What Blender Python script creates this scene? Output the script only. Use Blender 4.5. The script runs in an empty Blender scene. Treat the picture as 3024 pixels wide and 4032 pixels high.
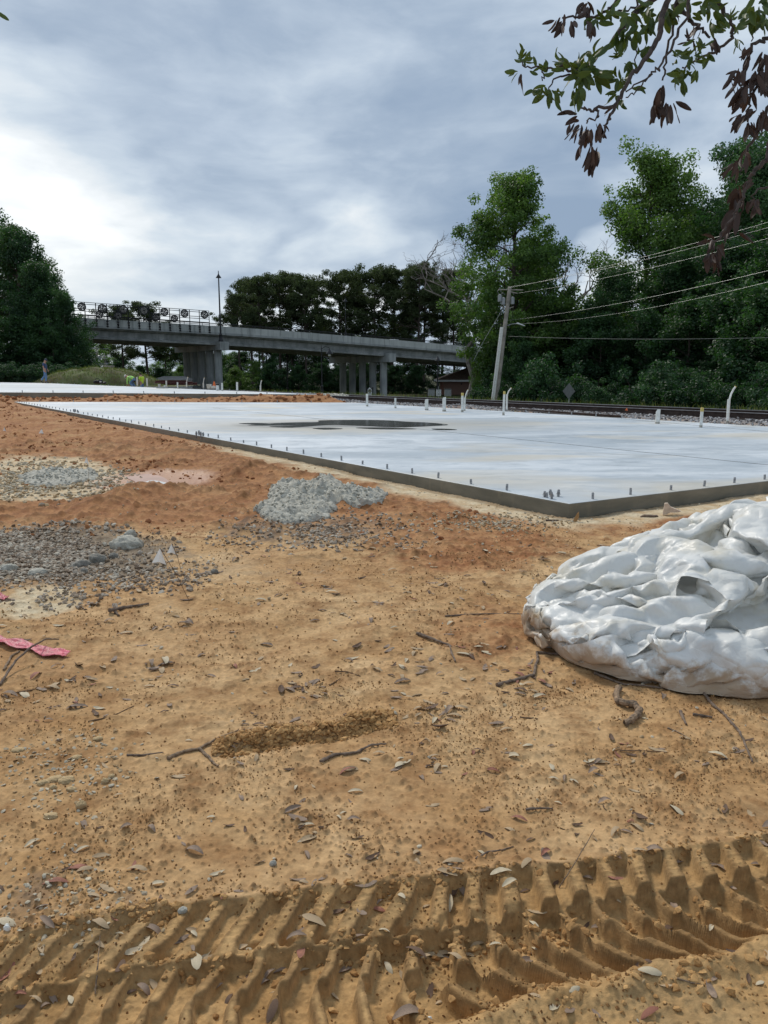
import bpy, math, random
import numpy as np
from math import sin, cos, pi, atan, atan2, sqrt, radians
from mathutils import Vector, Matrix

# ---------------------------------------------------------------- camera, sky, sun, exposure
sc = bpy.context.scene
COL = sc.collection
CZ, FPX, PITCH = 1.1, 3000.0, atan((2016 - 1470) / 3000.0)
SP, CP = sin(PITCH), cos(PITCH)
cam_d = bpy.data.cameras.new('camera'); cam = bpy.data.objects.new('camera', cam_d); COL.objects.link(cam)
cam.location = (0, 0, CZ); cam.rotation_euler = (pi / 2 - PITCH, 0, 0)
cam_d.sensor_fit = 'VERTICAL'; cam_d.sensor_height = 24; cam_d.lens = 24 * FPX / 4032
cam_d.clip_start = 0.05; cam_d.clip_end = 6000
sc.camera = cam
sc.render.resolution_x, sc.render.resolution_y = 768, 1024
sc.view_settings.view_transform = 'Standard'; sc.view_settings.look = 'None'
sc.view_settings.gamma = 1.0; sc.view_settings.use_curve_mapping = False
sc.view_settings.exposure = 0.60

SUN_EL, SUN_AZ = radians(46), radians(-28)      # azimuth from +Y towards +X
sd = bpy.data.lights.new('sun', 'SUN'); sd.energy = 1.5; sd.angle = radians(11); sd.color = (1.0, 0.94, 0.85)
sun = bpy.data.objects.new('sun', sd); COL.objects.link(sun)
sun.rotation_euler = Vector((-sin(SUN_AZ) * cos(SUN_EL), -cos(SUN_AZ) * cos(SUN_EL), -sin(SUN_EL))).to_track_quat('-Z', 'Y').to_euler()


def ray(px, py):
    cx = (px - 1512) / FPX; cy = -(py - 2016) / FPX
    return cx, cy * SP + CP, cy * CP - SP


def at(px, py, Y):
    """world point seen at photo pixel (px, py) at forward distance Y"""
    r = ray(px, py); t = Y / r[1]
    return Vector((r[0] * t, Y, CZ + r[2] * t))


def gd(px, py, z=0.0):
    """world point seen at photo pixel on the level z"""
    r = ray(px, py); t = (z - CZ) / r[2]
    return Vector((r[0] * t, r[1] * t, z))


def proj(x, y, z):
    """photo pixel of world points (arrays)"""
    dz = z - CZ
    w = y * CP - dz * SP
    v = y * SP + dz * CP
    return 1512 + FPX * x / w, 2016 - FPX * v / w


# ---------------------------------------------------------------- node helpers
class NT:
    def __init__(s, tree):
        s.t = tree; s.n = tree.nodes; s.l = tree.links

    def node(s, typ, **kw):
        n = s.n.new(typ)
        for k, v in kw.items():
            if k.startswith('_'):
                setattr(n, k[1:], v)
            else:
                k2 = int(k[1:]) if k[0] == 'i' and k[1:].isdigit() else k.replace('_', ' ')
                s.set(n, k2, v)
        return n

    def set(s, n, k, v):
        inp = n.inputs[k]
        if isinstance(v, bpy.types.NodeSocket):
            s.l.new(v, inp)
        else:
            if hasattr(inp.default_value, '__len__') and not isinstance(v, str):
                L = len(inp.default_value)
                v = tuple(v) + (1.0,) * (L - len(v)) if hasattr(v, '__len__') else (v,) * L
            inp.default_value = v

    def math(s, op, a, b=0.0, clamp=False):
        n = s.n.new('ShaderNodeMath'); n.operation = op; n.use_clamp = clamp
        s.set(n, 0, a); s.set(n, 1, b); return n.outputs[0]

    def vmath(s, op, a, b=(0, 0, 0)):
        n = s.n.new('ShaderNodeVectorMath'); n.operation = op
        s.set(n, 0, a); s.set(n, 1, b)
        return n.outputs['Value'] if op in ('DOT_PRODUCT', 'LENGTH', 'DISTANCE') else n.outputs[0]

    def noise(s, vec, scale, detail=4, rough=0.55, dist=0.0, w=None):
        n = s.n.new('ShaderNodeTexNoise')
        if w is not None:
            n.noise_dimensions = '4D'; n.inputs['W'].default_value = w
        if vec is not None: s.l.new(vec, n.inputs['Vector'])
        n.inputs['Scale'].default_value = scale; n.inputs['Detail'].default_value = detail
        n.inputs['Roughness'].default_value = rough; n.inputs['Distortion'].default_value = dist
        return n.outputs[0]

    def mapr(s, v, a, b, c=0.0, d=1.0, smooth=False):
        n = s.n.new('ShaderNodeMapRange')
        if smooth: n.interpolation_type = 'SMOOTHSTEP'
        s.set(n, 0, v)
        for i, q in enumerate((a, b, c, d)): n.inputs[i + 1].default_value = q
        return n.outputs[0]

    def mix(s, f, a, b, mode='MIX'):
        n = s.n.new('ShaderNodeMix'); n.data_type = 'RGBA'; n.blend_type = mode
        s.set(n, 0, f)
        for k, v in ((6, a), (7, b)):
            if isinstance(v, bpy.types.NodeSocket): s.l.new(v, n.inputs[k])
            else: n.inputs[k].default_value = tuple(v) + (1.0,) * (4 - len(v))
        return n.outputs[2]

    def scalev(s, vec, sx, sy, sz):
        return s.vmath('MULTIPLY', vec, (sx, sy, sz))


def mat_new(name):
    m = bpy.data.materials.new(name); m.use_nodes = True
    t = NT(m.node_tree)
    for n in list(t.n): t.n.remove(n)
    out = t.n.new('ShaderNodeOutputMaterial')
    b = t.n.new('ShaderNodeBsdfPrincipled'); t.l.new(b.outputs[0], out.inputs[0])
    return m, t, b, out


def simple(name, col, rough=0.7, var=0.15, scale=8.0, metal=0.0, bump=0.0, col2=None, spec=0.4, coord='Object', bscale=None, dist=0.01):
    m, t, b, out = mat_new(name)
    tc = t.n.new('ShaderNodeTexCoord').outputs[coord]
    nz = t.noise(tc, scale, 5, 0.6)
    c2 = col2 or tuple(max(0, c * (1 - 2 * var)) for c in col)
    c1 = tuple(min(1, c * (1 + var)) for c in col)
    colr = t.mix(t.mapr(nz, 0.32, 0.68), c1, c2)
    t.l.new(colr, b.inputs['Base Color'])
    b.inputs['Roughness'].default_value = rough; b.inputs['Metallic'].default_value = metal
    b.inputs['Specular IOR Level'].default_value = spec
    if bump:
        bn = t.n.new('ShaderNodeBump'); bn.inputs['Strength'].default_value = bump; bn.inputs['Distance'].default_value = dist
        t.l.new(t.noise(tc, bscale or scale * 6, 4, 0.6), bn.inputs['Height']); t.l.new(bn.outputs[0], b.inputs['Normal'])
    return m


# ---------------------------------------------------------------- world: hazy nishita sky behind a broken deck of rain clouds
def build_world():
    w = bpy.data.worlds.new('World'); sc.world = w; w.use_nodes = True
    t = NT(w.node_tree)
    for n in list(t.n): t.n.remove(n)
    out = t.n.new('ShaderNodeOutputWorld')
    sky = t.n.new('ShaderNodeTexSky'); sky.sky_type = 'NISHITA'; sky.sun_disc = False
    sky.sun_elevation = SUN_EL; sky.sun_rotation = SUN_AZ; sky.air_density = 1.2; sky.dust_density = 2.0
    bg1 = t.node('ShaderNodeBackground', Color=sky.outputs[0], Strength=0.09)
    d = t.vmath('NORMALIZE', t.n.new('ShaderNodeTexCoord').outputs['Generated'])
    sep = t.n.new('ShaderNodeSeparateXYZ'); t.l.new(d, sep.inputs[0])
    z = t.math('MAXIMUM', sep.outputs[2], 0.0)
    den = t.math('ADD', z, 0.22)
    comb = t.n.new('ShaderNodeCombineXYZ')
    t.l.new(t.math('DIVIDE', sep.outputs[0], den), comb.inputs[0]); t.l.new(t.math('DIVIDE', sep.outputs[1], den), comb.inputs[1])
    p = comb.outputs[0]
    # warp
    wn = t.n.new('ShaderNodeTexNoise'); t.l.new(p, wn.inputs[0]); wn.inputs['Scale'].default_value = 1.3; wn.inputs['Detail'].default_value = 3
    pw = t.vmath('ADD', p, t.vmath('SCALE', t.vmath('SUBTRACT', wn.outputs['Color'], (0.5, 0.5, 0.5))))
    pw.node.inputs[1].links[0].from_node.inputs['Scale'].default_value = 0.5
    n1 = t.noise(pw, 1.5, 5, 0.5, 0.0)
    n2 = t.noise(t.scalev(t.vmath('ADD', d, t.vmath('MULTIPLY', t.vmath('SUBTRACT', wn.outputs['Color'], (0.5, 0.5, 0.5)), (0.25, 0.25, 0.10))), 1, 1, 2.6), 4.2, 8, 0.58, 0.0)
    n3 = t.noise(pw, 0.6, 3, 0.5)
    dw = t.vmath('ADD', d, t.vmath('MULTIPLY', t.vmath('SUBTRACT', wn.outputs['Color'], (0.5, 0.5, 0.5)), (0.5, 0.5, 0.34)))
    dwn = t.vmath('NORMALIZE', dw)

    def blob(px, py, rad, amp, sharp=0.0):
        v = Vector(ray(px, py)).normalized()
        c = t.vmath('DOT_PRODUCT', dwn, tuple(v))
        return t.mapr(c, cos(radians(rad)), cos(radians(rad * sharp)), 0.0, amp, True)
    val = t.math('MULTIPLY_ADD', n1, 1.15); val.node.inputs[2].default_value = -0.13
    val = t.math('ADD', val, t.math('MULTIPLY', t.math('SUBTRACT', n2, 0.5), 0.95))
    for a in BLOBS:
        val = t.math('ADD', val, blob(*a))
    # brighter broken edge of the deck towards the horizon
    val = t.math('ADD', val, t.mapr(z, 0.26, 0.06, 0.0, 0.10, True))
    cr = t.n.new('ShaderNodeValToRGB'); t.l.new(val, cr.inputs[0])
    e = cr.color_ramp.elements
    e[0].position = 0.18; e[0].color = (0.25, 0.335, 0.46, 1)
    e[1].position = 0.97; e[1].color = (0.90, 0.93, 0.95, 1)
    for pos, c in ((0.36, (0.33, 0.415, 0.53)), (0.52, (0.44, 0.525, 0.63)), (0.66, (0.56, 0.64, 0.72)), (0.80, (0.71, 0.76, 0.80))):
        k = cr.color_ramp.elements.new(pos); k.color = c + (1,)
    bg2 = t.node('ShaderNodeBackground', Color=cr.outputs[0], Strength=0.75)
    mx = t.n.new('ShaderNodeMixShader')
    t.l.new(t.mapr(n3, 0.25, 0.45, 0.80, 0.97), mx.inputs[0])
    t.l.new(bg1.outputs[0], mx.inputs[1]); t.l.new(bg2.outputs[0], mx.inputs[2])
    t.l.new(mx.outputs[0], out.inputs[0])


BLOBS = [(90, 540, 7, 0.18), (350, 740, 6, 0.08), (200, 900, 11, 0.15), (650, 1000, 9, 0.27), (1000, 640, 6, 0.12),
         (1350, 1060, 6, 0.30), (1250, 420, 10, 0.10), (450, 40, 12, 0.08), (2350, 350, 13, 0.20), (2350, 1200, 5, 0.30),
         (500, 380, 14, -0.10), (1750, 820, 12, -0.17), (950, 800, 9, -0.12), (2250, 760, 11, -0.12), (2200, 950, 9, -0.10),
         (1950, 200, 9, -0.06), (1700, 1120, 4, 0.12)]
build_world()


# ---------------------------------------------------------------- numpy noise
def _h(ix, iy, s):
    n = (ix.astype(np.int64) * 374761393 + iy.astype(np.int64) * 668265263 + s * 974711) & 0xffffffff
    n = ((n ^ (n >> 13)) * 1274126177) & 0xffffffff
    n = (n ^ (n >> 16)) & 0xffffffff
    return n


def _hf(ix, iy, s): return _h(ix, iy, s).astype(np.float64) / 4294967295.0


def vn(x, y, s=0):
    """gradient noise, about -1..1"""
    ix = np.floor(x); iy = np.floor(y); fx = x - ix; fy = y - iy
    u = fx * fx * fx * (fx * (fx * 6 - 15) + 10); v = fy * fy * fy * (fy * (fy * 6 - 15) + 10)
    def g(dx, dy):
        a = _hf(ix + dx, iy + dy, s) * 2 * pi
        return np.cos(a) * (fx - dx) + np.sin(a) * (fy - dy)
    return 1.45 * ((g(0, 0) * (1 - u) + g(1, 0) * u) * (1 - v) + (g(0, 1) * (1 - u) + g(1, 1) * u) * v)


def fbm(x, y, o=4, s=0, gain=0.5):
    r = 0; a = 1.0; t = 0
    for k in range(o):
        r = r + a * vn(x * 2 ** k + 17.3 * k, y * 2 ** k - 9.1 * k, s + k); t += a; a *= gain
    return r / t


def worley(x, y, s=0):
    """distance to nearest feature, distance to second, id"""
    ix = np.floor(x); iy = np.floor(y)
    f1 = np.full(x.shape, 9.0); f2 = np.full(x.shape, 9.0); idd = np.zeros(x.shape)
    for dx in (-1, 0, 1):
        for dy in (-1, 0, 1):
            cx = ix + dx; cy = iy + dy
            d = np.hypot(cx + _hf(cx, cy, s) - x, cy + _hf(cx, cy, s + 7) - y)
            nid = _hf(cx, cy, s + 13)
            m = d < f1
            f2 = np.where(m, f1, np.minimum(f2, d)); idd = np.where(m, nid, idd); f1 = np.where(m, d, f1)
    return f1, f2, idd


def sst(a, b, x):
    t = np.clip((x - a) / (b - a), 0, 1); return t * t * (3 - 2 * t)


def poly_sd(x, y, pts):
    """signed distance to a closed polygon, negative inside"""
    d = np.full(np.shape(x), 1e9); inside = np.zeros(np.shape(x), bool)
    n = len(pts)
    for i in range(n):
        ax, ay = pts[i][0], pts[i][1]; bx, by = pts[(i + 1) % n][0], pts[(i + 1) % n][1]
        ex, ey = bx - ax, by - ay
        t = np.clip(((x - ax) * ex + (y - ay) * ey) / (ex * ex + ey * ey), 0, 1)
        d = np.minimum(d, np.hypot(x - ax - t * ex, y - ay - t * ey))
        c = ((ay > y) != (by > y)) & (x < (bx - ax) * (y - ay) / ((by - ay) if by != ay else 1e-9) + ax)
        inside ^= c
    return np.where(inside, -d, d)


# ---------------------------------------------------------------- object helpers
def tag(o, label=None, cat=None, group=None, kind=None):
    if label: o['label'] = label
    if cat: o['category'] = cat
    if group: o['group'] = group
    if kind: o['kind'] = kind
    return o


def empty(name, loc=(0, 0, 0), rz=0.0, label=None, cat=None, group=None):
    o = bpy.data.objects.new(name, None); COL.objects.link(o); o.location = loc; o.rotation_euler = (0, 0, rz)
    o.empty_display_size = 0.1
    return tag(o, label, cat, group)


def children_of(o): return list(o.children)


def copy_tree(o, parent=None):
    c = o.copy(); COL.objects.link(c)
    if parent is not None: c.parent = parent
    for ch in list(o.children): copy_tree(ch, c)
    return c


def np_mesh(name, verts, faces, mat=None, parent=None, smooth=False, mats=None, midx=None, uv=None):
    """faces: (n,k) int array with constant k, or list of such arrays"""
    me = bpy.data.meshes.new(name)
    V = np.asarray(verts, dtype=np.float32).reshape(-1, 3)
    if not isinstance(faces, list): faces = [faces]
    faces = [np.asarray(f, dtype=np.int32) for f in faces if len(f)]
    me.vertices.add(len(V)); me.vertices.foreach_set('co', V.ravel())
    idx = np.concatenate([f.ravel() for f in faces]); tot = np.concatenate([np.full(len(f), f.shape[1], np.int32) for f in faces])
    st = np.concatenate([[0], np.cumsum(tot)[:-1]]).astype(np.int32)
    me.loops.add(len(idx)); me.loops.foreach_set('vertex_index', idx)
    me.polygons.add(len(tot)); me.polygons.foreach_set('loop_start', st); me.polygons.foreach_set('loop_total', tot)
    if midx is not None: me.polygons.foreach_set('material_index', np.asarray(midx, np.int32))
    me.polygons.foreach_set('use_smooth', np.full(len(tot), smooth))
    me.update(calc_edges=True); me.validate()
    for m in (mats or ([mat] if mat else [])): me.materials.append(m)
    o = bpy.data.objects.new(name, me); COL.objects.link(o)
    if parent is not None: o.parent = parent
    return o


def add_attr(o, name, arr, dim=4):
    me = o.data
    if dim == 4:
        a = me.attributes.new(name, 'FLOAT_COLOR', 'POINT'); a.data.foreach_set('color', np.asarray(arr, np.float32).ravel())
    else:
        a = me.attributes.new(name, 'FLOAT', 'POINT'); a.data.foreach_set('value', np.asarray(arr, np.float32).ravel())


class MB:
    """collects shapes; build() links them as one mesh object"""
    def __init__(s): s.v = []; s.f = []; s.n = 0

    def add(s, V, F):
        V = np.asarray(V, float).reshape(-1, 3)
        for f in F: s.f.append([i + s.n for i in f])
        s.v.append(V); s.n += len(V); return s

    def box(s, c, d, rz=0.0, rx=0.0, ry=0.0):
        M = Matrix.Rotation(rz, 3, 'Z') @ Matrix.Rotation(ry, 3, 'Y') @ Matrix.Rotation(rx, 3, 'X')
        V = [M @ Vector((x * d[0] / 2, y * d[1] / 2, z * d[2] / 2)) + Vector(c) for x in (-1, 1) for y in (-1, 1) for z in (-1, 1)]
        return s.add([tuple(v) for v in V], [(0, 1, 3, 2), (4, 6, 7, 5), (0, 4, 5, 1), (2, 3, 7, 6), (0, 2, 6, 4), (1, 5, 7, 3)])

    def prism(s, pts, z0, z1):
        """vertical prism of a plan polygon; z0/z1 numbers or lists"""
        n = len(pts)
        z0 = z0 if hasattr(z0, '__len__') else [z0] * n; z1 = z1 if hasattr(z1, '__len__') else [z1] * n
        V = [(p[0], p[1], z0[i]) for i, p in enumerate(pts)] + [(p[0], p[1], z1[i]) for i, p in enumerate(pts)]
        F = [tuple(range(n))[::-1], tuple(range(n, 2 * n))] + [(i, (i + 1) % n, n + (i + 1) % n, n + i) for i in range(n)]
        return s.add(V, F)

    def tube(s, path, rad, n=8, cap=True, squash=1.0):
        P = [Vector(p) for p in path]
        R = rad if hasattr(rad, '__len__') else [rad] * len(P)
        V = []; up = None
        for i, p in enumerate(P):
            t = (P[min(i + 1, len(P) - 1)] - P[max(i - 1, 0)])
            if t.length < 1e-9: t = Vector((0, 0, 1))
            t.normalize()
            if up is None:
                up = Vector((0, 0, 1)) if abs(t.z) < 0.9 else Vector((1, 0, 0))
                a = t.cross(up).normalized()
            else:
                a = (a - t * a.dot(t))
                if a.length < 1e-6: a = t.orthogonal()
                a.normalize()
            b = t.cross(a)
            for k in range(n):
                th = 2 * pi * k / n
                V.append(tuple(p + (a * cos(th) + b * sin(th) * squash) * R[i]))
        F = []
        for i in range(len(P) - 1):
            for k in range(n):
                F.append((i * n + k, i * n + (k + 1) % n, (i + 1) * n + (k + 1) % n, (i + 1) * n + k))
        if cap:
            F.append(tuple(range(n))[::-1]); F.append(tuple((len(P) - 1) * n + k for k in range(n)))
        return s.add(V, F)

    def lathe(s, prof, n=16, c=(0, 0, 0)):
        V = []; F = []
        for r, z in prof:
            for k in range(n):
                V.append((c[0] + r * cos(2 * pi * k / n), c[1] + r * sin(2 * pi * k / n), c[2] + z))
        for i in range(len(prof) - 1):
            for k in range(n):
                F.append((i * n + k, i * n + (k + 1) % n, (i + 1) * n + (k + 1) % n, (i + 1) * n + k))
        F.append(tuple(range(n))[::-1]); F.append(tuple((len(prof) - 1) * n + k for k in range(n)))
        return s.add(V, F)

    def xf(s, M):
        s.v = [np.array([tuple(M @ Vector(p)) for p in V]) for V in s.v]; return s

    def build(s, name, mat, parent=None, smooth=False, bevel=0.0):
        me = bpy.data.meshes.new(name)
        me.from_pydata([tuple(p) for V in s.v for p in V], [], s.f); me.update()
        if mat: me.materials.append(mat)
        me.polygons.foreach_set('use_smooth', [smooth] * len(me.polygons))
        o = bpy.data.objects.new(name, me); COL.objects.link(o)
        if parent is not None: o.parent = parent
        if bevel:
            b = o.modifiers.new('bevel', 'BEVEL'); b.width = bevel; b.segments = 2; b.limit_method = 'ANGLE'
        if smooth:
            try: me.set_sharp_from_angle(angle=radians(40))
            except Exception: pass
        return o
# ---------------------------------------------------------------- layout of the site (plan, metres)
SLAB_Z = 0.11
R0 = np.array([9.4, 19.0]); TD = np.array([-0.608, 0.794]); TN = np.array([0.794, 0.608])   # near rail: a point, direction, outward normal
A_ = gd(55, 1582, SLAB_Z); B_ = gd(1397, 1585, SLAB_Z); C_ = gd(2242, 1983, SLAB_Z); E3 = gd(3024, 1893, SLAB_Z); D3 = gd(3024, 1679, SLAB_Z)


def isect(p, d, q, e):
    k = (q - p); den = d.x * e.y - d.y * e.x; t = (k.x * e.y - k.y * e.x) / den
    return p + d * t


D_ = isect(B_, D3 - B_, C_, E3 - C_)
NEAR = [(v.x, v.y) for v in (A_, C_, D_, B_)]
T_ = at(1266, 1553, 28.5)
F0 = at(-500, 1541, 28.9); G0 = at(-500, 1497, 66.0); M0 = at(180, 1508.5, 57.0)
FAR = [(v.x, v.y) for v in (F0, T_, M0, G0)]
FARZ = [v.z for v in (F0, T_, M0, G0)]
_A = np.array([[v.x, v.y, 1.0] for v in (F0, T_, M0, G0)]); FARP = np.linalg.lstsq(_A, np.array(FARZ), rcond=None)[0]


def farz(x, y): return FARP[0] * x + FARP[1] * y + FARP[2]


def on_far(px, py):
    r = ray(px, py)
    t = (FARP[2] - CZ) / (r[2] - FARP[0] * r[0] - FARP[1] * r[1])
    return Vector((r[0] * t, r[1] * t, CZ + r[2] * t))


# tyre tracks: upper edge of the pressed band, in photo pixels on level ground
UPX = [(-900, 4010), (-300, 3800), (180, 3660), (640, 3580), (1090, 3520), (1460, 3480), (1820, 3450), (2100, 3415), (2450, 3365), (2740, 3330), (3024, 3285), (3600, 3200)]
UW = np.array([tuple(gd(*p))[:2] for p in UPX])
TP = 0.077


def track_h(x, y):
    yu = np.interp(x, UW[:, 0], UW[:, 1])
    w1 = 0.022 * fbm(x * 5, y * 5, 2, 50); w2 = 0.012 * fbm(x * 9, y * 9, 2, 51)
    t = yu - y + w2                                    # metres towards the camera from the upper edge
    s = x + w1
    h = np.zeros_like(x); pr = np.zeros_like(x)

    def lug(s, t, T0, T1, k, wid, bend, off, curve):
        """recesses between T0 and T1 of one row of lugs"""
        u = np.clip((t - T0) / (T1 - T0), 0, 1.3)
        c = s / TP - off - bend * u - curve * u * u
        f = np.abs(c - np.round(c))
        side = sst(wid + 0.07, wid - 0.06, f)
        ends = sst(-0.003, 0.012, t - T0) * sst(T1 + 0.010, T1 - 0.012, t + 0.0)
        return side * ends
    jit = 0.5 + 0.5 * _hf(np.floor(s / TP), np.zeros_like(s), 77)
    # first pass: band 0..0.19
    band1 = sst(-0.008, 0.010, t) * sst(0.60, 0.50, t)
    right = sst(-0.05, 0.25, x)
    a = lug(s, t, 0.0, 0.135, TP, 0.245, -0.60 + 0.55 * right, 0.1, 0.0)
    a2 = lug(s, t, 0.105, 0.155, TP, 0.20, -0.2, 0.62, 0.0)
    h1 = -0.004 * band1 - (0.026 + 0.008 * jit) * a * (t < 0.17) - 0.016 * a2
    # second pass, shifted towards the camera
    edge2 = 0.150 - 0.055 * sst(0.0, 0.45, x)
    t2 = t - edge2
    len2 = 0.235 - 0.02 * right
    m2 = sst(0.0, 0.012, t2)
    b = lug(s, t2, 0.0, len2 * 0.62, TP, 0.33, -0.45 + 0.55 * right, 0.37, 0.5 * right)
    b2 = lug(s, t2, len2 * 0.40, len2, TP, 0.33, 0.25 + 0.55 * right, 0.85, 0.55 * right)
    c_ = np.maximum(b, b2)
    h2 = -0.018 - 0.012 * right - 0.036 * c_
    # the second pass pushed rounded ridges up between its lugs
    h2 = h2 + 0.012 * (1 - c_) * sst(0.03, 0.12, t2)
    hh = h1 * (1 - m2) + h2 * m2
    # lower edge berm
    lo = edge2 + len2 + 0.03 + 0.02 * fbm(x * 6, y * 6, 2, 53) - 0.05 * sst(0.55, 0.9, x)
    low_on = 1.0
    k = sst(lo - 0.02, lo + 0.02, t)
    rim = np.exp(-((t - lo - 0.015) / 0.035) ** 2) * (0.022 + 0.012 * fbm(x * 20, y * 20, 3, 54))
    out = -0.006 + 0.012 * fbm(x * 3, y * 3, 3, 58)
    # left of the frame a third overlapped row carries on instead of clean ground
    b3 = lug(s, t - lo, 0.0, 0.17, TP, 0.30, -0.5, 0.2, 0.0)
    leftm = sst(0.10, -0.12, x)
    h3 = -0.014 - 0.026 * b3
    below = out * (1 - leftm) + h3 * leftm
    hh = hh * (1 - k) + below * k + rim * (1 - 0.7 * leftm)
    on = sst(-0.012, 0.004, t)
    hh = hh * on
    # thin raised ticks on the bars of the first pass
    tick = (1 - a) * sst(0.01, 0.03, t) * sst(0.10, 0.08, t) * (1 - m2)
    hh = hh + tick * 0.0022 * sst(0.6, 0.9, np.cos(t * 2 * pi / 0.016))
    # crust lip above the upper edge
    lip = np.exp(-((t + 0.012) / 0.016) ** 2) * (0.004 + 0.008 * np.clip(fbm(x * 16, y * 16, 3, 60), 0, 1))
    fade = 0.90 * (sst(-0.75, 0.25, x) * 0.45 + 0.55)
    rough = on * (0.0048 * fbm(x * 40, y * 40, 4, 61, .6) + 0.007 * np.clip(fbm(x * 14, y * 14, 3, 62) - 0.12, 0, 1) * 2)
    return hh * fade + lip + rough, on


def seg_bump(px, py, pts, w):
    d = np.full(px.shape, 1e9)
    for (ax, ay), (bx, by) in zip(pts[:-1], pts[1:]):
        ex, ey = bx - ax, by - ay
        t = np.clip(((px - ax) * ex + (py - ay) * ey) / (ex * ex + ey * ey), 0, 1)
        d = np.minimum(d, np.hypot(px - ax - t * ex, py - ay - t * ey))
    return np.exp(-(d / w) ** 2)


def wseg(x, y, pixpts, w):
    return seg_bump(x, y, [tuple(gd(*p))[:2] for p in pixpts], w)


def ell(px, py, cx, cy, rx, ry, e=0.35):
    r = np.sqrt(((px - cx) / rx) ** 2 + ((py - cy) / ry) ** 2)
    return sst(1 + e, 1 - e, r)


def qcoord(x, y): return (x - R0[0]) * TN[0] + (y - R0[1]) * TN[1]


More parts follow.
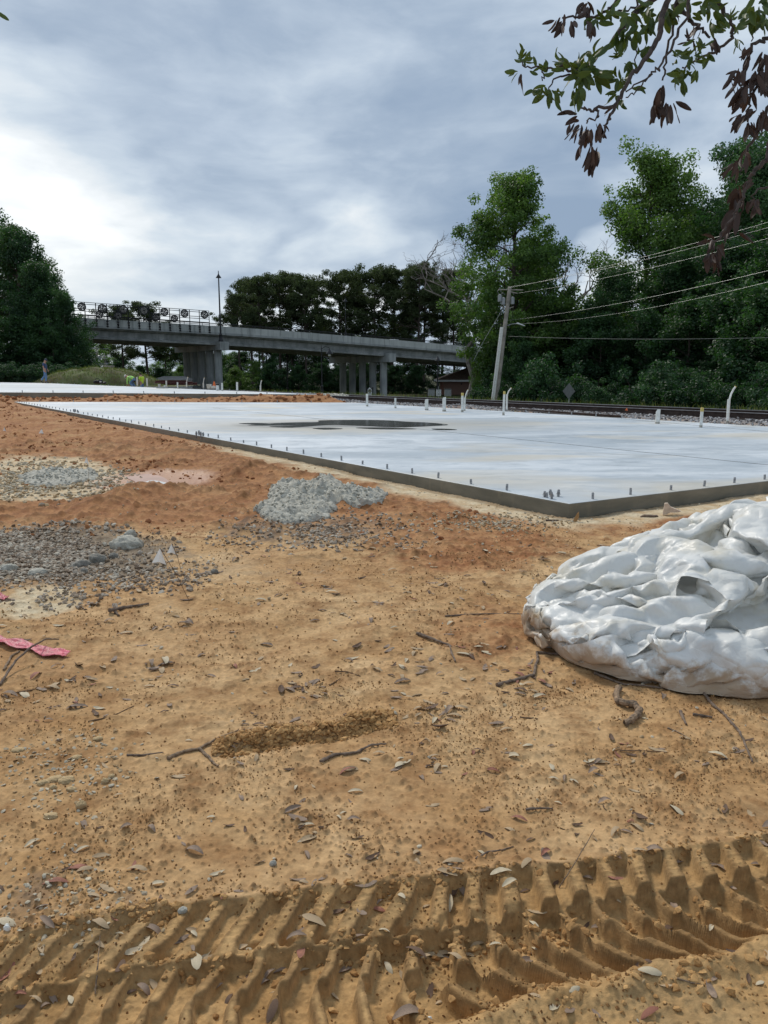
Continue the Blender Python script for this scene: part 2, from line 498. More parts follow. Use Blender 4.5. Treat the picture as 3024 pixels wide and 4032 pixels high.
def terrain(x, y, fine=True, masks=False):
    x = np.asarray(x, float); y = np.asarray(y, float)
    q = qcoord(x, y)
    dn = poly_sd(x, y, NEAR); df = poly_sd(x, y, FAR)
    inner = sst(-3.0, -3.8, q)                          # site side of the track
    px, py = proj(x, np.maximum(y, 0.2), 0.0)
    wx = 200 * fbm(x * 1.3, y * 1.3, 5, 5, .62); wy = (26 + 60 * sst(2000, 2300, py)) * fbm(x * 1.3, y * 1.3, 5, 9, .62)
    far_w = sst(14, 28, y)
    # large shape
    z = 0.055 * sst(8, 22, y) + 0.02 * fbm(x * 0.35, y * 0.35, 3, 1) * sst(0.5, 3, y)
    zfar = farz(x, y) - 0.14
    z = z * (1 - sst(25, 31, y)) + zfar * sst(25, 31, y)
    zo = -0.16 - 0.65 * sst(3.0, 7.0, q) - 1.6 * sst(8, 60, q)
    # ballast shoulder under the rails
    bal = sst(-2.4, -0.75, q) * sst(4.0, 2.3, q)
    zo = zo * (1 - bal) + (-0.055) * bal
    z = z * inner + zo * (1 - inner)
    # red clay mask
    red = sst(2230, 1960, py + wy) * inner
    red = np.maximum(red, 0.75 * ell(px + wx, py + wy, 1850, 2150, 420, 110, 0.5))
    red = np.maximum(red, 0.55 * ell(px + wx, py + wy, 1950, 2480, 250, 130, 0.6))
    behind = sst(22, 25, y) * inner
    red = np.maximum(red, behind * 0.95)
    pale = np.maximum(ell(px + wx, py + wy, 170, 1880, 330, 85), ell(px + wx, py + wy, 110, 1935, 420, 40))
    pale = np.maximum(pale, 0.9 * ell(px + wx, py + wy, 130, 2370, 210, 65, 0.4))
    pale = np.maximum(pale, 0.45 * ell(px + wx, py + wy, 800, 2230, 300, 70, 0.6))
    pale = np.maximum(pale, 0.35 * ell(px + wx, py + wy, 1150, 2230, 330, 60, 0.7))
    strip = sst(0.75, 0.12, dn + 0.30 * fbm(x * 2.2, y * 2.2, 3, 22)) * (dn > -0.3) * sst(14.0, 9.5, y) * inner
    pale = np.maximum(pale, strip)
    grav = ell(px + wx, py + wy, 130, 2190, 560, 115, 0.4)
    grav = np.maximum(grav, 0.6 * ell(px + wx, py + wy, 1230, 2090, 380, 60, 0.5))
    grav = np.maximum(grav, 0.45 * ell(px + wx, py + wy, 230, 3560, 560, 190, 0.6))
    grass = (1 - inner) * sst(0.0, 0.3, fbm(x * 0.8, y * 0.8, 3, 31) + 0.15) * sst(-1.8, -2.6, q) + sst(2.5, 5.5, q)
    # mounds: ridge of clay along the left edge of the near slab, heap between the slabs, tumbled clay at the left
    m_e = wseg(x, y, [(-300, 1650), (250, 1665), (700, 1760), (1050, 1840)], 0.9) * 0.10
    m_e = m_e + wseg(x, y, [(560, 1940), (480, 2000), (420, 1985)], 0.30) * 0.11
    m_e = m_e + wseg(x, y, [(1150, 1880), (1400, 1895), (1500, 1925)], 0.16) * 0.05
    m_e = m_e + wseg(x, y, [(700, 1800), (950, 1850), (1150, 1905)], 0.22) * 0.06
    m_e = m_e + wseg(x, y, [(1150, 2300), (1700, 2330), (1950, 2380)], 0.3) * 0.015
    gap = sst(0.25, 1.1, dn) * sst(0.1, 0.9, df) * sst(25.2, 26.6, y) * inner * sst(34, 29.5, y)
    humps = np.clip(0.42 + 0.9 * fbm(x * 0.42, y * 0.42, 3, 40), 0, 1.0)
    tip = sst(1.6, -0.4, x)
    z = z + gap * humps * 0.27 * tip
    for hx, hy, hr, hh in ((1790, 1612, 0.9, .10), (2020, 1630, 0.9, .09), (1330, 1575, 1.6, .12)):
        c = gd(hx, hy, -0.1); z = z + hh * np.exp(-(((x - c.x) ** 2 + (y - c.y) ** 2) / hr ** 2)) * (dn > 0.2)
        red = np.maximum(red, np.exp(-(((x - c.x) ** 2 + (y - c.y) ** 2) / (hr * 1.2) ** 2)))
    z = z + m_e * inner * (0.7 + 0.6 * fbm(x * 1.2, y * 1.2, 3, 44))
    clear = sst(0.02, 0.7, dn) * sst(0.02, 0.5, df)
    if fine:
        rr = red * clear * inner * (1 - 0.8 * pale)
        b1 = fbm(x * 1.6, y * 1.6, 5, 70, 0.58); b2 = fbm(x * 4.3, y * 4.3, 4, 71, 0.6)
        clod = np.clip(0.55 - worley(x * 5.2 + 0.6 * b1, y * 5.2, 72)[0], 0, 1) * sst(0.0, 0.35, b1)
        clod2 = np.clip(0.5 - worley(x * 13, y * 13, 74)[0], 0, 1) * sst(-0.1, 0.3, b2)
        z = z + rr * (0.050 * b1 + 0.040 * np.abs(b2) + 0.10 * clod + 0.06 * clod2 + 0.020 * fbm(x * 14, y * 11, 3, 76, .65))
        fg = (1 - rr) * inner
        s1 = fbm(x * 1.3, y * 2.1, 4, 80); s2 = fbm(x * 6, y * 9, 4, 81, 0.6)
        crust = sst(0.08, 0.28, s2) * sst(-0.2, 0.25, s1)
        z = z + fg * (0.016 * s1 + 0.0045 * s2 + 0.006 * crust)
        # crumbs thrown up by rain, denser in patches
        near = sst(7.5, 5.0, y)
        wf, w2, wi = worley(x * 62 + 0.3 * s2, y * 62, 83)
        dens = sst(-0.25, 0.35, fbm(x * 2.3 + 3, y * 2.3, 3, 84))
        cr = np.clip(0.42 - wf, 0, 1) * (wi < 0.18 + 0.5 * dens)
        z = z + near * inner * 0.017 * cr * (1 - grav * 0.5)
        wf, w2, wi = worley(x * 25, y * 25, 86)
        z = z + near * 0.030 * np.clip(0.34 - wf, 0, 1) * (wi < 0.12 + 0.22 * dens)
        # grading ruts and the broken lip in the middle
        rut = np.sin((px * 0.35 + py) * 0.030 + 2.0 * fbm(x * 0.7, y * 0.7, 2, 88)) * sst(2950, 2500, py) * sst(2050, 2300, py)
        z = z + 0.006 * rut * inner
        # broken lip of clay: sheer face towards the camera
        lp = [(880, 2960), (1120, 2925), (1330, 2890), (1500, 2840)]
        lw = np.array([tuple(gd(*p))[:2] for p in lp])
        yl = np.interp(x, lw[:, 0], lw[:, 1]); dd = y - yl + 0.012 * fbm(x * 30, y * 30, 3, 90)
        al = sst(lw[0, 0] - 0.06, lw[0, 0] + 0.05, x) * sst(lw[-1, 0] + 0.09, lw[-1, 0] - 0.08, x)
        lip = sst(-0.006, 0.020, dd) * sst(0.17, 0.03, dd)
        z = z + al * lip * (0.022 + 0.012 * fbm(x * 12, y * 12, 3, 91) + 0.016 * np.clip(0.55 - worley(x * 40, y * 40, 93)[0], 0, 1))
        z = z - al * 0.010 * np.exp(-((dd + 0.02) / 0.03) ** 2)
        th, ton = track_h(x, y)
        tm = sst(2.3, 1.9, y)
        z = z * (1 - 0.6 * ton * tm) + th * tm
        # gravelly relief
        gg = fbm(x * 24, y * 24, 2, 95)
        z = z + grav * 0.012 * gg
        bb = np.clip(0.6 - worley(x * 9, y * 9, 96)[0], 0, 1) * bal
        z = z + bal * (0.05 * bb)
        z = z + pale * clear * 0.012 * fbm(x * 10, y * 10, 3, 97)
        z = z + behind * clear * (0.05 * fbm(x * 1.8, y * 1.8, 4, 98) + 0.1 * np.clip(0.5 - worley(x * 1.6, y * 1.6, 99)[0], 0, 1))
        z = z + (1 - inner) * 0.02 * fbm(x * 3, y * 3, 3, 101) * sst(-1.5, -3, q)
    # puddle basin
    pc = gd(600, 1893); pd = np.hypot((x - pc.x) / 0.50, (y - pc.y) / 0.62)
    z = z * (1 - sst(1.25, 0.8, pd)) + 0.0 * sst(1.25, 0.8, pd)
    # keep clear below the slabs and against their edges
    top = np.where(dn < 0.02, -0.10, 9.0); z = np.minimum(z, top)
    z = np.where((dn >= 0.02) & (dn < 0.7) & (y < 20), np.minimum(z, 0.02 + 0.09 * dn + 0.02 * fbm(x * 8, y * 8, 3, 111)), z)
    z = np.where(df < 0.02, np.minimum(z, farz(x, y) - 0.25), z)
    if not masks: return z
    wet = sst(1.5, 1.0, pd)
    brown = sst(2.2, 1.8, y) * track_h(x, y)[1]
    return z, red, pale, grav, np.clip(grass, 0, 1), wet, brown, bal


def tz(x, y): return float(terrain(np.array([x]), np.array([y]))[0])


def on_ground(px, py, it=2):
    """point of the real ground seen at a photo pixel"""
    z = 0.0
    for _ in range(it):
        p = gd(px, py, z); z = tz(p.x, p.y)
    return Vector((p.x, p.y, z))


# ---------------------------------------------------------------- ground material and sheet
def ground_material():
    m, t, b, out = mat_new('clay_ground')
    tc = t.n.new('ShaderNodeTexCoord').outputs['Object']
    at1 = t.node('ShaderNodeAttribute', _attribute_name='zone'); s1 = t.n.new('ShaderNodeSeparateColor'); t.l.new(at1.outputs['Color'], s1.inputs[0])
    at2 = t.node('ShaderNodeAttribute', _attribute_name='zone2'); s2 = t.n.new('ShaderNodeSeparateColor'); t.l.new(at2.outputs['Color'], s2.inputs[0])
    red, pale, grav = s1.outputs[0], s1.outputs[1], s1.outputs[2]
    grass, wet, brown = s2.outputs[0], s2.outputs[1], s2.outputs[2]
    cc = t.node('ShaderNodeAttribute', _attribute_name='rise').outputs['Fac']
    nb = t.noise(tc, 1.6, 6, 0.62); nm = t.noise(tc, 7.0, 6, 0.65); nf = t.noise(tc, 60.0, 5, 0.7); ng = t.noise(tc, 300.0, 3, 0.7)
    sand = t.mix(t.mapr(nb, 0.35, 0.65), (0.60, 0.395, 0.200), (0.44, 0.255, 0.108))
    sand = t.mix(t.mapr(nm, 0.46, 0.68, 0, 0.9), sand, (0.27, 0.135, 0.050))
    sand = t.mix(t.mapr(nm, 0.42, 0.25, 0, 0.6), sand, (0.62, 0.44, 0.25))
    n7 = t.noise(tc, 2.7, 5, 0.6)
    sand = t.mix(t.mapr(n7, 0.60, 0.72, 0, 0.35), sand, (0.33, 0.25, 0.13))
    sand = t.mix(t.mapr(t.noise(tc, 0.9, 6, 0.65), 0.48, 0.64, 0, 0.6), sand, (0.37, 0.190, 0.075))
    redc = t.mix(t.mapr(nm, 0.35, 0.68), (0.43, 0.21, 0.085), (0.25, 0.100, 0.038))
    redc = t.mix(t.mapr(nb, 0.50, 0.68, 0, 0.75), redc, (0.50, 0.29, 0.135))
    nred = t.math('ADD', red, t.math('MULTIPLY', t.math('SUBTRACT', nm, 0.5), 0.9))
    col = t.mix(t.mapr(nred, 0.3, 0.75), sand, redc)
    palec = t.mix(t.mapr(nm, 0.4, 0.65), (0.66, 0.56, 0.38), (0.52, 0.36, 0.19))
    palec = t.mix(t.mapr(nf, 0.55, 0.7, 0, 0.5), palec, (0.40, 0.38, 0.33))
    npal = t.math('ADD', pale, t.math('MULTIPLY', t.math('SUBTRACT', nm, 0.5), 1.1))
    col = t.mix(t.mapr(npal, 0.35, 0.75, 0, 0.9), col, palec)
    gravc = t.mix(t.mapr(nf, 0.35, 0.65), (0.33, 0.28, 0.21), (0.13, 0.10, 0.07))
    ngr = t.math('ADD', grav, t.math('MULTIPLY', t.math('SUBTRACT', nm, 0.5), 1.3))
    col = t.mix(t.mapr(ngr, 0.4, 0.85, 0, 0.85), col, gravc)
    brc = t.mix(t.mapr(nm, 0.3, 0.7), (0.52, 0.325, 0.140), (0.37, 0.215, 0.082))
    brc = t.mix(t.mapr(n7, 0.52, 0.66, 0, 0.5), brc, (0.30, 0.215, 0.11))
    col = t.mix(t.math('MULTIPLY', brown, 0.85), col, brc)
    ball = s2.outputs[2]
    at3 = t.node('ShaderNodeAttribute', _attribute_name='ballast').outputs['Fac']
    balc = t.mix(t.mapr(t.noise(tc, 22, 3, 0.6), 0.35, 0.65), (0.42, 0.40, 0.39), (0.14, 0.125, 0.12))
    balc = t.mix(t.mapr(nb, 0.5, 0.7, 0, 0.5), balc, (0.20, 0.14, 0.10))
    col = t.mix(at3, col, balc)
    grc = t.mix(t.mapr(nm, 0.35, 0.65), (0.060, 0.085, 0.028), (0.095, 0.075, 0.04))
    col = t.mix(grass, col, grc)
    # crumbs are darker, damper clay
    col = t.mix(t.mapr(cc, 0.0, 1.0, 0.0, 0.72), col, t.mix(0.62, col, (0.10, 0.045, 0.014)))
    fine = t.math('MULTIPLY', t.mapr(nf, 0.25, 0.75, 0.72, 1.22), t.mapr(t.noise(tc, 22, 5, 0.7), 0.3, 0.7, 0.80, 1.15))
    col = t.mix(1.0, col, t.node('ShaderNodeCombineColor', Red=fine, Green=fine, Blue=fine).outputs[0], 'MULTIPLY')
    col = t.mix(t.math('MULTIPLY', wet, 0.55), col, (0.42, 0.20, 0.11))
    t.l.new(col, b.inputs['Base Color'])
    t.l.new(t.mapr(wet, 0, 1, 0.93, 0.45), b.inputs['Roughness']); b.inputs['Specular IOR Level'].default_value = 0.25
    bn = t.n.new('ShaderNodeBump'); bn.inputs['Strength'].default_value = 0.55; bn.inputs['Distance'].default_value = 0.006
    hh = t.math('ADD', t.math('MULTIPLY', nf, 1.0), t.math('MULTIPLY', ng, 0.35))
    t.l.new(hh, bn.inputs['Height']); t.l.new(bn.outputs[0], b.inputs['Normal'])
    return m


def build_ground():
    # rows grow in step with distance, columns fan out; one sheet from the feet to the horizon
    ys = [0.45]
    while ys[-1] < 3500:
        yv = ys[-1]
        k = 0.0105 if yv < 1.0 else 0.0021 if yv < 1.75 else 0.0034 if yv < 5 else (0.0052 if yv < 14 else 0.0075 if yv < 40 else 0.03 if yv < 200 else 0.12)
        ys.append(yv + yv * k)
    ys = np.array(ys)
    du = 0.00175
    us = list(np.arange(0, 0.56, du))
    while us[-1] < 9: us.append(us[-1] + (max(du, (us[-1] - 0.52) * 0.022) if us[-1] < 1.0 else (us[-1] - 0.93) * 0.16))
    us = np.array(us); us = np.concatenate([-us[:0:-1], us])
    U, Y = np.meshgrid(us, ys)
    X = U * (Y + 0.18)
    Z, red, pale, grav, grass, wet, brown, bal = terrain(X, Y, True, True)
    Z = np.where(Y > 200, Z * 0 - 2.5, Z)
    # how far each crumb stands proud of its surroundings
    k = 4
    pad = np.pad(Z, k, mode='edge'); cs = np.cumsum(np.cumsum(np.pad(pad, ((1, 0), (1, 0))), 0), 1)
    n = 2 * k + 1
    mean = (cs[n:, n:] - cs[:-n, n:] - cs[n:, :-n] + cs[:-n, :-n]) / (n * n)
    rise = np.clip((Z - mean) / (0.0035 + 0.0008 * Y) - 0.1, 0, 1) * (Y < 12)
    ny, nx = Z.shape
    V = np.stack([X, Y, Z], -1).reshape(-1, 3)
    i = (np.arange(ny - 1)[:, None] * nx + np.arange(nx - 1)[None, :]).ravel()
    F = np.stack([i, i + 1, i + nx + 1, i + nx], 1)
    o = np_mesh('ground', V, F, ground_material(), smooth=True)
    o['kind'] = 'structure'
    one = np.ones(V.shape[0])
    add_attr(o, 'zone', np.stack([red.ravel(), pale.ravel(), grav.ravel(), one], -1))
    add_attr(o, 'zone2', np.stack([grass.ravel(), wet.ravel(), brown.ravel(), one], -1))
    add_attr(o, 'rise', rise.ravel(), 1); add_attr(o, 'ballast', bal.ravel(), 1)
    print('ground faces', len(F))
    return o


build_ground()


# ---------------------------------------------------------------- slabs
def slab_material(name='slab_concrete'):
    m, t, b, out = mat_new(name)
    g = t.n.new('ShaderNodeNewGeometry'); tc = g.outputs['Position']
    n1 = t.noise(t.scalev(tc, 0.22, 0.5, 1), 1.0, 6, 0.6, 0.4)
    n2 = t.noise(t.scalev(tc, 0.9, 2.2, 1), 1.0, 7, 0.7, 0.6)
    n3 = t.noise(t.scalev(tc, 5, 14, 1), 1.0, 5, 0.6)
    n4 = t.noise(t.scalev(tc, 0.35, 0.8, 1), 1.0, 3, 0.5, 0.8, w=3.0)
    c = t.mix(t.mapr(n1, 0.38, 0.60), (0.66, 0.70, 0.73), (0.38, 0.435, 0.48))
    c = t.mix(t.mapr(n2, 0.50, 0.66, 0, 0.85), c, (0.30, 0.345, 0.38))
    c = t.mix(t.mapr(n2, 0.42, 0.28, 0, 0.55), c, (0.78, 0.80, 0.80))
    n5 = t.noise(t.scalev(tc, 2.2, 4.0, 1), 1.0, 7, 0.72, 0.8)
    c = t.mix(t.mapr(n5, 0.50, 0.66, 0, 0.55), c, (0.36, 0.42, 0.47))
    c = t.mix(t.mapr(n5, 0.44, 0.32, 0, 0.5), c, (0.76, 0.77, 0.75))
    c = t.mix(t.mapr(n4, 0.53, 0.66, 0, 0.6), c, (0.60, 0.52, 0.38))
    c = t.mix(t.mapr(n3, 0.3, 0.75, 0.0, 0.28), c, (0.36, 0.40, 0.43))
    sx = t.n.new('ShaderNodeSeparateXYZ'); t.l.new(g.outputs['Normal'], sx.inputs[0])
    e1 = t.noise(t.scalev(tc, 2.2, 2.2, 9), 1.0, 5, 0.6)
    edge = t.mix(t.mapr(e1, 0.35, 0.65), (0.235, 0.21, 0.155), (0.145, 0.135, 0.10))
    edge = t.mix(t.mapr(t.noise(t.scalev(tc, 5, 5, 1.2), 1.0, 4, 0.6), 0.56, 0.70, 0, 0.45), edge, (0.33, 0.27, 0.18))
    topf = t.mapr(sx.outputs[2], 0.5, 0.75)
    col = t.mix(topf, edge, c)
    # damp ground stain: discoloured film round the standing water
    pc = gd(1330, 1672, SLAB_Z)
    dv = t.vmath('SUBTRACT', tc, (pc.x, pc.y, 0)); dv = t.vmath('MULTIPLY', dv, (0.24, 0.5, 0))
    dl = t.math('ADD', t.vmath('LENGTH', dv), t.math('MULTIPLY', t.math('SUBTRACT', n2, 0.5), 0.9))
    col = t.mix(t.mapr(dl, 1.3, 0.5, 0, 0.65), col, (0.36, 0.33, 0.265))
    col = t.mix(t.mapr(dl, 0.52, 0.36, 0, 0.7), col, (0.13, 0.13, 0.12))
    t.l.new(col, b.inputs['Base Color'])
    t.l.new(t.mapr(n2, 0.3, 0.7, 0.62, 0.42), b.inputs['Roughness'])
    bn = t.n.new('ShaderNodeBump'); bn.inputs['Strength'].default_value = 0.25; bn.inputs['Distance'].default_value = 0.004
    t.l.new(n3, bn.inputs['Height']); t.l.new(bn.outputs[0], b.inputs['Normal'])
    return m


M_slab = slab_material()
M_bolt = simple('galvanised_bolt', (0.33, 0.33, 0.33), 0.5, 0.25, 60, 0.5)
M_joint = simple('joint_dark', (0.15, 0.15, 0.15), 0.9, 0.2, 5)  # plain dark grey of the saw-cut joint strips
near = empty('concrete_slab', (C_.x, C_.y, 0), 0, 'large pale bluish concrete floor slab with standing water, nearest to the viewer', 'slab')
far = empty('concrete_slab', (T_.x, T_.y, 0), 0, 'second pale concrete slab lying beyond the red clay heap, with people on its far side', 'slab')


def local(o, pts): return [(p[0] - o.location.x, p[1] - o.location.y) for p in pts]


def tri_top(mb, pts, z0, z1): mb.prism(pts, z0, z1)


b = MB(); lp = local(near, NEAR); b.prism(lp, -0.18, SLAB_Z); b.build('slab_body', M_slab, near, bevel=0.008)
b = MB(); b.prism(local(far, FAR), [z - 0.35 for z in FARZ], FARZ); b.build('slab_body', M_slab, far, bevel=0.008)
# saw-cut joints
for (p, q) in (((600, 1576.5), (3700, 1901)), ((1960, 1606), (3024, 1700))):
    a = gd(p[0], p[1], SLAB_Z); c = gd(q[0], q[1], SLAB_Z)
    if p[0] == 600: a = gd(640, 1592, SLAB_Z); c = a + (gd(3024, 1831, SLAB_Z) - gd(1684, 1693, SLAB_Z)).normalized() * 22.4; a = gd(3024, 1831, SLAB_Z) - (gd(3024, 1831, SLAB_Z) - gd(1684, 1693, SLAB_Z)).normalized() * 16.8; c = gd(3024, 1831, SLAB_Z) + (gd(3024, 1831, SLAB_Z) - gd(1684, 1693, SLAB_Z)).normalized() * 2.2
    dx = (c - a).normalized(); nn = Vector((-dx.y, dx.x, 0)) * (0.007 if p[0] == 600 else 0.010)
    V = [a + nn, a - nn, c - nn, c + nn]
    MB().prism(local(near, [(v.x, v.y) for v in V]), SLAB_Z - 0.02, SLAB_Z + 0.0025).build('control_joint', M_joint, near)


# anchor bolts: rods with nut and washer cast along the edges
def bolt_mesh(nut=False, h=0.055):
    m = MB(); m.lathe([(0.0105, 0), (0.0105, h - 0.003), (0.008, h)], 8)
    if nut: m.lathe([(0.021, h * 0.42), (0.021, h * 0.46)], 10); m.lathe([(0.0135, h * 0.46), (0.0135, h * 0.74)], 6); m.lathe([(0.0075, -0.02), (0.0075, h)], 8)
    return m


bolt0 = None; nut0 = None


def place_bolt(par, x, y, z, nut=False, s=1.0, tilt=0.0):
    global bolt0, nut0
    src = nut0 if nut else bolt0
    if src is None:
        o = bolt_mesh(nut).build('anchor_bolt', M_bolt, par, True)
        if nut: nut0 = o
        else: bolt0 = o
    else:
        o = src.copy(); COL.objects.link(o); o.parent = par
    o.location = (x - par.location.x, y - par.location.y, z - 0.006); o.scale = (s, s, s * random.uniform(0.85, 1.15))
    o.rotation_euler = (random.uniform(-1, 1) * 0.06, random.uniform(-1, 1) * 0.06 + tilt, random.random() * 3)
    return o


random.seed(4)


def along(a, b2, inset, n0, step, par, zf, other, skip=0.0, s=1.0):
    d = (b2 - a); L = d.length; d.normalize(); nn = Vector((-d.y, d.x, 0))
    if nn.dot(other - a) < 0: nn = -nn
    k = n0
    while k < L - 0.1:
        p = a + d * (k + random.uniform(-.03, .03)) + nn * inset
        place_bolt(par, p.x, p.y, zf(p.x, p.y), s=s); k += step


flat = lambda x, y: SLAB_Z
along(C_, A_, 0.07, 0.32, 0.46, near, flat, D_, s=1.0)
along(C_, D_, 0.07, 0.34, 0.44, near, flat, A_)
along(A_, B_, 0.09, 1.0, 1.2, near, flat, C_, s=1.3)
along(B_, D_, 0.09, 0.8, 0.75, near, flat, C_, s=1.3)
along(F0, T_, 0.09, 1.0, 1.15, far, farz, M0, s=1.6)
along(T_, M0, 0.09, 0.6, 1.3, far, farz, F0, s=1.5)
for px, py in ((2145, 1957), (2166, 1949), (2173, 1964), (2198, 1955)):
    p = gd(px, py, SLAB_Z); place_bolt(near, p.x, p.y, SLAB_Z, True)
for px, py in ((773, 1716), (784, 1713), (791, 1718), (800, 1717)):
    p = gd(px, py, SLAB_Z); place_bolt(near, p.x, p.y, SLAB_Z, True, 1.3)
for px, py in ((290, 1621), (297, 1622), (306, 1624)):
    p = gd(px, py, SLAB_Z); place_bolt(near, p.x, p.y, SLAB_Z, True, 1.4)
near['kind'] = 'thing'; far['kind'] = 'thing'
# ---------------------------------------------------------------- shared materials
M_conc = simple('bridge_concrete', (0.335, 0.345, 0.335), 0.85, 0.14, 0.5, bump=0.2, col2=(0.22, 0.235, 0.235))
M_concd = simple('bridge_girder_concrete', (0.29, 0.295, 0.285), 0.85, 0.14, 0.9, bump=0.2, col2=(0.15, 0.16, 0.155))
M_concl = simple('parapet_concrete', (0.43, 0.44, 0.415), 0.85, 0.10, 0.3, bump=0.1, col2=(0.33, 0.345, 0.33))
M_iron = simple('black_painted_iron', (0.012, 0.012, 0.014), 0.45, 0.2, 5)
M_tan = simple('emblem_bronze', (0.30, 0.27, 0.25), 0.6, 0.2, 5)
M_rail = simple('rusty_rail_steel', (0.070, 0.047, 0.038), 0.65, 0.25, 6, 0.3)
M_railtop = simple('polished_railhead', (0.32, 0.30, 0.29), 0.35, 0.15, 8, 0.8)
M_tie = simple('creosote_timber', (0.075, 0.055, 0.042), 0.9, 0.25, 12)
M_pvc = simple('white_pvc', (0.78, 0.78, 0.74), 0.4, 0.06, 12, col2=(0.62, 0.60, 0.53))
M_pvcd = simple('mud_splashed_pvc', (0.50, 0.47, 0.40), 0.7, 0.25, 40, col2=(0.22, 0.20, 0.17))
M_capy = simple('yellow_cap', (0.60, 0.46, 0.14), 0.6, 0.1, 20)
M_black = simple('black_rubber', (0.012, 0.012, 0.012), 0.6, 0.2, 20)
M_wood = simple('weathered_pole_wood', (0.36, 0.32, 0.27), 0.9, 0.2, 3, bump=0.3, col2=(0.22, 0.20, 0.17))
M_white = simple('white_paint', (0.75, 0.76, 0.76), 0.5, 0.06, 4)
M_grey = simple('grey_metal', (0.30, 0.31, 0.31), 0.5, 0.1, 6, 0.3)
M_wire = simple('aluminium_wire', (0.22, 0.235, 0.225), 0.45, 0.1, 2, 0.4)


# ---------------------------------------------------------------- railway
def railway():
    root = empty('railway_track', (R0[0], R0[1], -0.05), 0, 'rusty single railway track on grey ballast passing behind the slabs', 'railway')
    th = atan2(TD[1], TD[0])
    def P(s, q, z): v = R0 + TD * s + TN * q; return (v[0] - R0[0], v[1] - R0[1], z)
    for q in (0, 1.435):
        m = MB()
        prof = [(-0.07, 0), (0.07, 0), (0.07, 0.012), (0.012, 0.03), (0.010, 0.125), (0.036, 0.135), (0.036, 0.155), (-0.036, 0.155), (-0.036, 0.135), (-0.010, 0.125), (-0.012, 0.03), (-0.07, 0.012)]
        V = []; ss = np.arange(-26, 150, 8.0)
        for s in ss: V += [P(s, q + a, z + 0.012) for a, z in prof]
        n = len(prof); F = [(i * n + k, i * n + (k + 1) % n, (i + 1) * n + (k + 1) % n, (i + 1) * n + k) for i in range(len(ss) - 1) for k in range(n)]
        m.add(V, F); r = m.build('rail', M_rail, root)
        m = MB(); V = []
        for s in ss: V += [P(s, q + a, z + 0.012) for a, z in ((-0.034, 0.1565), (0.034, 0.1565), (0.030, 0.168), (-0.030, 0.168))]
        F = [(i * 4 + k, i * 4 + (k + 1) % 4, (i + 1) * 4 + (k + 1) % 4, (i + 1) * 4 + k) for i in range(len(ss) - 1) for k in range(4)]
        m.add(V, F).build('rail_head', M_railtop, r)
    tie = None
    for k in range(150):
        s = -14 + k * 0.54
        if tie is None:
            m = MB(); m.box((0, 0, -0.075), (0.23, 2.6, 0.17)); tie = m.build('sleeper', M_tie, root); o = tie
        else:
            o = tie.copy(); COL.objects.link(o)
        p = P(s, 0.7175, random.uniform(-0.004, 0.006)); o.location = p; o.rotation_euler = (0, 0, th + random.uniform(-.02, .02))
    # a second length of old rail lying on the site side of the ballast
    m = MB(); a = gd(1985, 1619, -0.08); c = gd(2440, 1652, -0.08)
    m.box(((a.x + c.x) / 2, (a.y + c.y) / 2, -0.03), ((c - a).length, 0.10, 0.12), atan2(c.y - a.y, c.x - a.x))
    tag(m.build('steel_beam', M_rail), 'dark steel beam lying on the ground between the slab edge and the ballast', 'beam')


railway()


def icosa(rng, flat=0.7):
    t = (1 + 5 ** 0.5) / 2
    V = np.array([(-1, t, 0), (1, t, 0), (-1, -t, 0), (1, -t, 0), (0, -1, t), (0, 1, t), (0, -1, -t), (0, 1, -t), (t, 0, -1), (t, 0, 1), (-t, 0, -1), (-t, 0, 1)], float) / 1.9
    F = np.array([(0, 11, 5), (0, 5, 1), (0, 1, 7), (0, 7, 10), (0, 10, 11), (1, 5, 9), (5, 11, 4), (11, 10, 2), (10, 7, 6), (7, 1, 8), (3, 9, 4), (3, 4, 2), (3, 2, 6), (3, 6, 8), (3, 8, 9), (4, 9, 5), (2, 4, 11), (6, 2, 10), (8, 6, 7), (9, 8, 1)])
    return V, F


def octa():
    V = np.array([(1, 0, 0), (-1, 0, 0), (0, 1, 0), (0, -1, 0), (0, 0, 1), (0, 0, -1)], float)
    F = np.array([(0, 2, 4), (2, 1, 4), (1, 3, 4), (3, 0, 4), (2, 0, 5), (1, 2, 5), (3, 1, 5), (0, 3, 5)])
    return V, F


def stones(name, pts, sizes, mat, seed=0, ico=True, flat=0.65, smooth=False, attr=True):
    """many small stones joined into one mass"""
    rng = np.random.default_rng(seed)
    V0, F0_ = icosa(rng) if ico else octa()
    n = len(pts); k = len(V0)
    ang = rng.random(n) * 2 * pi
    jit = 1 + rng.uniform(-0.32, 0.32, (n, k, 3))
    sc3 = np.stack([rng.uniform(0.75, 1.35, n), rng.uniform(0.75, 1.2, n), rng.uniform(0.5, 1.0, n) * flat * 1.3], -1)
    P = V0[None] * jit * sc3[:, None, :] * np.asarray(sizes)[:, None, None]
    tx, ty = rng.uniform(-.5, .5, n), rng.uniform(-.5, .5, n)
    P[:, :, 2] += P[:, :, 0] * tx[:, None] + P[:, :, 1] * ty[:, None]
    c, s = np.cos(ang)[:, None], np.sin(ang)[:, None]
    X = P[:, :, 0] * c - P[:, :, 1] * s; Y = P[:, :, 0] * s + P[:, :, 1] * c
    P = np.stack([X, Y, P[:, :, 2]], -1) + np.asarray(pts)[:, None, :]
    F = (F0_[None] + (np.arange(n) * k)[:, None, None]).reshape(-1, 3)
    o = np_mesh(name, P.reshape(-1, 3), F, mat, smooth=smooth)
    if attr: add_attr(o, 'tint', np.repeat(rng.random(n), k), 1)
    o['kind'] = 'stuff'
    return o


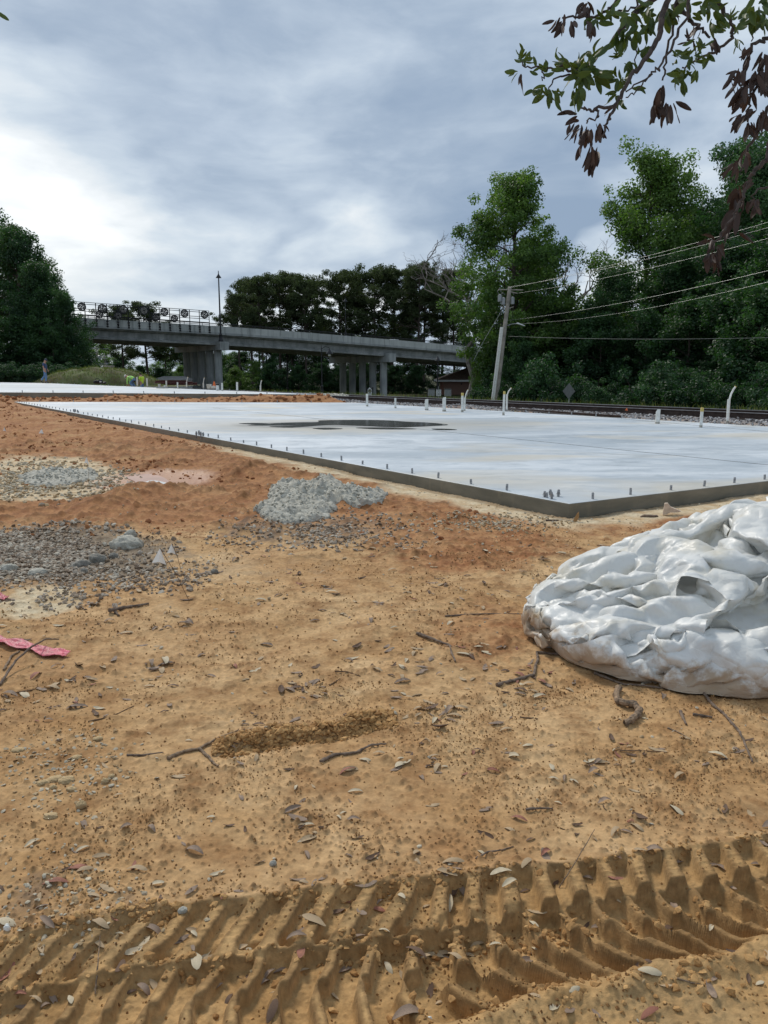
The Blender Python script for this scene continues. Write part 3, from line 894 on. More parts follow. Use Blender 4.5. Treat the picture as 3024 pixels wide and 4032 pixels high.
def tinted(name, stops, rough=0.85, spec=0.3, noise_amt=0.25, scale=40, trans=None):
    """colour picked per piece from the 'tint' attribute"""
    m, t, b, out = mat_new(name)
    f = t.node('ShaderNodeAttribute', _attribute_name='tint').outputs['Fac']
    cr = t.n.new('ShaderNodeValToRGB'); t.l.new(f, cr.inputs[0]); e = cr.color_ramp.elements
    e[0].position = 0; e[0].color = stops[0] + (1,); e[1].position = 1; e[1].color = stops[-1] + (1,)
    for i, s in enumerate(stops[1:-1]):
        k = cr.color_ramp.elements.new((i + 1) / (len(stops) - 1)); k.color = s + (1,)
    tc = t.n.new('ShaderNodeTexCoord').outputs['Object']
    nz = t.mapr(t.noise(tc, scale, 3, 0.6), 0.3, 0.7, 1 - noise_amt, 1 + noise_amt * 0.6)
    c = t.mix(1.0, cr.outputs[0], t.node('ShaderNodeCombineColor', Red=nz, Green=nz, Blue=nz).outputs[0], 'MULTIPLY')
    t.l.new(c, b.inputs['Base Color']); b.inputs['Roughness'].default_value = rough; b.inputs['Specular IOR Level'].default_value = spec
    if trans:
        tr = t.node('ShaderNodeBsdfTranslucent'); t.l.new(t.mix(1.0, c, trans, 'MULTIPLY'), tr.inputs[0])
        ad = t.n.new('ShaderNodeMixShader'); ad.inputs[0].default_value = 0.32
        t.l.new(b.outputs[0], ad.inputs[1]); t.l.new(tr.outputs[0], ad.inputs[2]); t.l.new(ad.outputs[0], out.inputs[0])
    return m


M_ballast = tinted('ballast_stone', [(0.10, 0.09, 0.085), (0.24, 0.22, 0.215), (0.38, 0.37, 0.37), (0.55, 0.54, 0.53)])
rng = np.random.default_rng(11)
n = 14000
q = rng.uniform(-2.1, 1.0, n); s = -12 + 62 * rng.random(n) ** 1.5
xy = R0[None] + TD[None] * s[:, None] + TN[None] * q[:, None]
ok = (poly_sd(xy[:, 0], xy[:, 1], NEAR) > 0.1) & ~((np.abs(q) < 0.08)) & (rng.random(n) < sst(-2.2, -1.5, q + 0.35 * fbm(xy[:, 0], xy[:, 1], 2, 3)) + 0.02)
xy = xy[ok]
stones('ballast_stones', np.stack([xy[:, 0], xy[:, 1], terrain(xy[:, 0], xy[:, 1]) + 0.012], -1), rng.uniform(0.022, 0.042, len(xy)), M_ballast, 5)


# ---------------------------------------------------------------- road bridge
def inv_d(px): return 0.01072 - 1.42e-6 * (px - 300)


def deckpt(px, dz=0.0):
    """point on the near top edge of the parapet"""
    Y = 1.0 / inv_d(px)
    py = np.interp(px, [-300, 340, 862, 1131, 1529, 1781, 2300], [1208, 1252, 1284, 1303, 1336, 1358, 1408])
    v = at(px, py, Y); v.z += dz; return v


def bridge():
    pxs = list(range(-300, 2301, 65))
    P = [deckpt(p) for p in pxs]
    base = P[0].copy(); base.z = 0
    root = empty('road_bridge', base, 0, 'long grey concrete road overpass on round column piers crossing the background', 'bridge')
    d = (P[-1] - P[0]); d.z = 0; d.normalize(); away = Vector((-d.y, d.x, 0))
    W = 15.5
    def strip(prof, name, mat, par=root, sel=None):
        """profile of (offset away, dz from parapet top) swept along the deck"""
        V = []; n = len(prof); Q = P if sel is None else sel
        for p in Q:
            for a, z in prof: v = p - base + away * a; V.append((v.x, v.y, v.z + z))
        F = [(i * n + k, i * n + (k + 1) % n, (i + 1) * n + (k + 1) % n, (i + 1) * n + k) for i in range(len(Q) - 1) for k in range(n)]
        F += [tuple(range(n)), tuple((len(Q) - 1) * n + k for k in range(n))[::-1]]
        return MB().add(V, F).build(name, mat, par)
    # parapets cast in lengths with open joints
    step = 4.55; L = (P[-1] - P[0]).length
    pts = [P[0].lerp(P[-1], 0)]
    def on(s):
        acc = 0
        for a, b_ in zip(P[:-1], P[1:]):
            l = (b_ - a).length
            if s <= acc + l: return a.lerp(b_, (s - acc) / l)
            acc += l
        return P[-1].copy()
    k = 0
    while k * step < L - 1:
        a = on(k * step + 0.012); c = on(min((k + 1) * step - 0.012, L)); mid = on(k * step + step / 2)
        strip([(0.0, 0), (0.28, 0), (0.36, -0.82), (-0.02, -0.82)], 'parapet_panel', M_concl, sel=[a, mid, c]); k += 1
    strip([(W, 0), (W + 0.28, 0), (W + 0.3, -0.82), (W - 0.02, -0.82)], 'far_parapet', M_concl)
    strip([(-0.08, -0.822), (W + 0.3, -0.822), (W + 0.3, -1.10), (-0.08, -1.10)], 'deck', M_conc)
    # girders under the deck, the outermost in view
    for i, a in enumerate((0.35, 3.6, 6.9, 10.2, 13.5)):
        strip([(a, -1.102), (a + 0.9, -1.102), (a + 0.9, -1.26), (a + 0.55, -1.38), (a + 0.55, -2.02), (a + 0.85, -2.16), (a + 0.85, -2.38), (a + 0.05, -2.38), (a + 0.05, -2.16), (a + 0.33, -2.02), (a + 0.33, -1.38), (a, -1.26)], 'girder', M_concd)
    pd = Vector((-.58, .815, 0))
    for px, pyt, pyb, bot in ((901, 1346, 1379, 1531), (1559, 1392, 1426, 1568), (2215, 1440, 1475, 1600), (-80, 1290, 1330, 1510)):
        Y = 1 / inv_d(px) - 0.6
        a = at(px, pyt, Y); zb = at(px, pyb, Y).z; zt = a.z
        nn = Vector((pd.y, -pd.x, 0)) * -0.62           # half width of the cap towards the left
        o0 = a - Vector(base)
        c4 = [o0, o0 + pd * 16.2, o0 + pd * 16.2 + nn * 2, o0 + nn * 2]
        cap = MB().prism([(v.x, v.y) for v in c4], zb, zt).build('pier_cap', M_conc, root, bevel=0.03)
        zg = -3.6
        col0 = None
        for j in range(5):
            c = o0 + pd * (2.2 + j * 2.75) + nn
            if col0 is None:
                m = MB().lathe([(0.52, zg), (0.52, zb - 0.003)], 24); col0 = m.build('column', M_conc, root, True); oc = col0
            else: oc = col0.copy(); COL.objects.link(oc)
            oc.location = (c.x, c.y, 0)
        for g in range(5):
            c = o0 + pd * (1.2 + g * 3.4) + nn
            MB().box((c.x, c.y, zt + 0.06), (0.6, 0.6, 0.14)).build('bearing_block', M_concd, root)
    # low pipe railing on top of the parapet
    V = []
    for zz, nm in ((0.30, 'top_rail'), (0.12, 'lower_rail')):
        MB().tube([p - base + away * 0.14 + Vector((0, 0, zz)) for p in P], 0.055 if zz > 0.2 else 0.03, 6).build(nm, M_iron, root)
        MB().tube([p - base + away * (W + 0.14) + Vector((0, 0, zz)) for p in P[::3]], 0.05, 6).build(nm, M_iron, root)
    post = None; s_ = 1.0
    while s_ < L:
        p = on(s_) - base + away * 0.14
        if post is None: post = MB().box((0, 0, 0.15), (0.06, 0.06, 0.30)).build('rail_post', M_iron, root); o = post
        else: o = post.copy(); COL.objects.link(o)
        o.location = p; s_ += 2.275
    return root, P, base, d, away, on


for _m in (M_conc, M_concd, M_concl):
    # rain streaks running down the concrete
    _t = NT(_m.node_tree); _b = [n for n in _t.n if n.type == 'BSDF_PRINCIPLED'][0]; _src = _b.inputs['Base Color'].links[0].from_socket
    _tc = _t.n.new('ShaderNodeTexCoord').outputs['Object']
    _s = _t.mapr(_t.noise(_t.scalev(_tc, 2.2, 2.2, 0.18), 1.0, 4, 0.65), 0.50, 0.68, 0, 0.55)
    _t.l.new(_t.mix(_s, _src, (0.11, 0.115, 0.11)), _b.inputs['Base Color'])
bridge_root, BP, bbase, bdir, baway, bon = bridge()


def bridge_fence():
    """tall ornamental fence fixed outside the parapet with round emblems"""
    p0 = deckpt(336); p1 = deckpt(824)
    root = empty('ornamental_fence', deckpt(336), 0, 'tall black iron fence with round emblems fixed to the side of the bridge parapet', 'fence')
    loc = root.location
    N = 12; dd = (p1 - p0)
    H = 1.80
    out = -baway * 0.09
    post = None; sc0 = None
    for k in range(-6, N + 1):
        p = p0 + dd * (k / N) + out - loc
        if post is None: post = MB().box((0, 0, H / 2 - 0.25), (0.085, 0.085, H + 0.5)).build('fence_post', M_iron, root); o = post
        else: o = post.copy(); COL.objects.link(o)
        o.location = p
        if sc0 is None:
            m = MB()
            m.lathe([(0.02, -0.95), (0.15, -0.90), (0.15, -0.84), (0.05, -0.78), (0.05, -0.70), (0.13, -0.62), (0.13, -0.52), (0.05, -0.44), (0.06, -0.34), (0.15, -0.28), (0.13, -0.20), (0.05, -0.12), (0.05, 0.0)], 8)
            sc0 = m.build('scroll_bracket', M_iron, root, True); o = sc0
        else: o = sc0.copy(); COL.objects.link(o)
        o.location = p - baway * 0.0
    a = p0 - dd * 0.5 + out - loc; c = p1 + out - loc
    for h in (H, H - 0.22, H - 0.78, H - 1.02, 0.36, 0.12):
        MB().tube([a + Vector((0, 0, h)), c + Vector((0, 0, h))], 0.036, 5).build('fence_rail', M_iron, root)
    # emblems: dark wheel with a pale ring of panels and a hub
    f = -1
    em0 = None
    def emblem(px, py, r):
        nonlocal em0
        Y = 1 / inv_d(px) - 0.15
        p = at(px, py, Y) - loc
        if em0 is None:
            e = MB(); n = 28
            def ring(r0, r1, dep, a0=0, a1=2 * pi, nn=28):
                V = []; F = []
                for i in range(nn + 1):
                    a = a0 + (a1 - a0) * i / nn
                    for r_, y in ((r0, -dep), (r1, -dep), (r1, dep), (r0, dep)): V.append((r_ * cos(a), y, r_ * sin(a)))
                F = [(i * 4 + k, i * 4 + (k + 1) % 4, i * 4 + 4 + (k + 1) % 4, i * 4 + 4 + k) for i in range(nn) for k in range(4)]
                F += [(0, 1, 2, 3), (nn * 4, nn * 4 + 3, nn * 4 + 2, nn * 4 + 1)]
                return V, F
            e.add(*ring(0.72, 1.0, 0.05)); e.add(*ring(0.0, 0.22, 0.055)); e.add(*ring(0.42, 0.50, 0.05))
            for k in range(12): a = k * pi / 6; e.box((0.86 * cos(a), -0.06, 0.86 * sin(a)), (0.1, 0.04, 0.1), 0, 0, -a)
            em0 = e.build('emblem_wheel', M_iron, root)
            q = MB()
            for k in range(4): q.add(*ring(0.26, 0.70, 0.03, k * pi / 2 + 0.12 + 0.3, (k + 1) * pi / 2 - 0.12 + 0.3, 8))
            q.build('emblem_panel', M_tan, em0)
            o = em0
        else:
            o = copy_tree(em0, root)
        o.location = p; o.scale = (r, 1, r); o.rotation_euler = (0, 0, atan2(bdir.y, bdir.x))
    z = lambda x, y: (300 + x * 0.3617, 1150 + y * 0.3617)
    for x, y, r in ((284, 178, 46), (253, 243, 40), (513, 188, 44), (460, 255, 40), (738, 200, 46), (960, 216, 43), (868, 276, 38), (1069, 288, 38), (1179, 232, 42), (1396, 245, 41), (60, 160, 44)):
        px, py = z(x, y); emblem(px, py, r * 0.3617 / 3000 * (1 / inv_d(px)) * 1.0)
    # lower pipe frames holding the smaller emblems
    for x0, x1, yt in ((195, 300, 190), (405, 520, 200), (812, 905, 225), (1020, 1120, 235)):
        A = z(x0, yt); B = z(x1, yt + 8); Y = 1 / inv_d(A[0]) - 0.3
        a = at(A[0], A[1], Y) - loc; c = at(B[0], B[1], Y) - loc
        for k in range(5):
            MB().tube([a - Vector((0, 0, k * 0.25)), c - Vector((0, 0, k * 0.25))], 0.026, 5).build('frame_bar', M_iron, root)
        MB().tube([a, a - Vector((0, 0, 1.05))], 0.022, 5).build('frame_bar', M_iron, root); MB().tube([c, c - Vector((0, 0, 1.05))], 0.022, 5).build('frame_bar', M_iron, root)


bridge_fence()


# ---------------------------------------------------------------- lamp posts
def lamp_post(px, pyt, pyb, Y, label, rad=0.09, arm=0.0, group=None):
    top = at(px, pyt, Y); bot = at(px, pyb, Y); h = top.z - bot.z
    root = empty('lamp_post', bot, 0, label, 'lamp post', group)
    MB().lathe([(rad * 2.6, 0), (rad * 2.6, 0.18), (rad * 2.0, 0.3), (rad * 1.7, 0.8), (rad * 1.9, 0.85), (rad * 1.2, 1.0)], 12).build('base', M_iron, root, True)
    MB().lathe([(rad, 0.95), (rad * 0.6, h * 0.93), (rad * 0.35, h)], 10).build('pole', M_iron, root, True)
    if arm == 0:
        z = h * 0.90
        MB().lathe([(0.04, z + 0.55), (0.10, z + 0.40), (0.16, z + 0.30), (0.34, z + 0.05), (0.36, z), (0.1, z - 0.02)], 12).build('lamp_shade', M_iron, root, True)
    else:
        z = h * 0.92
        MB().tube([(0, 0, z), (arm * 0.5, 0, z + 0.25), (arm, 0, z + 0.12), (arm, 0, z - 0.05)], 0.035, 6).build('arm', M_iron, root, True)
        MB().lathe([(0.06, 0.0), (0.12, -0.15), (0.36, -0.42), (0.37, -0.48), (0.1, -0.5)], 12, (arm, 0, z)).build('lamp_shade', M_iron, root, True)
        MB().lathe([(0.1, 0), (0.17, -0.08), (0.12, -0.2), (0.02, -0.24)], 10, (arm, 0, z - 0.49)).build('lamp_glass', M_white, root, True)
    return root


lamp_post(870, 1066, 1345, 99.0, 'tall black lamp post rising from the left pier cap of the bridge', 0.12)
lamp_post(1268, 1358, 1556, 78.0, 'black lamp post with a side arm left of the middle bridge pier', 0.07, 0.8)
lamp_post(1133, 1390, 1552, 118.0, 'slim black lamp post in the dark trees under the bridge', 0.09)
lamp_post(1361, 1172, 1330, 130.0, 'thin lamp post on the far side of the bridge against the pines', 0.08)
lamp_post(1722, 1405, 1562, 92.0, 'bare black post beside the brick building', 0.09)


# ---------------------------------------------------------------- brick building
def brick_building():
    Y = 128.0
    o = at(1745, 1556, Y); root = empty('brick_building', o, 0, 'small red brick building with a brown hipped roof and white eaves, half hidden by trees', 'building')
    m, t, b, out = mat_new('red_brick')
    tc = t.n.new('ShaderNodeTexCoord').outputs['Object']
    br = t.n.new('ShaderNodeTexBrick'); t.l.new(t.scalev(tc, 1, 1, 1), br.inputs[0])
    br.inputs['Color1'].default_value = (0.40, 0.12, 0.08, 1); br.inputs['Color2'].default_value = (0.30, 0.09, 0.06, 1); br.inputs['Mortar'].default_value = (0.22, 0.13, 0.1, 1)
    br.inputs['Scale'].default_value = 2.0
    t.l.new(br.outputs[0], b.inputs['Base Color']); b.inputs['Roughness'].default_value = 0.9
    M_roof = simple('brown_shingles', (0.27, 0.195, 0.15), 0.95, 0.2, 3)
    ze = at(1745, 1502, Y).z - o.z; ridge = at(1850, 1448, Y).z - o.z
    wx = at(1900, 1500, Y).x - o.x; ex = at(1722, 1500, Y).x - o.x; W = wx + 4
    MB().prism([(0, 0), (W, 0), (W, 8), (0, 8)], -2, ze).build('wall', m, root)
    MB().box(((W + ex) / 2, 3.9, ze + 0.13), (W - 2 * ex + ex, 11, 0.30)).build('white_fascia', M_white, root)
    c = (W + ex) / 2; hw = (W - ex) / 2; z0 = ze + 0.283
    V = [(c - hw, -1.7, z0), (c + hw, -1.7, z0), (c + hw, 9.5, z0), (c - hw, 9.5, z0), (c - hw + 5.2, 3.9, ridge), (c + hw - 5.2, 3.9, ridge)]
    MB().add(V, [(0, 1, 5, 4), (1, 2, 5), (2, 3, 4, 5), (3, 0, 4), (3, 2, 1, 0)]).build('roof', M_roof, root)
    MB().lathe([(0.11, 0), (0.11, 0.2), (0.0, 0.22)], 8, (3.0, -0.1, ze - 0.5)).build('wall_lamp', M_iron, root)
    for px, w in ((1698, 12), (1763, 12)):
        p = at(px, 1560, 96); r = empty('garbage_bin', p, 0, 'grey square bin standing %s the brick building' % ('left of' if px < 1720 else 'in front of'), 'bin')
        MB().prism([(-0.4, -0.3), (0.4, -0.3), (0.4, 0.3), (-0.4, 0.3)], 0, 0.85).build('bin_body', M_grey, r, bevel=0.03); MB().box((0, 0, 0.9), (0.86, 0.68, 0.08)).build('lid', M_black, r)


brick_building()


# ---------------------------------------------------------------- signs
def mesh_text(body, size, loc, rot, mat, parent, name='lettering'):
    c = bpy.data.curves.new(name, 'FONT'); c.body = body; c.size = size; c.align_x = 'CENTER'; c.align_y = 'CENTER'; c.extrude = 0.002
    o = bpy.data.objects.new(name, c); COL.objects.link(o)
    dg = bpy.context.evaluated_depsgraph_get(); me = bpy.data.meshes.new_from_object(o.evaluated_get(dg))
    bpy.data.objects.remove(o); bpy.data.curves.remove(c)
    me.materials.clear(); me.materials.append(mat)
    o = bpy.data.objects.new(name, me); COL.objects.link(o); o.parent = parent; o.location = loc; o.rotation_euler = rot
    return o


def signs():
    # speed limit sign
    p = at(1727, 1562, 86); root = empty('speed_limit_sign', p, 0, 'white rectangular speed limit 30 sign in front of the brick building', 'sign')
    hz = at(1727, 1546.5, 86).z - p.z; k = 86 / 3047
    MB().box((0, 0.03, hz / 2), (0.07, 0.05, hz + 1.4)).build('post', M_grey, root)
    MB().box((0, 0, hz), (20 * k * 0.95, 0.02, 25 * k)).build('sign_board', M_white, root)
    R = (pi / 2, 0, 0)
    b_ = M_black
    mesh_text('SPEED\nLIMIT', 0.155, (0, -0.012, hz + 0.20), R, b_, root); mesh_text('30', 0.40, (0, -0.012, hz - 0.14), R, b_, root)
    # pointed welcome sign
    Y = 64; k = Y / 3047; p = at(1456, 1565, Y); root = empty('monument_sign', p, 0, 'small white pointed-top sign with an oval logo between black posts by the track', 'sign')
    w = 8.2 * k; h1 = 31 * k; h2 = 40 * k
    MB().add([(-w, 0, 0), (w, 0, 0), (w, 0, h1), (0, 0, h2), (-w, 0, h1), (-w, .05, 0), (w, .05, 0), (w, .05, h1), (0, .05, h2), (-w, .05, h1)],
             [(0, 1, 2, 3, 4), (9, 8, 7, 6, 5), (0, 5, 6, 1), (1, 6, 7, 2), (2, 7, 8, 3), (3, 8, 9, 4), (4, 9, 5, 0)]).build('sign_board', M_white, root)
    MB().tube([(-w - 0.05, 0.03, h1), (0, 0.03, h2 + 0.06), (w + 0.05, 0.03, h1)], 0.04, 6).build('roof_trim', M_iron, root)
    for s_ in (-1, 1): MB().box((s_ * (w + 0.08), 0.03, h2 / 2), (0.09, 0.09, h2 * 1.02)).build('post', M_iron, root)
    def disc(r, y, z, mat, nm, sx=1.0):
        V = [(r * sx * cos(a * pi / 10), y, z + r * cos(0) * sin(a * pi / 10)) for a in range(20)] + [(r * sx * cos(a * pi / 10), y + 0.01, z + r * sin(a * pi / 10)) for a in range(20)]
        MB().add(V, [tuple(range(20))[::-1]] + [(i, (i + 1) % 20, 20 + (i + 1) % 20, 20 + i) for i in range(20)]).build(nm, mat, root)
    disc(7 * k, -0.014, 26 * k, M_iron, 'logo_ring'); disc(5.4 * k, -0.020, 26 * k, simple('logo_sand', (0.35, 0.34, 0.22), 0.7, 0.2, 8), 'logo_disc')
    disc(2.0 * k, -0.024, 26.4 * k, M_iron, 'logo_mark', 1.5)
    for i, (zz, ww) in enumerate(((17.5, 11), (14.5, 9), (9.5, 12), (6.5, 12))):
        MB().box((0, -0.008, zz * k), (ww * k, 0.006, 1.4 * k)).build('print_line', M_grey, root)
    # back of a diamond warning sign
    Y = 40; k = Y / 3047; p = at(2237, 1612, Y); root = empty('diamond_sign', p, radians(-52), 'back of a grey diamond-shaped road sign in front of the dark trees', 'sign')
    hz = at(2240, 1540, Y).z - p.z; r = 31 * k
    MB().box((0, 0.03, hz / 2), (0.05, 0.04, hz)).build('post', M_grey, root)
    MB().add([(0, 0, hz - r), (r, 0, hz), (0, 0, hz + r), (-r, 0, hz), (0, -.01, hz - r), (r, -.01, hz), (0, -.01, hz + r), (-r, -.01, hz)], [(0, 1, 2, 3), (7, 6, 5, 4), (0, 4, 5, 1), (1, 5, 6, 2), (2, 6, 7, 3), (3, 7, 4, 0)]).build('sign_board', simple('dull_sign_back', (0.15, 0.155, 0.15), 0.8, .1, 5), root)


signs()


# ---------------------------------------------------------------- utility poles and wires
def sag(a, b_, s, n=24):
    return [a.lerp(b_, i / n) - Vector((0, 0, 4 * s * (i / n) * (1 - i / n))) for i in range(n + 1)]


def utility_pole():
    Y = 48.0
    b_ = at(1950, 1592, Y); t_ = at(2008, 1128, Y)
    root = empty('utility_pole', b_, 0, 'leaning grey wooden utility pole with two white conduits, transformers and a street lamp', 'utility pole')
    d = t_ - b_
    MB().tube([Vector((0, 0, -1.0)), Vector((0, 0, 0)), d], [0.17, 0.165, 0.11], 14).build('wooden_pole', M_wood, root, True)
    L = lambda px, py, dy=0.0: at(px, py, Y + dy) - b_
    for k, (x0, x1) in enumerate(((1937, 1972), (1944, 1978))):
        MB().tube([L(x0 - 2, 1594, -0.2), L(x1 + 1, 1288, -0.2)], 0.062, 10).build('conduit', M_pvc, root, True)
    for a, c in (((1962, 1140), (2060, 1142)), ((2006, 1148), (2036, 1155)), ((1972, 1205), (1996, 1216)), ((1996, 1216), (2022, 1208))):
        MB().tube([L(*a), L(*c)], 0.035, 6).build('crossarm', M_wood, root)
    for px, py in ((1968, 1178), (1982, 1190), (2018, 1188)):
        c = L(px, py); 
        g = MB().lathe([(0.02, 0.30), (0.10, 0.26), (0.12, 0.18), (0.12, -0.14), (0.08, -0.17)], 12, tuple(c)).build('fuse_can', M_grey, root, True)
        MB().tube([c + Vector((-.05, 0, .28)), c + Vector((-.16, 0, .45)), c + Vector((-.05, 0, .58)), c + Vector((.08, 0, .42))], 0.016, 5).build('lead_loop', M_wire, root)
        MB().tube([c + Vector((0, 0, -.17)), c + Vector((.05, 0, -.8)), c + Vector((.16 if px < 2000 else -.2, 0, -1.7)), L(1976, 1285)], 0.016, 5).build('drop_cable', M_black, root)
    MB().tube([L(1993, 1284), L(2016, 1276), L(2034, 1274)], 0.03, 6).build('lamp_arm', M_grey, root)
    MB().tube([L(2034, 1273), L(2042, 1275), L(2066, 1283)], [0.07, 0.10, 0.05], 8, squash=0.55).build('lamp_head', M_white, root, True)
    MB().tube([L(1988, 1203), L(1900, 1350), L(1865, 1420)], 0.014, 5).build('guy_wire', M_wire, root)
    # wires running off to the right and overhead
    def wire(a, c, s, r, lab):
        b0 = at(*a); m = MB().tube(sag(b0, at(*c), s), r, 5); tag(m.build('power_line', M_wire), lab, 'wire', 'overhead wires')
    wire((1996, 1135, Y), (3400, 760, 30), 0.25, 0.007, 'topmost overhead wire rising to the right from the pole head')
    wire((2000, 1131, Y), (3400, 786, 31), 0.3, 0.007, 'second overhead wire from the pole head, just under the topmost')
    wire((2035, 1155, Y), (3400, 832, 30), 0.30, 0.007, 'third overhead wire, from the short crossarm, crossing the big trees')
    wire((1998, 1262, Y), (3400, 970, 28), 0.3, 0.0075, 'overhead wire leaving the pole just above the street lamp')
    wire((1998, 1276, Y), (3400, 1010, 27), 0.5, 0.006, 'thin overhead wire leaving the pole level with the street lamp')
    wire((2002, 1324, Y), (3400, 1318, 34), 0.18, 0.009, 'lowest overhead cable running nearly level across the trees')


utility_pole()


def far_pole(px, pt, pb, Y, label, arms=2, cans=1):
    b_ = at(px, pb, Y); h = at(px, pt, Y).z - b_.z
    root = empty('utility_pole', b_, 0, label, 'utility pole')
    MB().lathe([(0.16, -1), (0.10, h)], 8).build('wooden_pole', M_wood, root)
    for k in range(arms):
        MB().box((0, 0, h - 0.35 - 1.8 * k), (4.6 - 0.6 * k, 0.12, 0.12)).build('crossarm', M_grey, root)
    for k in range(cans):
        MB().lathe([(0.1, 0.9), (0.28, 0.8), (0.3, 0.0), (0.1, -0.05)], 10, (0.45 - 0.9 * (k % 2), -.1, h * 0.62 - k * 0.5)).build('transformer_can', M_grey, root, True)
    return root


far_pole(388, 1366, 1500, 150, 'far wooden utility pole with two crossarms seen under the left end of the bridge', 2, 2)
far_pole(374, 1436, 1500, 140, 'short far utility pole with a white can, just left of the two-armed pole', 0, 1)
far_pole(362, 1425, 1500, 135, 'shortest far utility pole next to the big left tree', 1, 0)
far_pole(418, 1395, 1500, 165, 'far utility pole with a hanging white transformer, right of the two-armed pole', 1, 1)
for i, (y0, y1) in enumerate(((1366, 1372), (1387, 1388))):
    m = MB().tube(sag(at(388, y0, 150), at(-250, y1 - 6, 120), 1.0), 0.03, 4); tag(m.build('power_line', M_wire), ('upper' if i == 0 else 'lower') + ' far overhead wire leading left from the two-armed far pole', 'wire', 'overhead wires')
# ---------------------------------------------------------------- vegetation
M_bark = simple('bark', (0.075, 0.058, 0.045), 0.95, 0.25, 5, bump=0.6, col2=(0.03, 0.024, 0.02))
M_barkg = simple('dead_grey_bark', (0.24, 0.21, 0.19), 0.95, 0.2, 5, col2=(0.13, 0.11, 0.10))
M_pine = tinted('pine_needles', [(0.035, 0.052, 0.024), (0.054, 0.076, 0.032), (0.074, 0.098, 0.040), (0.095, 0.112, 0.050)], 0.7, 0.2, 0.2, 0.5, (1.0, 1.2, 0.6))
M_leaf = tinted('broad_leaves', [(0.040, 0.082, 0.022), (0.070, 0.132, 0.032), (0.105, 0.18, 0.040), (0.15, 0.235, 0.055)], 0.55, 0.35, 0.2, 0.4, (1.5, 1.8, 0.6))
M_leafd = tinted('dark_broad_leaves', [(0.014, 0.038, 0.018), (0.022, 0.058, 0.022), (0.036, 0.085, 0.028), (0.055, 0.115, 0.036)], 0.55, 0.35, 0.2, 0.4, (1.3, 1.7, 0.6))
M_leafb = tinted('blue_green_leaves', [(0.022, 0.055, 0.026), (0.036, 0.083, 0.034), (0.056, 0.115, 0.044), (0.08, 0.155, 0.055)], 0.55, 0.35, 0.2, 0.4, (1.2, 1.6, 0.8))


def leaf_cloud(name, clumps, per, size, mat, parent, rng, aspect=0.6, up=0.5, fill=0.55):
    """leaf-sized faces spread through clumps (x, y, z, rx, rz, tint)"""
    C = np.asarray(clumps, float)
    vol = C[:, 3] ** 2
    cnt = np.maximum(3, (per * vol / vol.mean()).astype(int)); idx = np.repeat(np.arange(len(C)), cnt); n = len(idx)
    d = rng.normal(size=(n, 3)); d /= np.linalg.norm(d, axis=1, keepdims=True)
    r = rng.random(n) ** fill
    c = C[idx]
    P = c[:, :3] + d * r[:, None] * np.stack([c[:, 3], c[:, 3], c[:, 4]], -1)
    nrm = d * 0.8 + rng.normal(size=(n, 3)) * 0.75; nrm[:, 2] += up; nrm /= np.linalg.norm(nrm, axis=1, keepdims=True)
    a = np.cross(nrm, rng.normal(size=(n, 3))); a /= np.linalg.norm(a, axis=1, keepdims=True); b_ = np.cross(nrm, a)
    s = size * rng.uniform(0.6, 1.3, n)[:, None]
    V = np.stack([P + a * s * 0.5, P + b_ * s * 0.5 * aspect + nrm * s * 0.08, P - a * s * 0.5, P - b_ * s * 0.5 * aspect + nrm * s * 0.08], 1).reshape(-1, 3)
    F = np.arange(n * 4).reshape(-1, 4)
    o = np_mesh(name, V, F, mat, parent)
    tint = np.clip(c[:, 5] + rng.normal(size=n) * 0.16, 0, 1)
    add_attr(o, 'tint', np.repeat(tint, 4), 1)
    return o


def limb(m, a, b_, r0, r1, rng, n=5, wob=0.06):
    a, b_ = Vector(a), Vector(b_); L = (b_ - a).length
    pts = []
    for i in range(n + 1):
        k = i / n; p = a.lerp(b_, k)
        if 0 < i < n: p += Vector(rng.normal(size=3) * L * wob)
        p.z += L * 0.06 * sin(k * pi)
        pts.append(p)
    m.tube(pts, [r0 + (r1 - r0) * i / n for i in range(n + 1)], 6, False)
    return pts


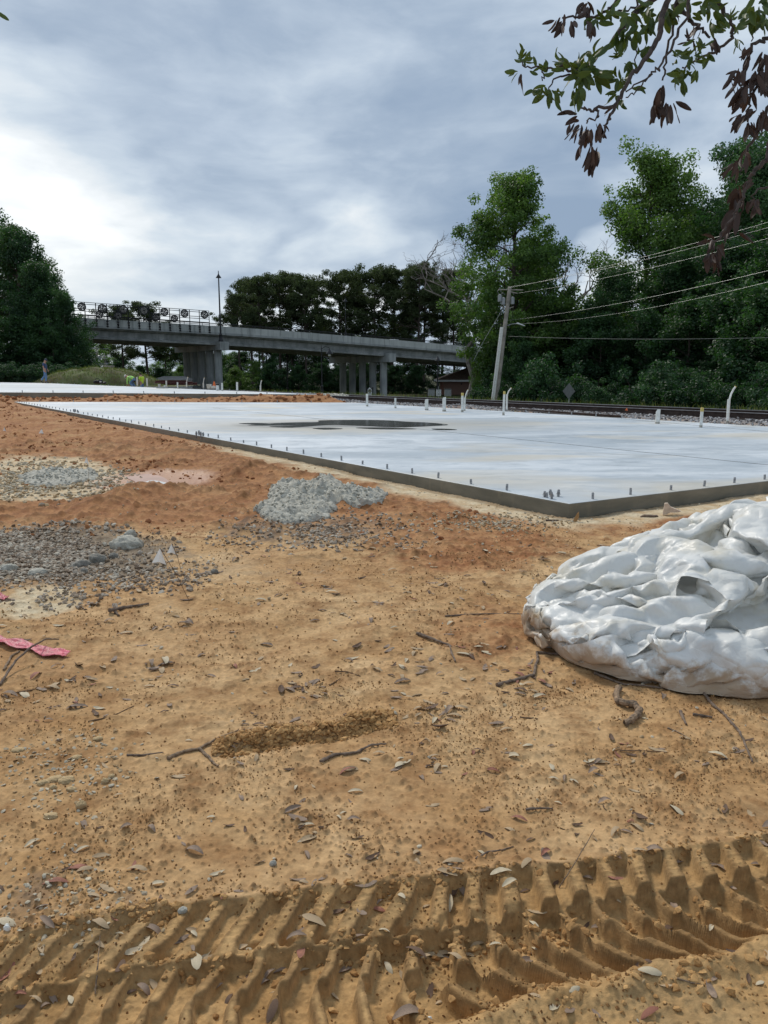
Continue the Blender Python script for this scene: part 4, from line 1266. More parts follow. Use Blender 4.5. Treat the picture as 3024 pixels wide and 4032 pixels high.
def make_pine(seed, H=22.0, bare=0.42, R=4.2, n=17000, size=0.34, dense=1.25):
    rng = np.random.default_rng(seed)
    root = empty('pine_tree')
    m = MB(); bend = rng.normal(size=2) * 0.35
    tp = [(bend[0] * sin(k * 2.2), bend[1] * sin(k * 2.0), H * k * 0.97) for k in np.linspace(0, 1, 9)]
    m.tube(tp, [0.30 * (1 - 0.78 * k) for k in np.linspace(0, 1, 9)], 8)
    cl = []
    nb = int(26 * dense)
    for i in range(nb):
        k = bare + (1 - bare) * (i + rng.random()) / nb
        f = (k - bare) / (1 - bare)
        rr = R * (0.55 + 0.75 * sin(min(1, f * 1.15 + 0.12) * pi) ** 0.8) * rng.uniform(0.55, 1.1)
        if f > 0.9: rr *= 0.5
        a = rng.random() * 2 * pi
        j = min(8, int(k * 8)); b0 = Vector(tp[j]); b0.z = H * k * 0.96
        e = b0 + Vector((cos(a) * rr, sin(a) * rr, rr * rng.uniform(0.05, 0.45)))
        P = limb(m, b0, e, 0.09, 0.025, rng)
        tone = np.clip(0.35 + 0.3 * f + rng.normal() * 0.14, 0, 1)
        for q in (0.45, 0.75, 1.0):
            if rng.random() < 0.2: continue
            p = b0.lerp(e, q) + Vector(rng.normal(size=3) * 0.45)
            w = rng.uniform(0.55, 1.15) * R / 4.2 * (1.15 if q > 0.5 else 0.8)
            cl.append((p.x, p.y, p.z + 0.25, w, w * 0.72, tone + rng.normal() * 0.08))
            if rng.random() < 0.7:
                p2 = p + Vector(rng.normal(size=3) * 0.9); cl.append((p2.x, p2.y, p2.z, w * 0.8, w * 0.6, tone))
    for i in range(int(7 * dense)):
        p = Vector((rng.normal() * R * 0.32, rng.normal() * R * 0.32, H * (0.93 + rng.random() * 0.07))); cl.append((p.x, p.y, p.z, 1.0, 0.7, 0.65))
    # short dead stubs below the crown
    for i in range(5):
        k = rng.uniform(0.3, bare); a = rng.random() * 6.28; limb(m, (0, 0, H * k), (cos(a) * 1.4, sin(a) * 1.4, H * k + 0.3), 0.05, 0.02, rng, 3)
    m.build('trunk', M_bark, root, True)
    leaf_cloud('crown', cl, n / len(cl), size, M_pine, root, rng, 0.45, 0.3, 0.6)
    return root


def make_broad(seed, H=16.0, W=4.0, low=0.12, n=30000, size=0.17, mat=None, shape='oval', gaps=0.0, nclump=90):
    """W: half width of the crown"""
    rng = np.random.default_rng(seed)
    root = empty('broadleaf_tree')
    m = MB(); tw = rng.normal(size=2) * 0.4
    tp = [(tw[0] * sin(k * 2.5), tw[1] * sin(k * 2.1), H * k * 0.95) for k in np.linspace(0, 1, 9)]
    m.tube(tp, [0.26 * (H / 16) * (1 - 0.85 * k) for k in np.linspace(0, 1, 9)], 8)
    cl = []
    for i in range(nclump):
        f = (i + rng.random()) / nclump
        k = low + (1 - low) * f
        if shape == 'oval': pr = max(0.12, sin(min(1.0, 0.18 + f * 0.86) * pi)) ** 0.75
        elif shape == 'cone': pr = (1 - f) ** 0.75 + 0.10
        else: pr = max(0.15, 1 - f ** 2.4)
        a = rng.random() * 2 * pi; rr = W * pr * rng.random() ** 0.42 * rng.uniform(0.8, 1.15)
        j = min(8, int(k * 8)); b0 = Vector(tp[j]); b0.z = max(0.3, H * k * 0.94 - rr * 0.45)
        e = Vector((b0.x + cos(a) * rr, b0.y + sin(a) * rr, H * k * 0.97))
        if rng.random() < gaps: continue
        if i % 3 == 0: limb(m, b0, e, 0.07 * H / 16, 0.02, rng)
        w = rng.uniform(0.55, 1.2) * W / 4.0
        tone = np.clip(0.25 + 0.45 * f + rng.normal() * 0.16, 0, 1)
        cl.append((e.x, e.y, e.z, w, w * 0.72, tone))
        if rng.random() < 0.75:
            e2 = e + Vector((cos(a), sin(a), 0.5)) * w * 0.9 + Vector(rng.normal(size=3) * 0.3)
            cl.append((e2.x, e2.y, e2.z, w * 0.55, w * 0.45, tone + 0.12))
    m.build('trunk', M_bark, root, True)
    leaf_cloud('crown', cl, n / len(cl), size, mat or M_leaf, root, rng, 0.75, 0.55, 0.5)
    return root


def make_shrub(seed, H=2.5, n=5000, size=0.14, mat=None, wide=1.0):
    rng = np.random.default_rng(seed); root = empty('shrub')
    m = MB(); cl = []
    for i in range(26):
        a = rng.random() * 6.28; r = rng.random() ** 0.5 * H * 0.62 * wide; z = H * (0.12 + 0.8 * rng.random() * (1 - 0.5 * (r / (H * 0.62 * wide)) ** 2))
        if i % 3 == 0: limb(m, (r * 0.2 * cos(a), r * 0.2 * sin(a), 0), (r * cos(a), r * sin(a), z), 0.03, 0.01, rng, 4)
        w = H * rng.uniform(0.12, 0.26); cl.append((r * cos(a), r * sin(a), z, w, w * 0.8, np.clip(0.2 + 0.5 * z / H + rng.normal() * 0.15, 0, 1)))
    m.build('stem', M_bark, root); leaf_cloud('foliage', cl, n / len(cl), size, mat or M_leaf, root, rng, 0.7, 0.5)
    return root


def put(src, x, y, z, s=1.0, sz=None, label=None, cat=None, group=None, first=False):
    o = src if first else copy_tree(src)
    o.location = (x, y, z); o.scale = (s, s, sz or s); o.rotation_euler = (0, 0, random.random() * 6.28)
    return tag(o, label, cat, group)


random.seed(21)
PV = [make_pine(s, 22, b_, R, n_) for s, b_, R, n_ in ((1, .48, 4.2, 20000), (2, .42, 4.5, 21000), (3, .50, 4.0, 18000), (5, .42, 4.3, 21000))]
used = [False] * 4


def pine(i, px, ptop, Y, zb=-2.6, wide=1.0, label='tall dark pine in the row behind the bridge', group='pines behind the bridge'):
    t_ = at(px, ptop, Y); h = t_.z - zb; s = h / 22.3
    o = put(PV[i], t_.x, Y, zb, s * wide, s, label, 'tree', group, first=not used[i]); used[i] = True; return o


pr = [(935, 1150, 138, 0, 1.0), (985, 1092, 150, 1, 1.1), (1040, 1085, 146, 2, 1.0), (1090, 1072, 152, 3, 1.0), (1145, 1070, 158, 0, 1.0), (1200, 1085, 148, 1, .9), (1262, 1100, 160, 2, 1.1), (1330, 1062, 150, 3, 1.05),
      (1385, 1075, 156, 0, 1.0), (1470, 1045, 148, 1, 1.1), (1535, 1058, 152, 2, 1.1), (1640, 1034, 146, 3, 1.05), (1672, 1052, 150, 0, 1.0), (1745, 1068, 160, 1, 1.0), (1800, 1060, 154, 2, 1.0), (1590, 1120, 168, 1, .9), (1010, 1160, 172, 3, 1.0)]
for i, (px, pt, Y, k, w) in enumerate(pr):
    ORD = ['first', 'second', 'third', 'fourth', 'fifth', 'sixth', 'seventh', 'eighth', 'ninth', 'tenth', 'eleventh', 'twelfth', 'thirteenth', 'fourteenth', 'fifteenth']
    lab = 'tall dark pine, %s from the left in the front row behind the bridge' % ORD[sorted(q[0] for q in pr[:15]).index(px)] if i < 15 else 'dark pine filling the gaps behind the front row beyond the bridge'
    g = 'pines behind the bridge'
    pine(k, px, pt, Y, wide=w, label=lab, group=g)
pine(1, 470, 1205, 128, wide=1.2, label='dark pine rising behind the ornamental bridge fence, left of the other one', group=None)
pine(3, 572, 1190, 124, wide=1.45, label='broad dark pine whose trunk shows under the bridge behind the workers', group=None)
pine(0, 640, 1262, 132, wide=1.1, label='lower dark pine just right of the broad one under the bridge', group=None)

BV = dict(
    tall=make_broad(11, 17, 4.3, 0.16, 56000, 0.185, M_leaf, 'oval', 0.06, 150),
    cone=make_broad(12, 17, 5.0, 0.08, 60000, 0.185, M_leaf, 'cone', 0.03, 150),
    big=make_broad(13, 17, 5.2, 0.08, 50000, 0.19, M_leafb, 'round', 0.06, 130),
    dark=make_broad(14, 13, 4.4, 0.04, 36000, 0.19, M_leafd, 'round', 0.0, 110),
    fill=make_broad(15, 9, 3.8, 0.02, 22000, 0.20, M_leafd, 'round', 0.0, 80),
    bush=make_broad(16, 8, 3.3, 0.0, 20000, 0.16, M_leaf, 'oval', 0.0, 80))
bused = {k: False for k in BV}
BH = dict(tall=17, cone=17, big=17, dark=13, fill=9, bush=8)


def btree(kind, px, ptop, Y, zb, w, label, group=None, rot=None, x=None):
    t_ = at(px, ptop, Y); h = t_.z - zb; s = h / BH[kind]
    o = put(BV[kind], t_.x if x is None else x, Y, zb, s * w, s, label, 'tree', group, first=not bused[kind]); bused[kind] = True
    if rot is not None: o.rotation_euler = (0, 0, rot)
    return o


# right-hand forest behind the railway
btree('tall', 2050, 668, 58, -1.5, 1.02, 'tall bright green tree standing alone left of the big gap of sky', rot=0.4)
btree('cone', 1935, 1072, 60, -1.5, 0.40, 'narrow pointed green tree in front of the dead tree', rot=2.0)
btree('bush', 2140, 1010, 62, -1.5, 0.8, 'slim half-height tree just right of the tall bright green one', rot=1.0)
btree('cone', 2560, 600, 60, -1.5, 0.98, 'very tall broad green tree right of the gap of sky', rot=3.3)
btree('big', 2850, 560, 62, -1.5, 0.92, 'tallest feathery tree near the right edge of the picture', rot=0.8)
btree('big', 3080, 590, 56, -1.5, 0.9, 'tall tree cut by the right edge of the picture', rot=4.0)
btree('dark', 2430, 1060, 54, -1.5, 1.0, 'dark rounded tree under the left limbs of the very tall broad one', rot=1.9)
g = 'dense dark trees along the far side of the railway'; lab = 'dense dark green tree in the thicket along the far side of the railway'
for kind, px, pt, Y, w in (('dark', 2250, 1240, 58, 1.0), ('dark', 2650, 1000, 54, 1.1), ('dark', 2880, 960, 52, 1.1), ('dark', 3080, 900, 48, 1.1), ('fill', 2050, 1300, 56, 0.9), ('fill', 2130, 1180, 60, 1.1),
                           ('fill', 2360, 1240, 52, 1.15), ('fill', 2520, 1220, 50, 1.1), ('fill', 2700, 1180, 47, 1.1), ('fill', 2860, 1160, 45, 1.1), ('fill', 3020, 1120, 42, 1.1), ('fill', 2030, 1235, 58, 0.7), ('fill', 3200, 1000, 44, 1.2),
                           ('dark', 2200, 1190, 68, 1.1), ('dark', 2400, 1120, 68, 1.0), ('fill', 2080, 1350, 53, 1.0), ('dark', 2750, 820, 66, 1.1), ('dark', 2960, 780, 64, 1.1), ('fill', 2290, 1225, 62, 1.1), ('fill', 2060, 1150, 66, 0.85)):
    btree(kind, px, pt, Y, -1.5, w, lab, g)
g2 = 'shrubs at the foot of the forest'; lab2 = 'leafy dark shrub at the foot of the forest behind the rails'
SV = [make_shrub(31, 2.6, 5200, 0.15, M_leafd), make_shrub(32, 2.2, 4600, 0.13, M_leafd, 1.2), make_shrub(33, 2.8, 5600, 0.15, M_leafb)]
sused = [False] * 3
for i in range(44):
    px = 1935 + i * 30 + random.uniform(-12, 12)
    tt = (px - 1850) / 1400
    Y = 51 - 17.5 * tt + random.uniform(-1.5, 2.5)
    k = i % 3
    p = at(px, 1500, Y); s = random.uniform(0.45, 1.15)
    put(SV[k], p.x, Y, -1.05 - 0.2 * (1 - tt), s, s * random.uniform(0.8, 1.3), lab2, 'shrub', g2, first=not sused[k]); sused[k] = True

# big dark trees at the left edge
btree('dark', 40, 905, 78, -0.6, 0.9, 'huge dark tree at the left edge, its crown the highest on that side', rot=0.5)
btree('dark', -100, 830, 84, -0.6, 1.0, 'tall dark tree cut by the left edge of the picture', rot=2.5)
pine(3, 8, 880, 82, -0.6, 1.0, 'pine top poking out above the dark trees at the left edge', None)
btree('dark', 165, 1040, 74, -0.6, 0.95, 'dark rounded tree stepping down right of the huge one at the left', rot=4.0)
btree('dark', 232, 1150, 72, -0.6, 0.85, 'smaller dark tree closing the left group beside the bridge end', rot=1.2)
btree('bush', 290, 1375, 76, -0.4, 1.5, 'bright green low tree at the foot of the left group beside the grass mound', rot=1.2)
btree('fill', 60, 1250, 71, -0.6, 1.2, 'low dark tree behind the walking man', rot=2.2)
btree('fill', 180, 1290, 70, -0.6, 1.1, 'low dark tree right behind the walking man and left of the bright low one', rot=3.2)
btree('fill', -60, 1200, 70, -0.6, 1.3, 'low dark tree at the left edge near the far slab', rot=0.2)
for i in range(9):
    p = at(-60 + i * 40, 1500, 65 + random.uniform(-1, 2)); k = i % 3
    put(SV[k], p.x, p.y, 0.1, 0.8, 0.8, 'low shrub at the foot of the dark trees behind the walking man', 'shrub', 'shrubs behind the walking man')

# green distance seen under the bridge
g3 = 'distant trees seen under the bridge'; lab3 = 'distant green tree seen under the bridge'
for i, (kind, px, pt, Y, w) in enumerate((('bush', 355, 1345, 175, 1.4), ('bush', 425, 1350, 185, 1.2), ('dark', 480, 1400, 170, 1.3), ('bush', 640, 1395, 175, 1.3), ('fill', 690, 1370, 165, 1.3), ('bush', 720, 1440, 150, 1.2),
                                          ('bush', 905, 1395, 170, 1.3), ('fill', 960, 1385, 165, 1.3), ('bush', 1000, 1420, 140, 1.2), ('dark', 1040, 1330, 168, 1.3), ('dark', 1120, 1320, 160, 1.2), ('dark', 1200, 1310, 165, 1.2), ('dark', 1290, 1320, 158, 1.2),
                                          ('dark', 1370, 1310, 164, 1.2), ('dark', 1450, 1320, 160, 1.2), ('dark', 1540, 1320, 162, 1.2), ('dark', 1620, 1330, 158, 1.2), ('fill', 1080, 1430, 135, 1.2), ('fill', 1180, 1440, 138, 1.3), ('fill', 1260, 1430, 134, 1.3), ('fill', 1350, 1440, 136, 1.3), ('fill', 1440, 1430, 132, 1.2), ('fill', 1560, 1440, 134, 1.3), ('fill', 1650, 1440, 136, 1.2), ('bush', 930, 1450, 120, 1.2), ('dark', 1830, 1330, 150, 1.2), ('dark', 1730, 1340, 158, 1.2), ('fill', 545, 1440, 140, 1.3), ('fill', 470, 1455, 135, 1.3), ('fill', 330, 1420, 150, 1.3),
                                          ('bush', 770, 1400, 180, 1.3), ('fill', 830, 1390, 170, 1.3), ('dark', 880, 1400, 172, 1.2), ('fill', 620, 1450, 128, 1.2), ('fill', 760, 1470, 125, 1.2), ('fill', 860, 1460, 128, 1.2))):
    btree(kind, px, pt, Y, -2.8, w, lab3, g3)


# dead tree
def dead_tree(px0, pyb, px1, pyt, Y, seed, label, spread=5.0):
    rng = np.random.default_rng(seed); b_ = at(px0, pyb, Y); t_ = at(px1, pyt, Y); h = t_.z - b_.z
    root = empty('dead_tree', b_, 0, label, 'tree')
    m = MB(); lim = MB()
    top = Vector((t_.x - b_.x, 0, h))
    P = limb(m, (0, 0, 0), top * 0.55, 0.28, 0.16, rng, 6, 0.02)
    def grow(a, d, L, r, lv):
        e = a + d * L; Q = limb(lim, a, e, r, r * 0.45, rng, 5, 0.07)
        if lv == 0: return
        for k in range(3 if lv > 1 else 4):
            q = Q[rng.integers(2, 6)]; nd = (d + Vector(rng.normal(size=3) * 0.55)).normalized(); nd.z = abs(nd.z) * 0.8 + 0.1
            grow(q, nd.normalized(), L * rng.uniform(0.45, 0.7), r * 0.5, lv - 1)
    a = top * 0.55
    for k in range(6):
        d = Vector(((k - 2.5) / 2.5 * 0.85 + rng.normal() * 0.1, rng.normal() * 0.4, 0.9)).normalized()
        grow(a - top * 0.08 * rng.random() * 2, d, h * rng.uniform(0.3, 0.46), 0.11, 3)
    m.build('trunk', M_barkg, root, True); lim.build('bare_limbs', M_barkg, root)


dead_tree(1850, 1560, 1850, 935, 64, 3, 'leafless dead tree with a spread of bare grey limbs left of the tall green tree')
dead_tree(2240, 1500, 2235, 1010, 72, 8, 'thin bare dead tree poking up right of the tall green tree')


# grass mound beyond the far slab
def mound():
    c = at(385, 1500, 63.5); n = 90; rx, ry = 5.4, 3.0
    u = np.linspace(-1.3, 1.3, n); X, Y = np.meshgrid(u * rx * 1.1, u * ry * 1.2)
    r = np.sqrt((X / rx) ** 2 + (Y / ry) ** 2)
    Z = 1.42 * np.clip(1 - r ** 2.2, 0, 1) ** 0.8 * (1 + 0.10 * vn(X, Y, 3)) + 0.06 * fbm(X * 1.5, Y * 1.5, 3, 4) - 0.25
    X = X + c.x; Y = Y + c.y; Z = Z + 0.35
    V = np.stack([X, Y, Z], -1).reshape(-1, 3); i = (np.arange(n - 1)[:, None] * n + np.arange(n - 1)[None]).ravel()
    m = simple('mound_turf', (0.10, 0.125, 0.04), 0.95, 0.2, 0.9, bump=0.4, col2=(0.085, 0.06, 0.032))
    o = np_mesh('mound', V, np.stack([i, i + 1, i + n + 1, i + n], 1), m, smooth=True); o['kind'] = 'structure'
    rng = np.random.default_rng(6); k = 15000; a = rng.integers(0, len(V), k)
    keep = (r.ravel()[a] < 1.15) & (vn(V[a, 0] * 0.9, V[a, 1] * 1.6, 9) > -0.25); a = a[keep]; P = V[a] + rng.normal(size=(len(a), 3)) * (0.06, 0.05, 0.0)
    grass_blades('grass', P, rng.uniform(0.08, 0.24, len(a)), rng)


M_grass = tinted('grass_blades', [(0.06, 0.10, 0.025), (0.10, 0.15, 0.035), (0.16, 0.19, 0.06), (0.20, 0.17, 0.08)], 0.7, 0.2, 0.1, 1, (1.4, 1.5, 0.6))


def grass_blades(name, P, h, rng, w=0.02, ):
    n = len(P); a = rng.random(n) * 6.28; lean = rng.normal(size=(n, 2)) * 0.4
    dx = np.cos(a)[:, None] * w * np.array([[1, 0, 0]]) + np.sin(a)[:, None] * w * np.array([[0, 1, 0]])
    up = np.stack([lean[:, 0] * h, lean[:, 1] * h, h], -1)
    V = np.stack([P - dx, P + dx, P + up], 1).reshape(-1, 3); F = np.arange(n * 3).reshape(-1, 3)
    o = np_mesh(name, V, F, M_grass); add_attr(o, 'tint', np.repeat(rng.random(n), 3), 1); o['kind'] = 'stuff'; return o


mound()
rng = np.random.default_rng(16); n = 9000
q = rng.uniform(-3.7, -1.9, n); s = 2 + 24 * rng.random(n)
xy = R0[None] + TD[None] * s[:, None] + TN[None] * q[:, None]
kk = fbm(xy[:, 0] * 0.5, xy[:, 1] * 0.5, 2, 12) > 0.0; xy = xy[kk]
grass_blades('grass', np.stack([xy[:, 0], xy[:, 1], terrain(xy[:, 0], xy[:, 1]) - 0.005], -1), rng.uniform(0.04, 0.13, len(xy)), rng, 0.006)
q = rng.uniform(2.3, 4.8, 7000); s = -8 + 40 * rng.random(7000); xy = R0[None] + TD[None] * s[:, None] + TN[None] * q[:, None]
grass_blades('weeds', np.stack([xy[:, 0], xy[:, 1], terrain(xy[:, 0], xy[:, 1]) - 0.005], -1), rng.uniform(0.1, 0.35, len(xy)), rng, 0.012)
# ---------------------------------------------------------------- crumpled plastic sheet: a small cloth solver
HC = np.array([2.02, 3.30]); HA = radians(14)            # centre and turn of the heap


def heap_core(x, y):
    """height of what lies under the sheet and a plan radius (1 on the rim)"""
    dx, dy = x - HC[0], y - HC[1]
    u = dx * cos(HA) + dy * sin(HA); v = -dx * sin(HA) + dy * cos(HA)
    rx = np.where(u < 0, 1.40, 1.6); ry = np.where(v < 0, 0.82, 0.80)
    r = np.sqrt((u / rx) ** 2 + (v / ry) ** 2)
    h = 0.335 * np.clip(1 - r ** 2.3, 0, 1) ** 0.72
    h = h * (0.80 + 0.20 * sst(-1.2, 0.1, u)) + (0.05 * vn(x * 2.2, y * 2.2, 200) + 0.07 * (0.5 - np.abs(vn(x * 3.1 + 1, y * 4.2, 205))) + 0.03 * np.abs(vn(x * 8, y * 8, 207))) * np.clip(1 - r, 0, 1) ** 0.5
    return h, r


def cloth_sheet(nx, ny, ext, seed, iters, slack=1.5, lift=0.02, aniso=(1.0, 1.0), off=(0, 0), rmax=1.04, iso=None, angle=0.0, grav=0.0004, bend=0.16, namp=0.16, nsc=4.0):
    rng = np.random.default_rng(seed)
    gx, gy = np.meshgrid(np.linspace(-1, 1, nx), np.linspace(-1, 1, ny), indexing='ij')
    jx = rng.uniform(-0.36, 0.36, gx.shape) * 2 / nx; jy = rng.uniform(-0.36, 0.36, gx.shape) * 2 / ny
    jx[[0, -1]] = 0; jx[:, [0, -1]] = 0; jy[[0, -1]] = 0; jy[:, [0, -1]] = 0
    gx = gx + jx; gy = gy + jy
    # square to disc so that the sheet fits the rim
    dxk = gx * np.sqrt(1 - gy ** 2 / 2); dyk = gy * np.sqrt(1 - gx ** 2 / 2)
    u = dxk * ext[0] + off[0]; v = dyk * ext[1] + off[1]
    X = HC[0] + u * cos(HA + angle) - v * sin(HA + angle); Y = HC[1] + u * sin(HA + angle) + v * cos(HA + angle)
    h, r = heap_core(X, Y)
    n1 = fbm(X * nsc + seed, Y * nsc, 4, seed + 5, 0.6)
    P = np.stack([X, Y, h + lift + 0.6 * namp + namp * n1], -1)
    Q = P.copy()
    lx = np.hypot(np.diff(X, axis=0), np.diff(Y, axis=0)) * slack * aniso[0]
    ly = np.hypot(np.diff(X, axis=1), np.diff(Y, axis=1)) * slack * aniso[1]
    lx = lx * (1 + 0.25 * fbm(X[:-1] * 2, Y[:-1] * 2, 2, seed + 9)); ly = ly * (1 + 0.25 * fbm(X[:, :-1] * 2 + 7, Y[:, :-1] * 2, 2, seed + 19))

    def relax(a, b_, L, k):
        d = b_ - a; l = np.linalg.norm(d, axis=-1) + 1e-9
        c = (k * 0.5 * (l - L) / l)[..., None] * d
        return c
    dg = np.sqrt((lx[:, :-1] ** 2 + ly[:-1] ** 2))
    for it in range(iters):
        vel = (P - Q) * 0.93; Q = P.copy(); vel[..., 2] -= grav
        vel = np.clip(vel, -0.02, 0.02)
        P = P + vel
        for _ in range(3):
            C = np.zeros_like(P); W = np.zeros(P.shape[:2])
            c = relax(P[:-1], P[1:], lx, 1.0); C[:-1] += c; C[1:] -= c; W[:-1] += 1; W[1:] += 1
            c = relax(P[:, :-1], P[:, 1:], ly, 1.0); C[:, :-1] += c; C[:, 1:] -= c; W[:, :-1] += 1; W[:, 1:] += 1
            c = relax(P[:-1, :-1], P[1:, 1:], dg, 0.5); C[:-1, :-1] += c; C[1:, 1:] -= c; W[:-1, :-1] += .6; W[1:, 1:] += .6
            c = relax(P[1:, :-1], P[:-1, 1:], dg, 0.5); C[1:, :-1] += c; C[:-1, 1:] -= c; W[1:, :-1] += .6; W[:-1, 1:] += .6
            c = relax(P[:-2], P[2:], lx[:-1] + lx[1:], bend); C[:-2] += c; C[2:] -= c
            c = relax(P[:, :-2], P[:, 2:], ly[:, :-1] + ly[:, 1:], bend); C[:, :-2] += c; C[:, 2:] -= c
            c = relax(P[:-4], P[4:], lx[:-3] + lx[1:-2] + lx[2:-1] + lx[3:], 0.06); C[:-4] += c; C[4:] -= c
            c = relax(P[:, :-4], P[:, 4:], ly[:, :-3] + ly[:, 1:-2] + ly[:, 2:-1] + ly[:, 3:], 0.06); C[:, :-4] += c; C[:, 4:] -= c
            P = P + C / (W[..., None] * 0.62)
            h, r = heap_core(P[..., 0], P[..., 1])
            g = 0.012
            lo = np.maximum(h + lift, g)
            under = P[..., 2] < lo
            P[..., 2] = np.where(under, lo, P[..., 2])
            P[..., 2] = np.minimum(P[..., 2], h + lift + 0.125)
            # rim keeps the slack in
            out = r > rmax
            k = np.where(out, rmax / np.maximum(r, 1e-6), 1.0)[..., None]
            P[..., :2] = HC + (P[..., :2] - HC) * k
            Q = np.where(under[..., None], Q + (P - Q) * 0.6, Q)
    return P


def smooth_up(P):
    """double the grid with cubic interpolation"""
    def up(A):
        B = np.empty((A.shape[0] * 2 - 1,) + A.shape[1:]); B[::2] = A
        m = 0.5 * (A[:-1] + A[1:])
        m[1:-1] = (9 * (A[1:-2] + A[2:-1]) - (A[:-3] + A[3:])) / 16
        B[1::2] = m; return B
    return np.swapaxes(up(np.swapaxes(up(P), 0, 1)), 0, 1)


def facet_up(P, k, seed, rounds=2):
    """each cell becomes two flat facets (diagonal picked at random), split k times; creases rounded a little"""
    nx, ny = P.shape[:2]; rng = np.random.default_rng(seed)
    diag = rng.random((nx - 1, ny - 1)) < 0.5
    X = np.arange((nx - 1) * k + 1) / k; Y = np.arange((ny - 1) * k + 1) / k
    ix = np.minimum(X.astype(int), nx - 2); iy = np.minimum(Y.astype(int), ny - 2)
    fx = (X - ix)[:, None, None]; fy = (Y - iy)[None, :, None]
    a = P[ix][:, iy]; b_ = P[ix + 1][:, iy]; c = P[ix][:, iy + 1]; d = P[ix + 1][:, iy + 1]
    m1 = np.where(fx > fy, a + (b_ - a) * fx + (d - b_) * fy, a + (c - a) * fy + (d - c) * fx)
    m2 = np.where(fx + fy < 1, a + (b_ - a) * fx + (c - a) * fy, d + (c - d) * (1 - fx) + (b_ - d) * (1 - fy))
    D = diag[ix][:, iy][..., None]
    Q = np.where(D, m1, m2)
    for _ in range(rounds):
        R = Q.copy(); R[1:-1, 1:-1] = 0.5 * Q[1:-1, 1:-1] + 0.125 * (Q[2:, 1:-1] + Q[:-2, 1:-1] + Q[1:-1, 2:] + Q[1:-1, :-2]); Q = R
    return Q


def grid_faces(nx, ny):
    i = (np.arange(nx - 1)[:, None] * ny + np.arange(ny - 1)[None]).ravel()
    return np.stack([i, i + ny, i + ny + 1, i + 1], 1)
def tri_wave(x): return np.abs((x % 1.0) * 2 - 1) - 0.5


def crease(P, U, V, amps, seed):
    """sharp-edged flat facets pressed into the sheet along its normals"""
    rng = np.random.default_rng(seed)
    du = np.gradient(P, axis=0); dv = np.gradient(P, axis=1)
    N = np.cross(du, dv); N /= np.linalg.norm(N, axis=-1, keepdims=True) + 1e-9
    d = np.zeros(P.shape[:2])
    for wl, a, cnt in amps:
        for k in range(cnt):
            th = rng.random() * pi; ph = rng.random() * 9
            w = 0.30 * vn(U / wl * 0.5 + ph, V / wl * 0.5, seed + k)
            m = sst(-0.1, 0.35, vn(U / wl * 0.32 + 5 * k, V / wl * 0.32 - ph, seed + 40 + k))
            d += a / sqrt(cnt) * 1.6 * m * tri_wave((U * cos(th) + V * sin(th)) / wl + w + ph)
    return P + N * d[..., None]


def plastic_material():
    m, t, b, out = mat_new('white_plastic_sheet')
    g = t.n.new('ShaderNodeTexCoord'); tc = g.outputs['Object']
    n1 = t.noise(tc, 2.2, 5, 0.6); n2 = t.noise(tc, 45, 4, 0.7); n3 = t.noise(tc, 6, 4, 0.6)
    c = t.mix(t.mapr(n1, 0.35, 0.65), (0.82, 0.82, 0.795), (0.74, 0.73, 0.68))
    c = t.mix(t.mapr(n3, 0.52, 0.70, 0, 0.6), c, (0.64, 0.57, 0.42))
    sp = t.n.new('ShaderNodeSeparateXYZ'); t.l.new(tc, sp.inputs[0])
    low = t.mapr(sp.outputs[2], 0.20, 0.02, 0, 0.46)
    mud = t.mapr(t.math('ADD', t.math('ADD', t.math('MULTIPLY', n3, 0.75), t.math('MULTIPLY', n2, 0.35)), low), 0.78, 0.92, 0, 0.75)
    c = t.mix(mud, c, (0.40, 0.24, 0.10))
    t.l.new(c, b.inputs['Base Color'])
    t.l.new(t.mapr(mud, 0, 0.7, 0.42, 0.85), b.inputs['Roughness']); b.inputs['Specular IOR Level'].default_value = 0.5
    bn = t.n.new('ShaderNodeBump'); bn.inputs['Strength'].default_value = 0.5; bn.inputs['Distance'].default_value = 0.012
    vo = t.n.new('ShaderNodeTexVoronoi'); vo.feature = 'DISTANCE_TO_EDGE'; vo.inputs['Scale'].default_value = 13
    wv = t.vmath('ADD', tc, t.vmath('SCALE', t.node('ShaderNodeTexNoise', Scale=6.0).outputs['Color'])); wv.node.inputs[1].links[0].from_node.inputs['Scale'].default_value = 0.10
    t.l.new(wv, vo.inputs['Vector'])
    h = t.math('ADD', t.math('MULTIPLY', t.math('MINIMUM', vo.outputs['Distance'], 0.25), 1.6), t.math('MULTIPLY', t.noise(tc, 30, 3, 0.5, 1.0), 0.35))
    t.l.new(h, bn.inputs['Height']); t.l.new(bn.outputs[0], b.inputs['Normal'])
    tr = t.node('ShaderNodeBsdfTranslucent', Color=(0.85, 0.86, 0.84, 1))
    mx = t.n.new('ShaderNodeMixShader'); mx.inputs[0].default_value = 0.15
    t.l.new(b.outputs[0], mx.inputs[1]); t.l.new(tr.outputs[0], mx.inputs[2]); t.l.new(mx.outputs[0], out.inputs[0])
    return m


M_plastic = plastic_material()


def heap_hit(px, py, lift=0.07):
    r = ray(px, py)
    for k in range(400):
        t = 1.8 + k * 0.01
        x, y, z = r[0] * t, r[1] * t, CZ + r[2] * t
        h, rr = heap_core(np.array([x]), np.array([y]))
        if z < max(h[0] + (lift if rr[0] < 1 else 0.0), 0.015): return np.array([x, y, z])
    return np.array([x, y, z])


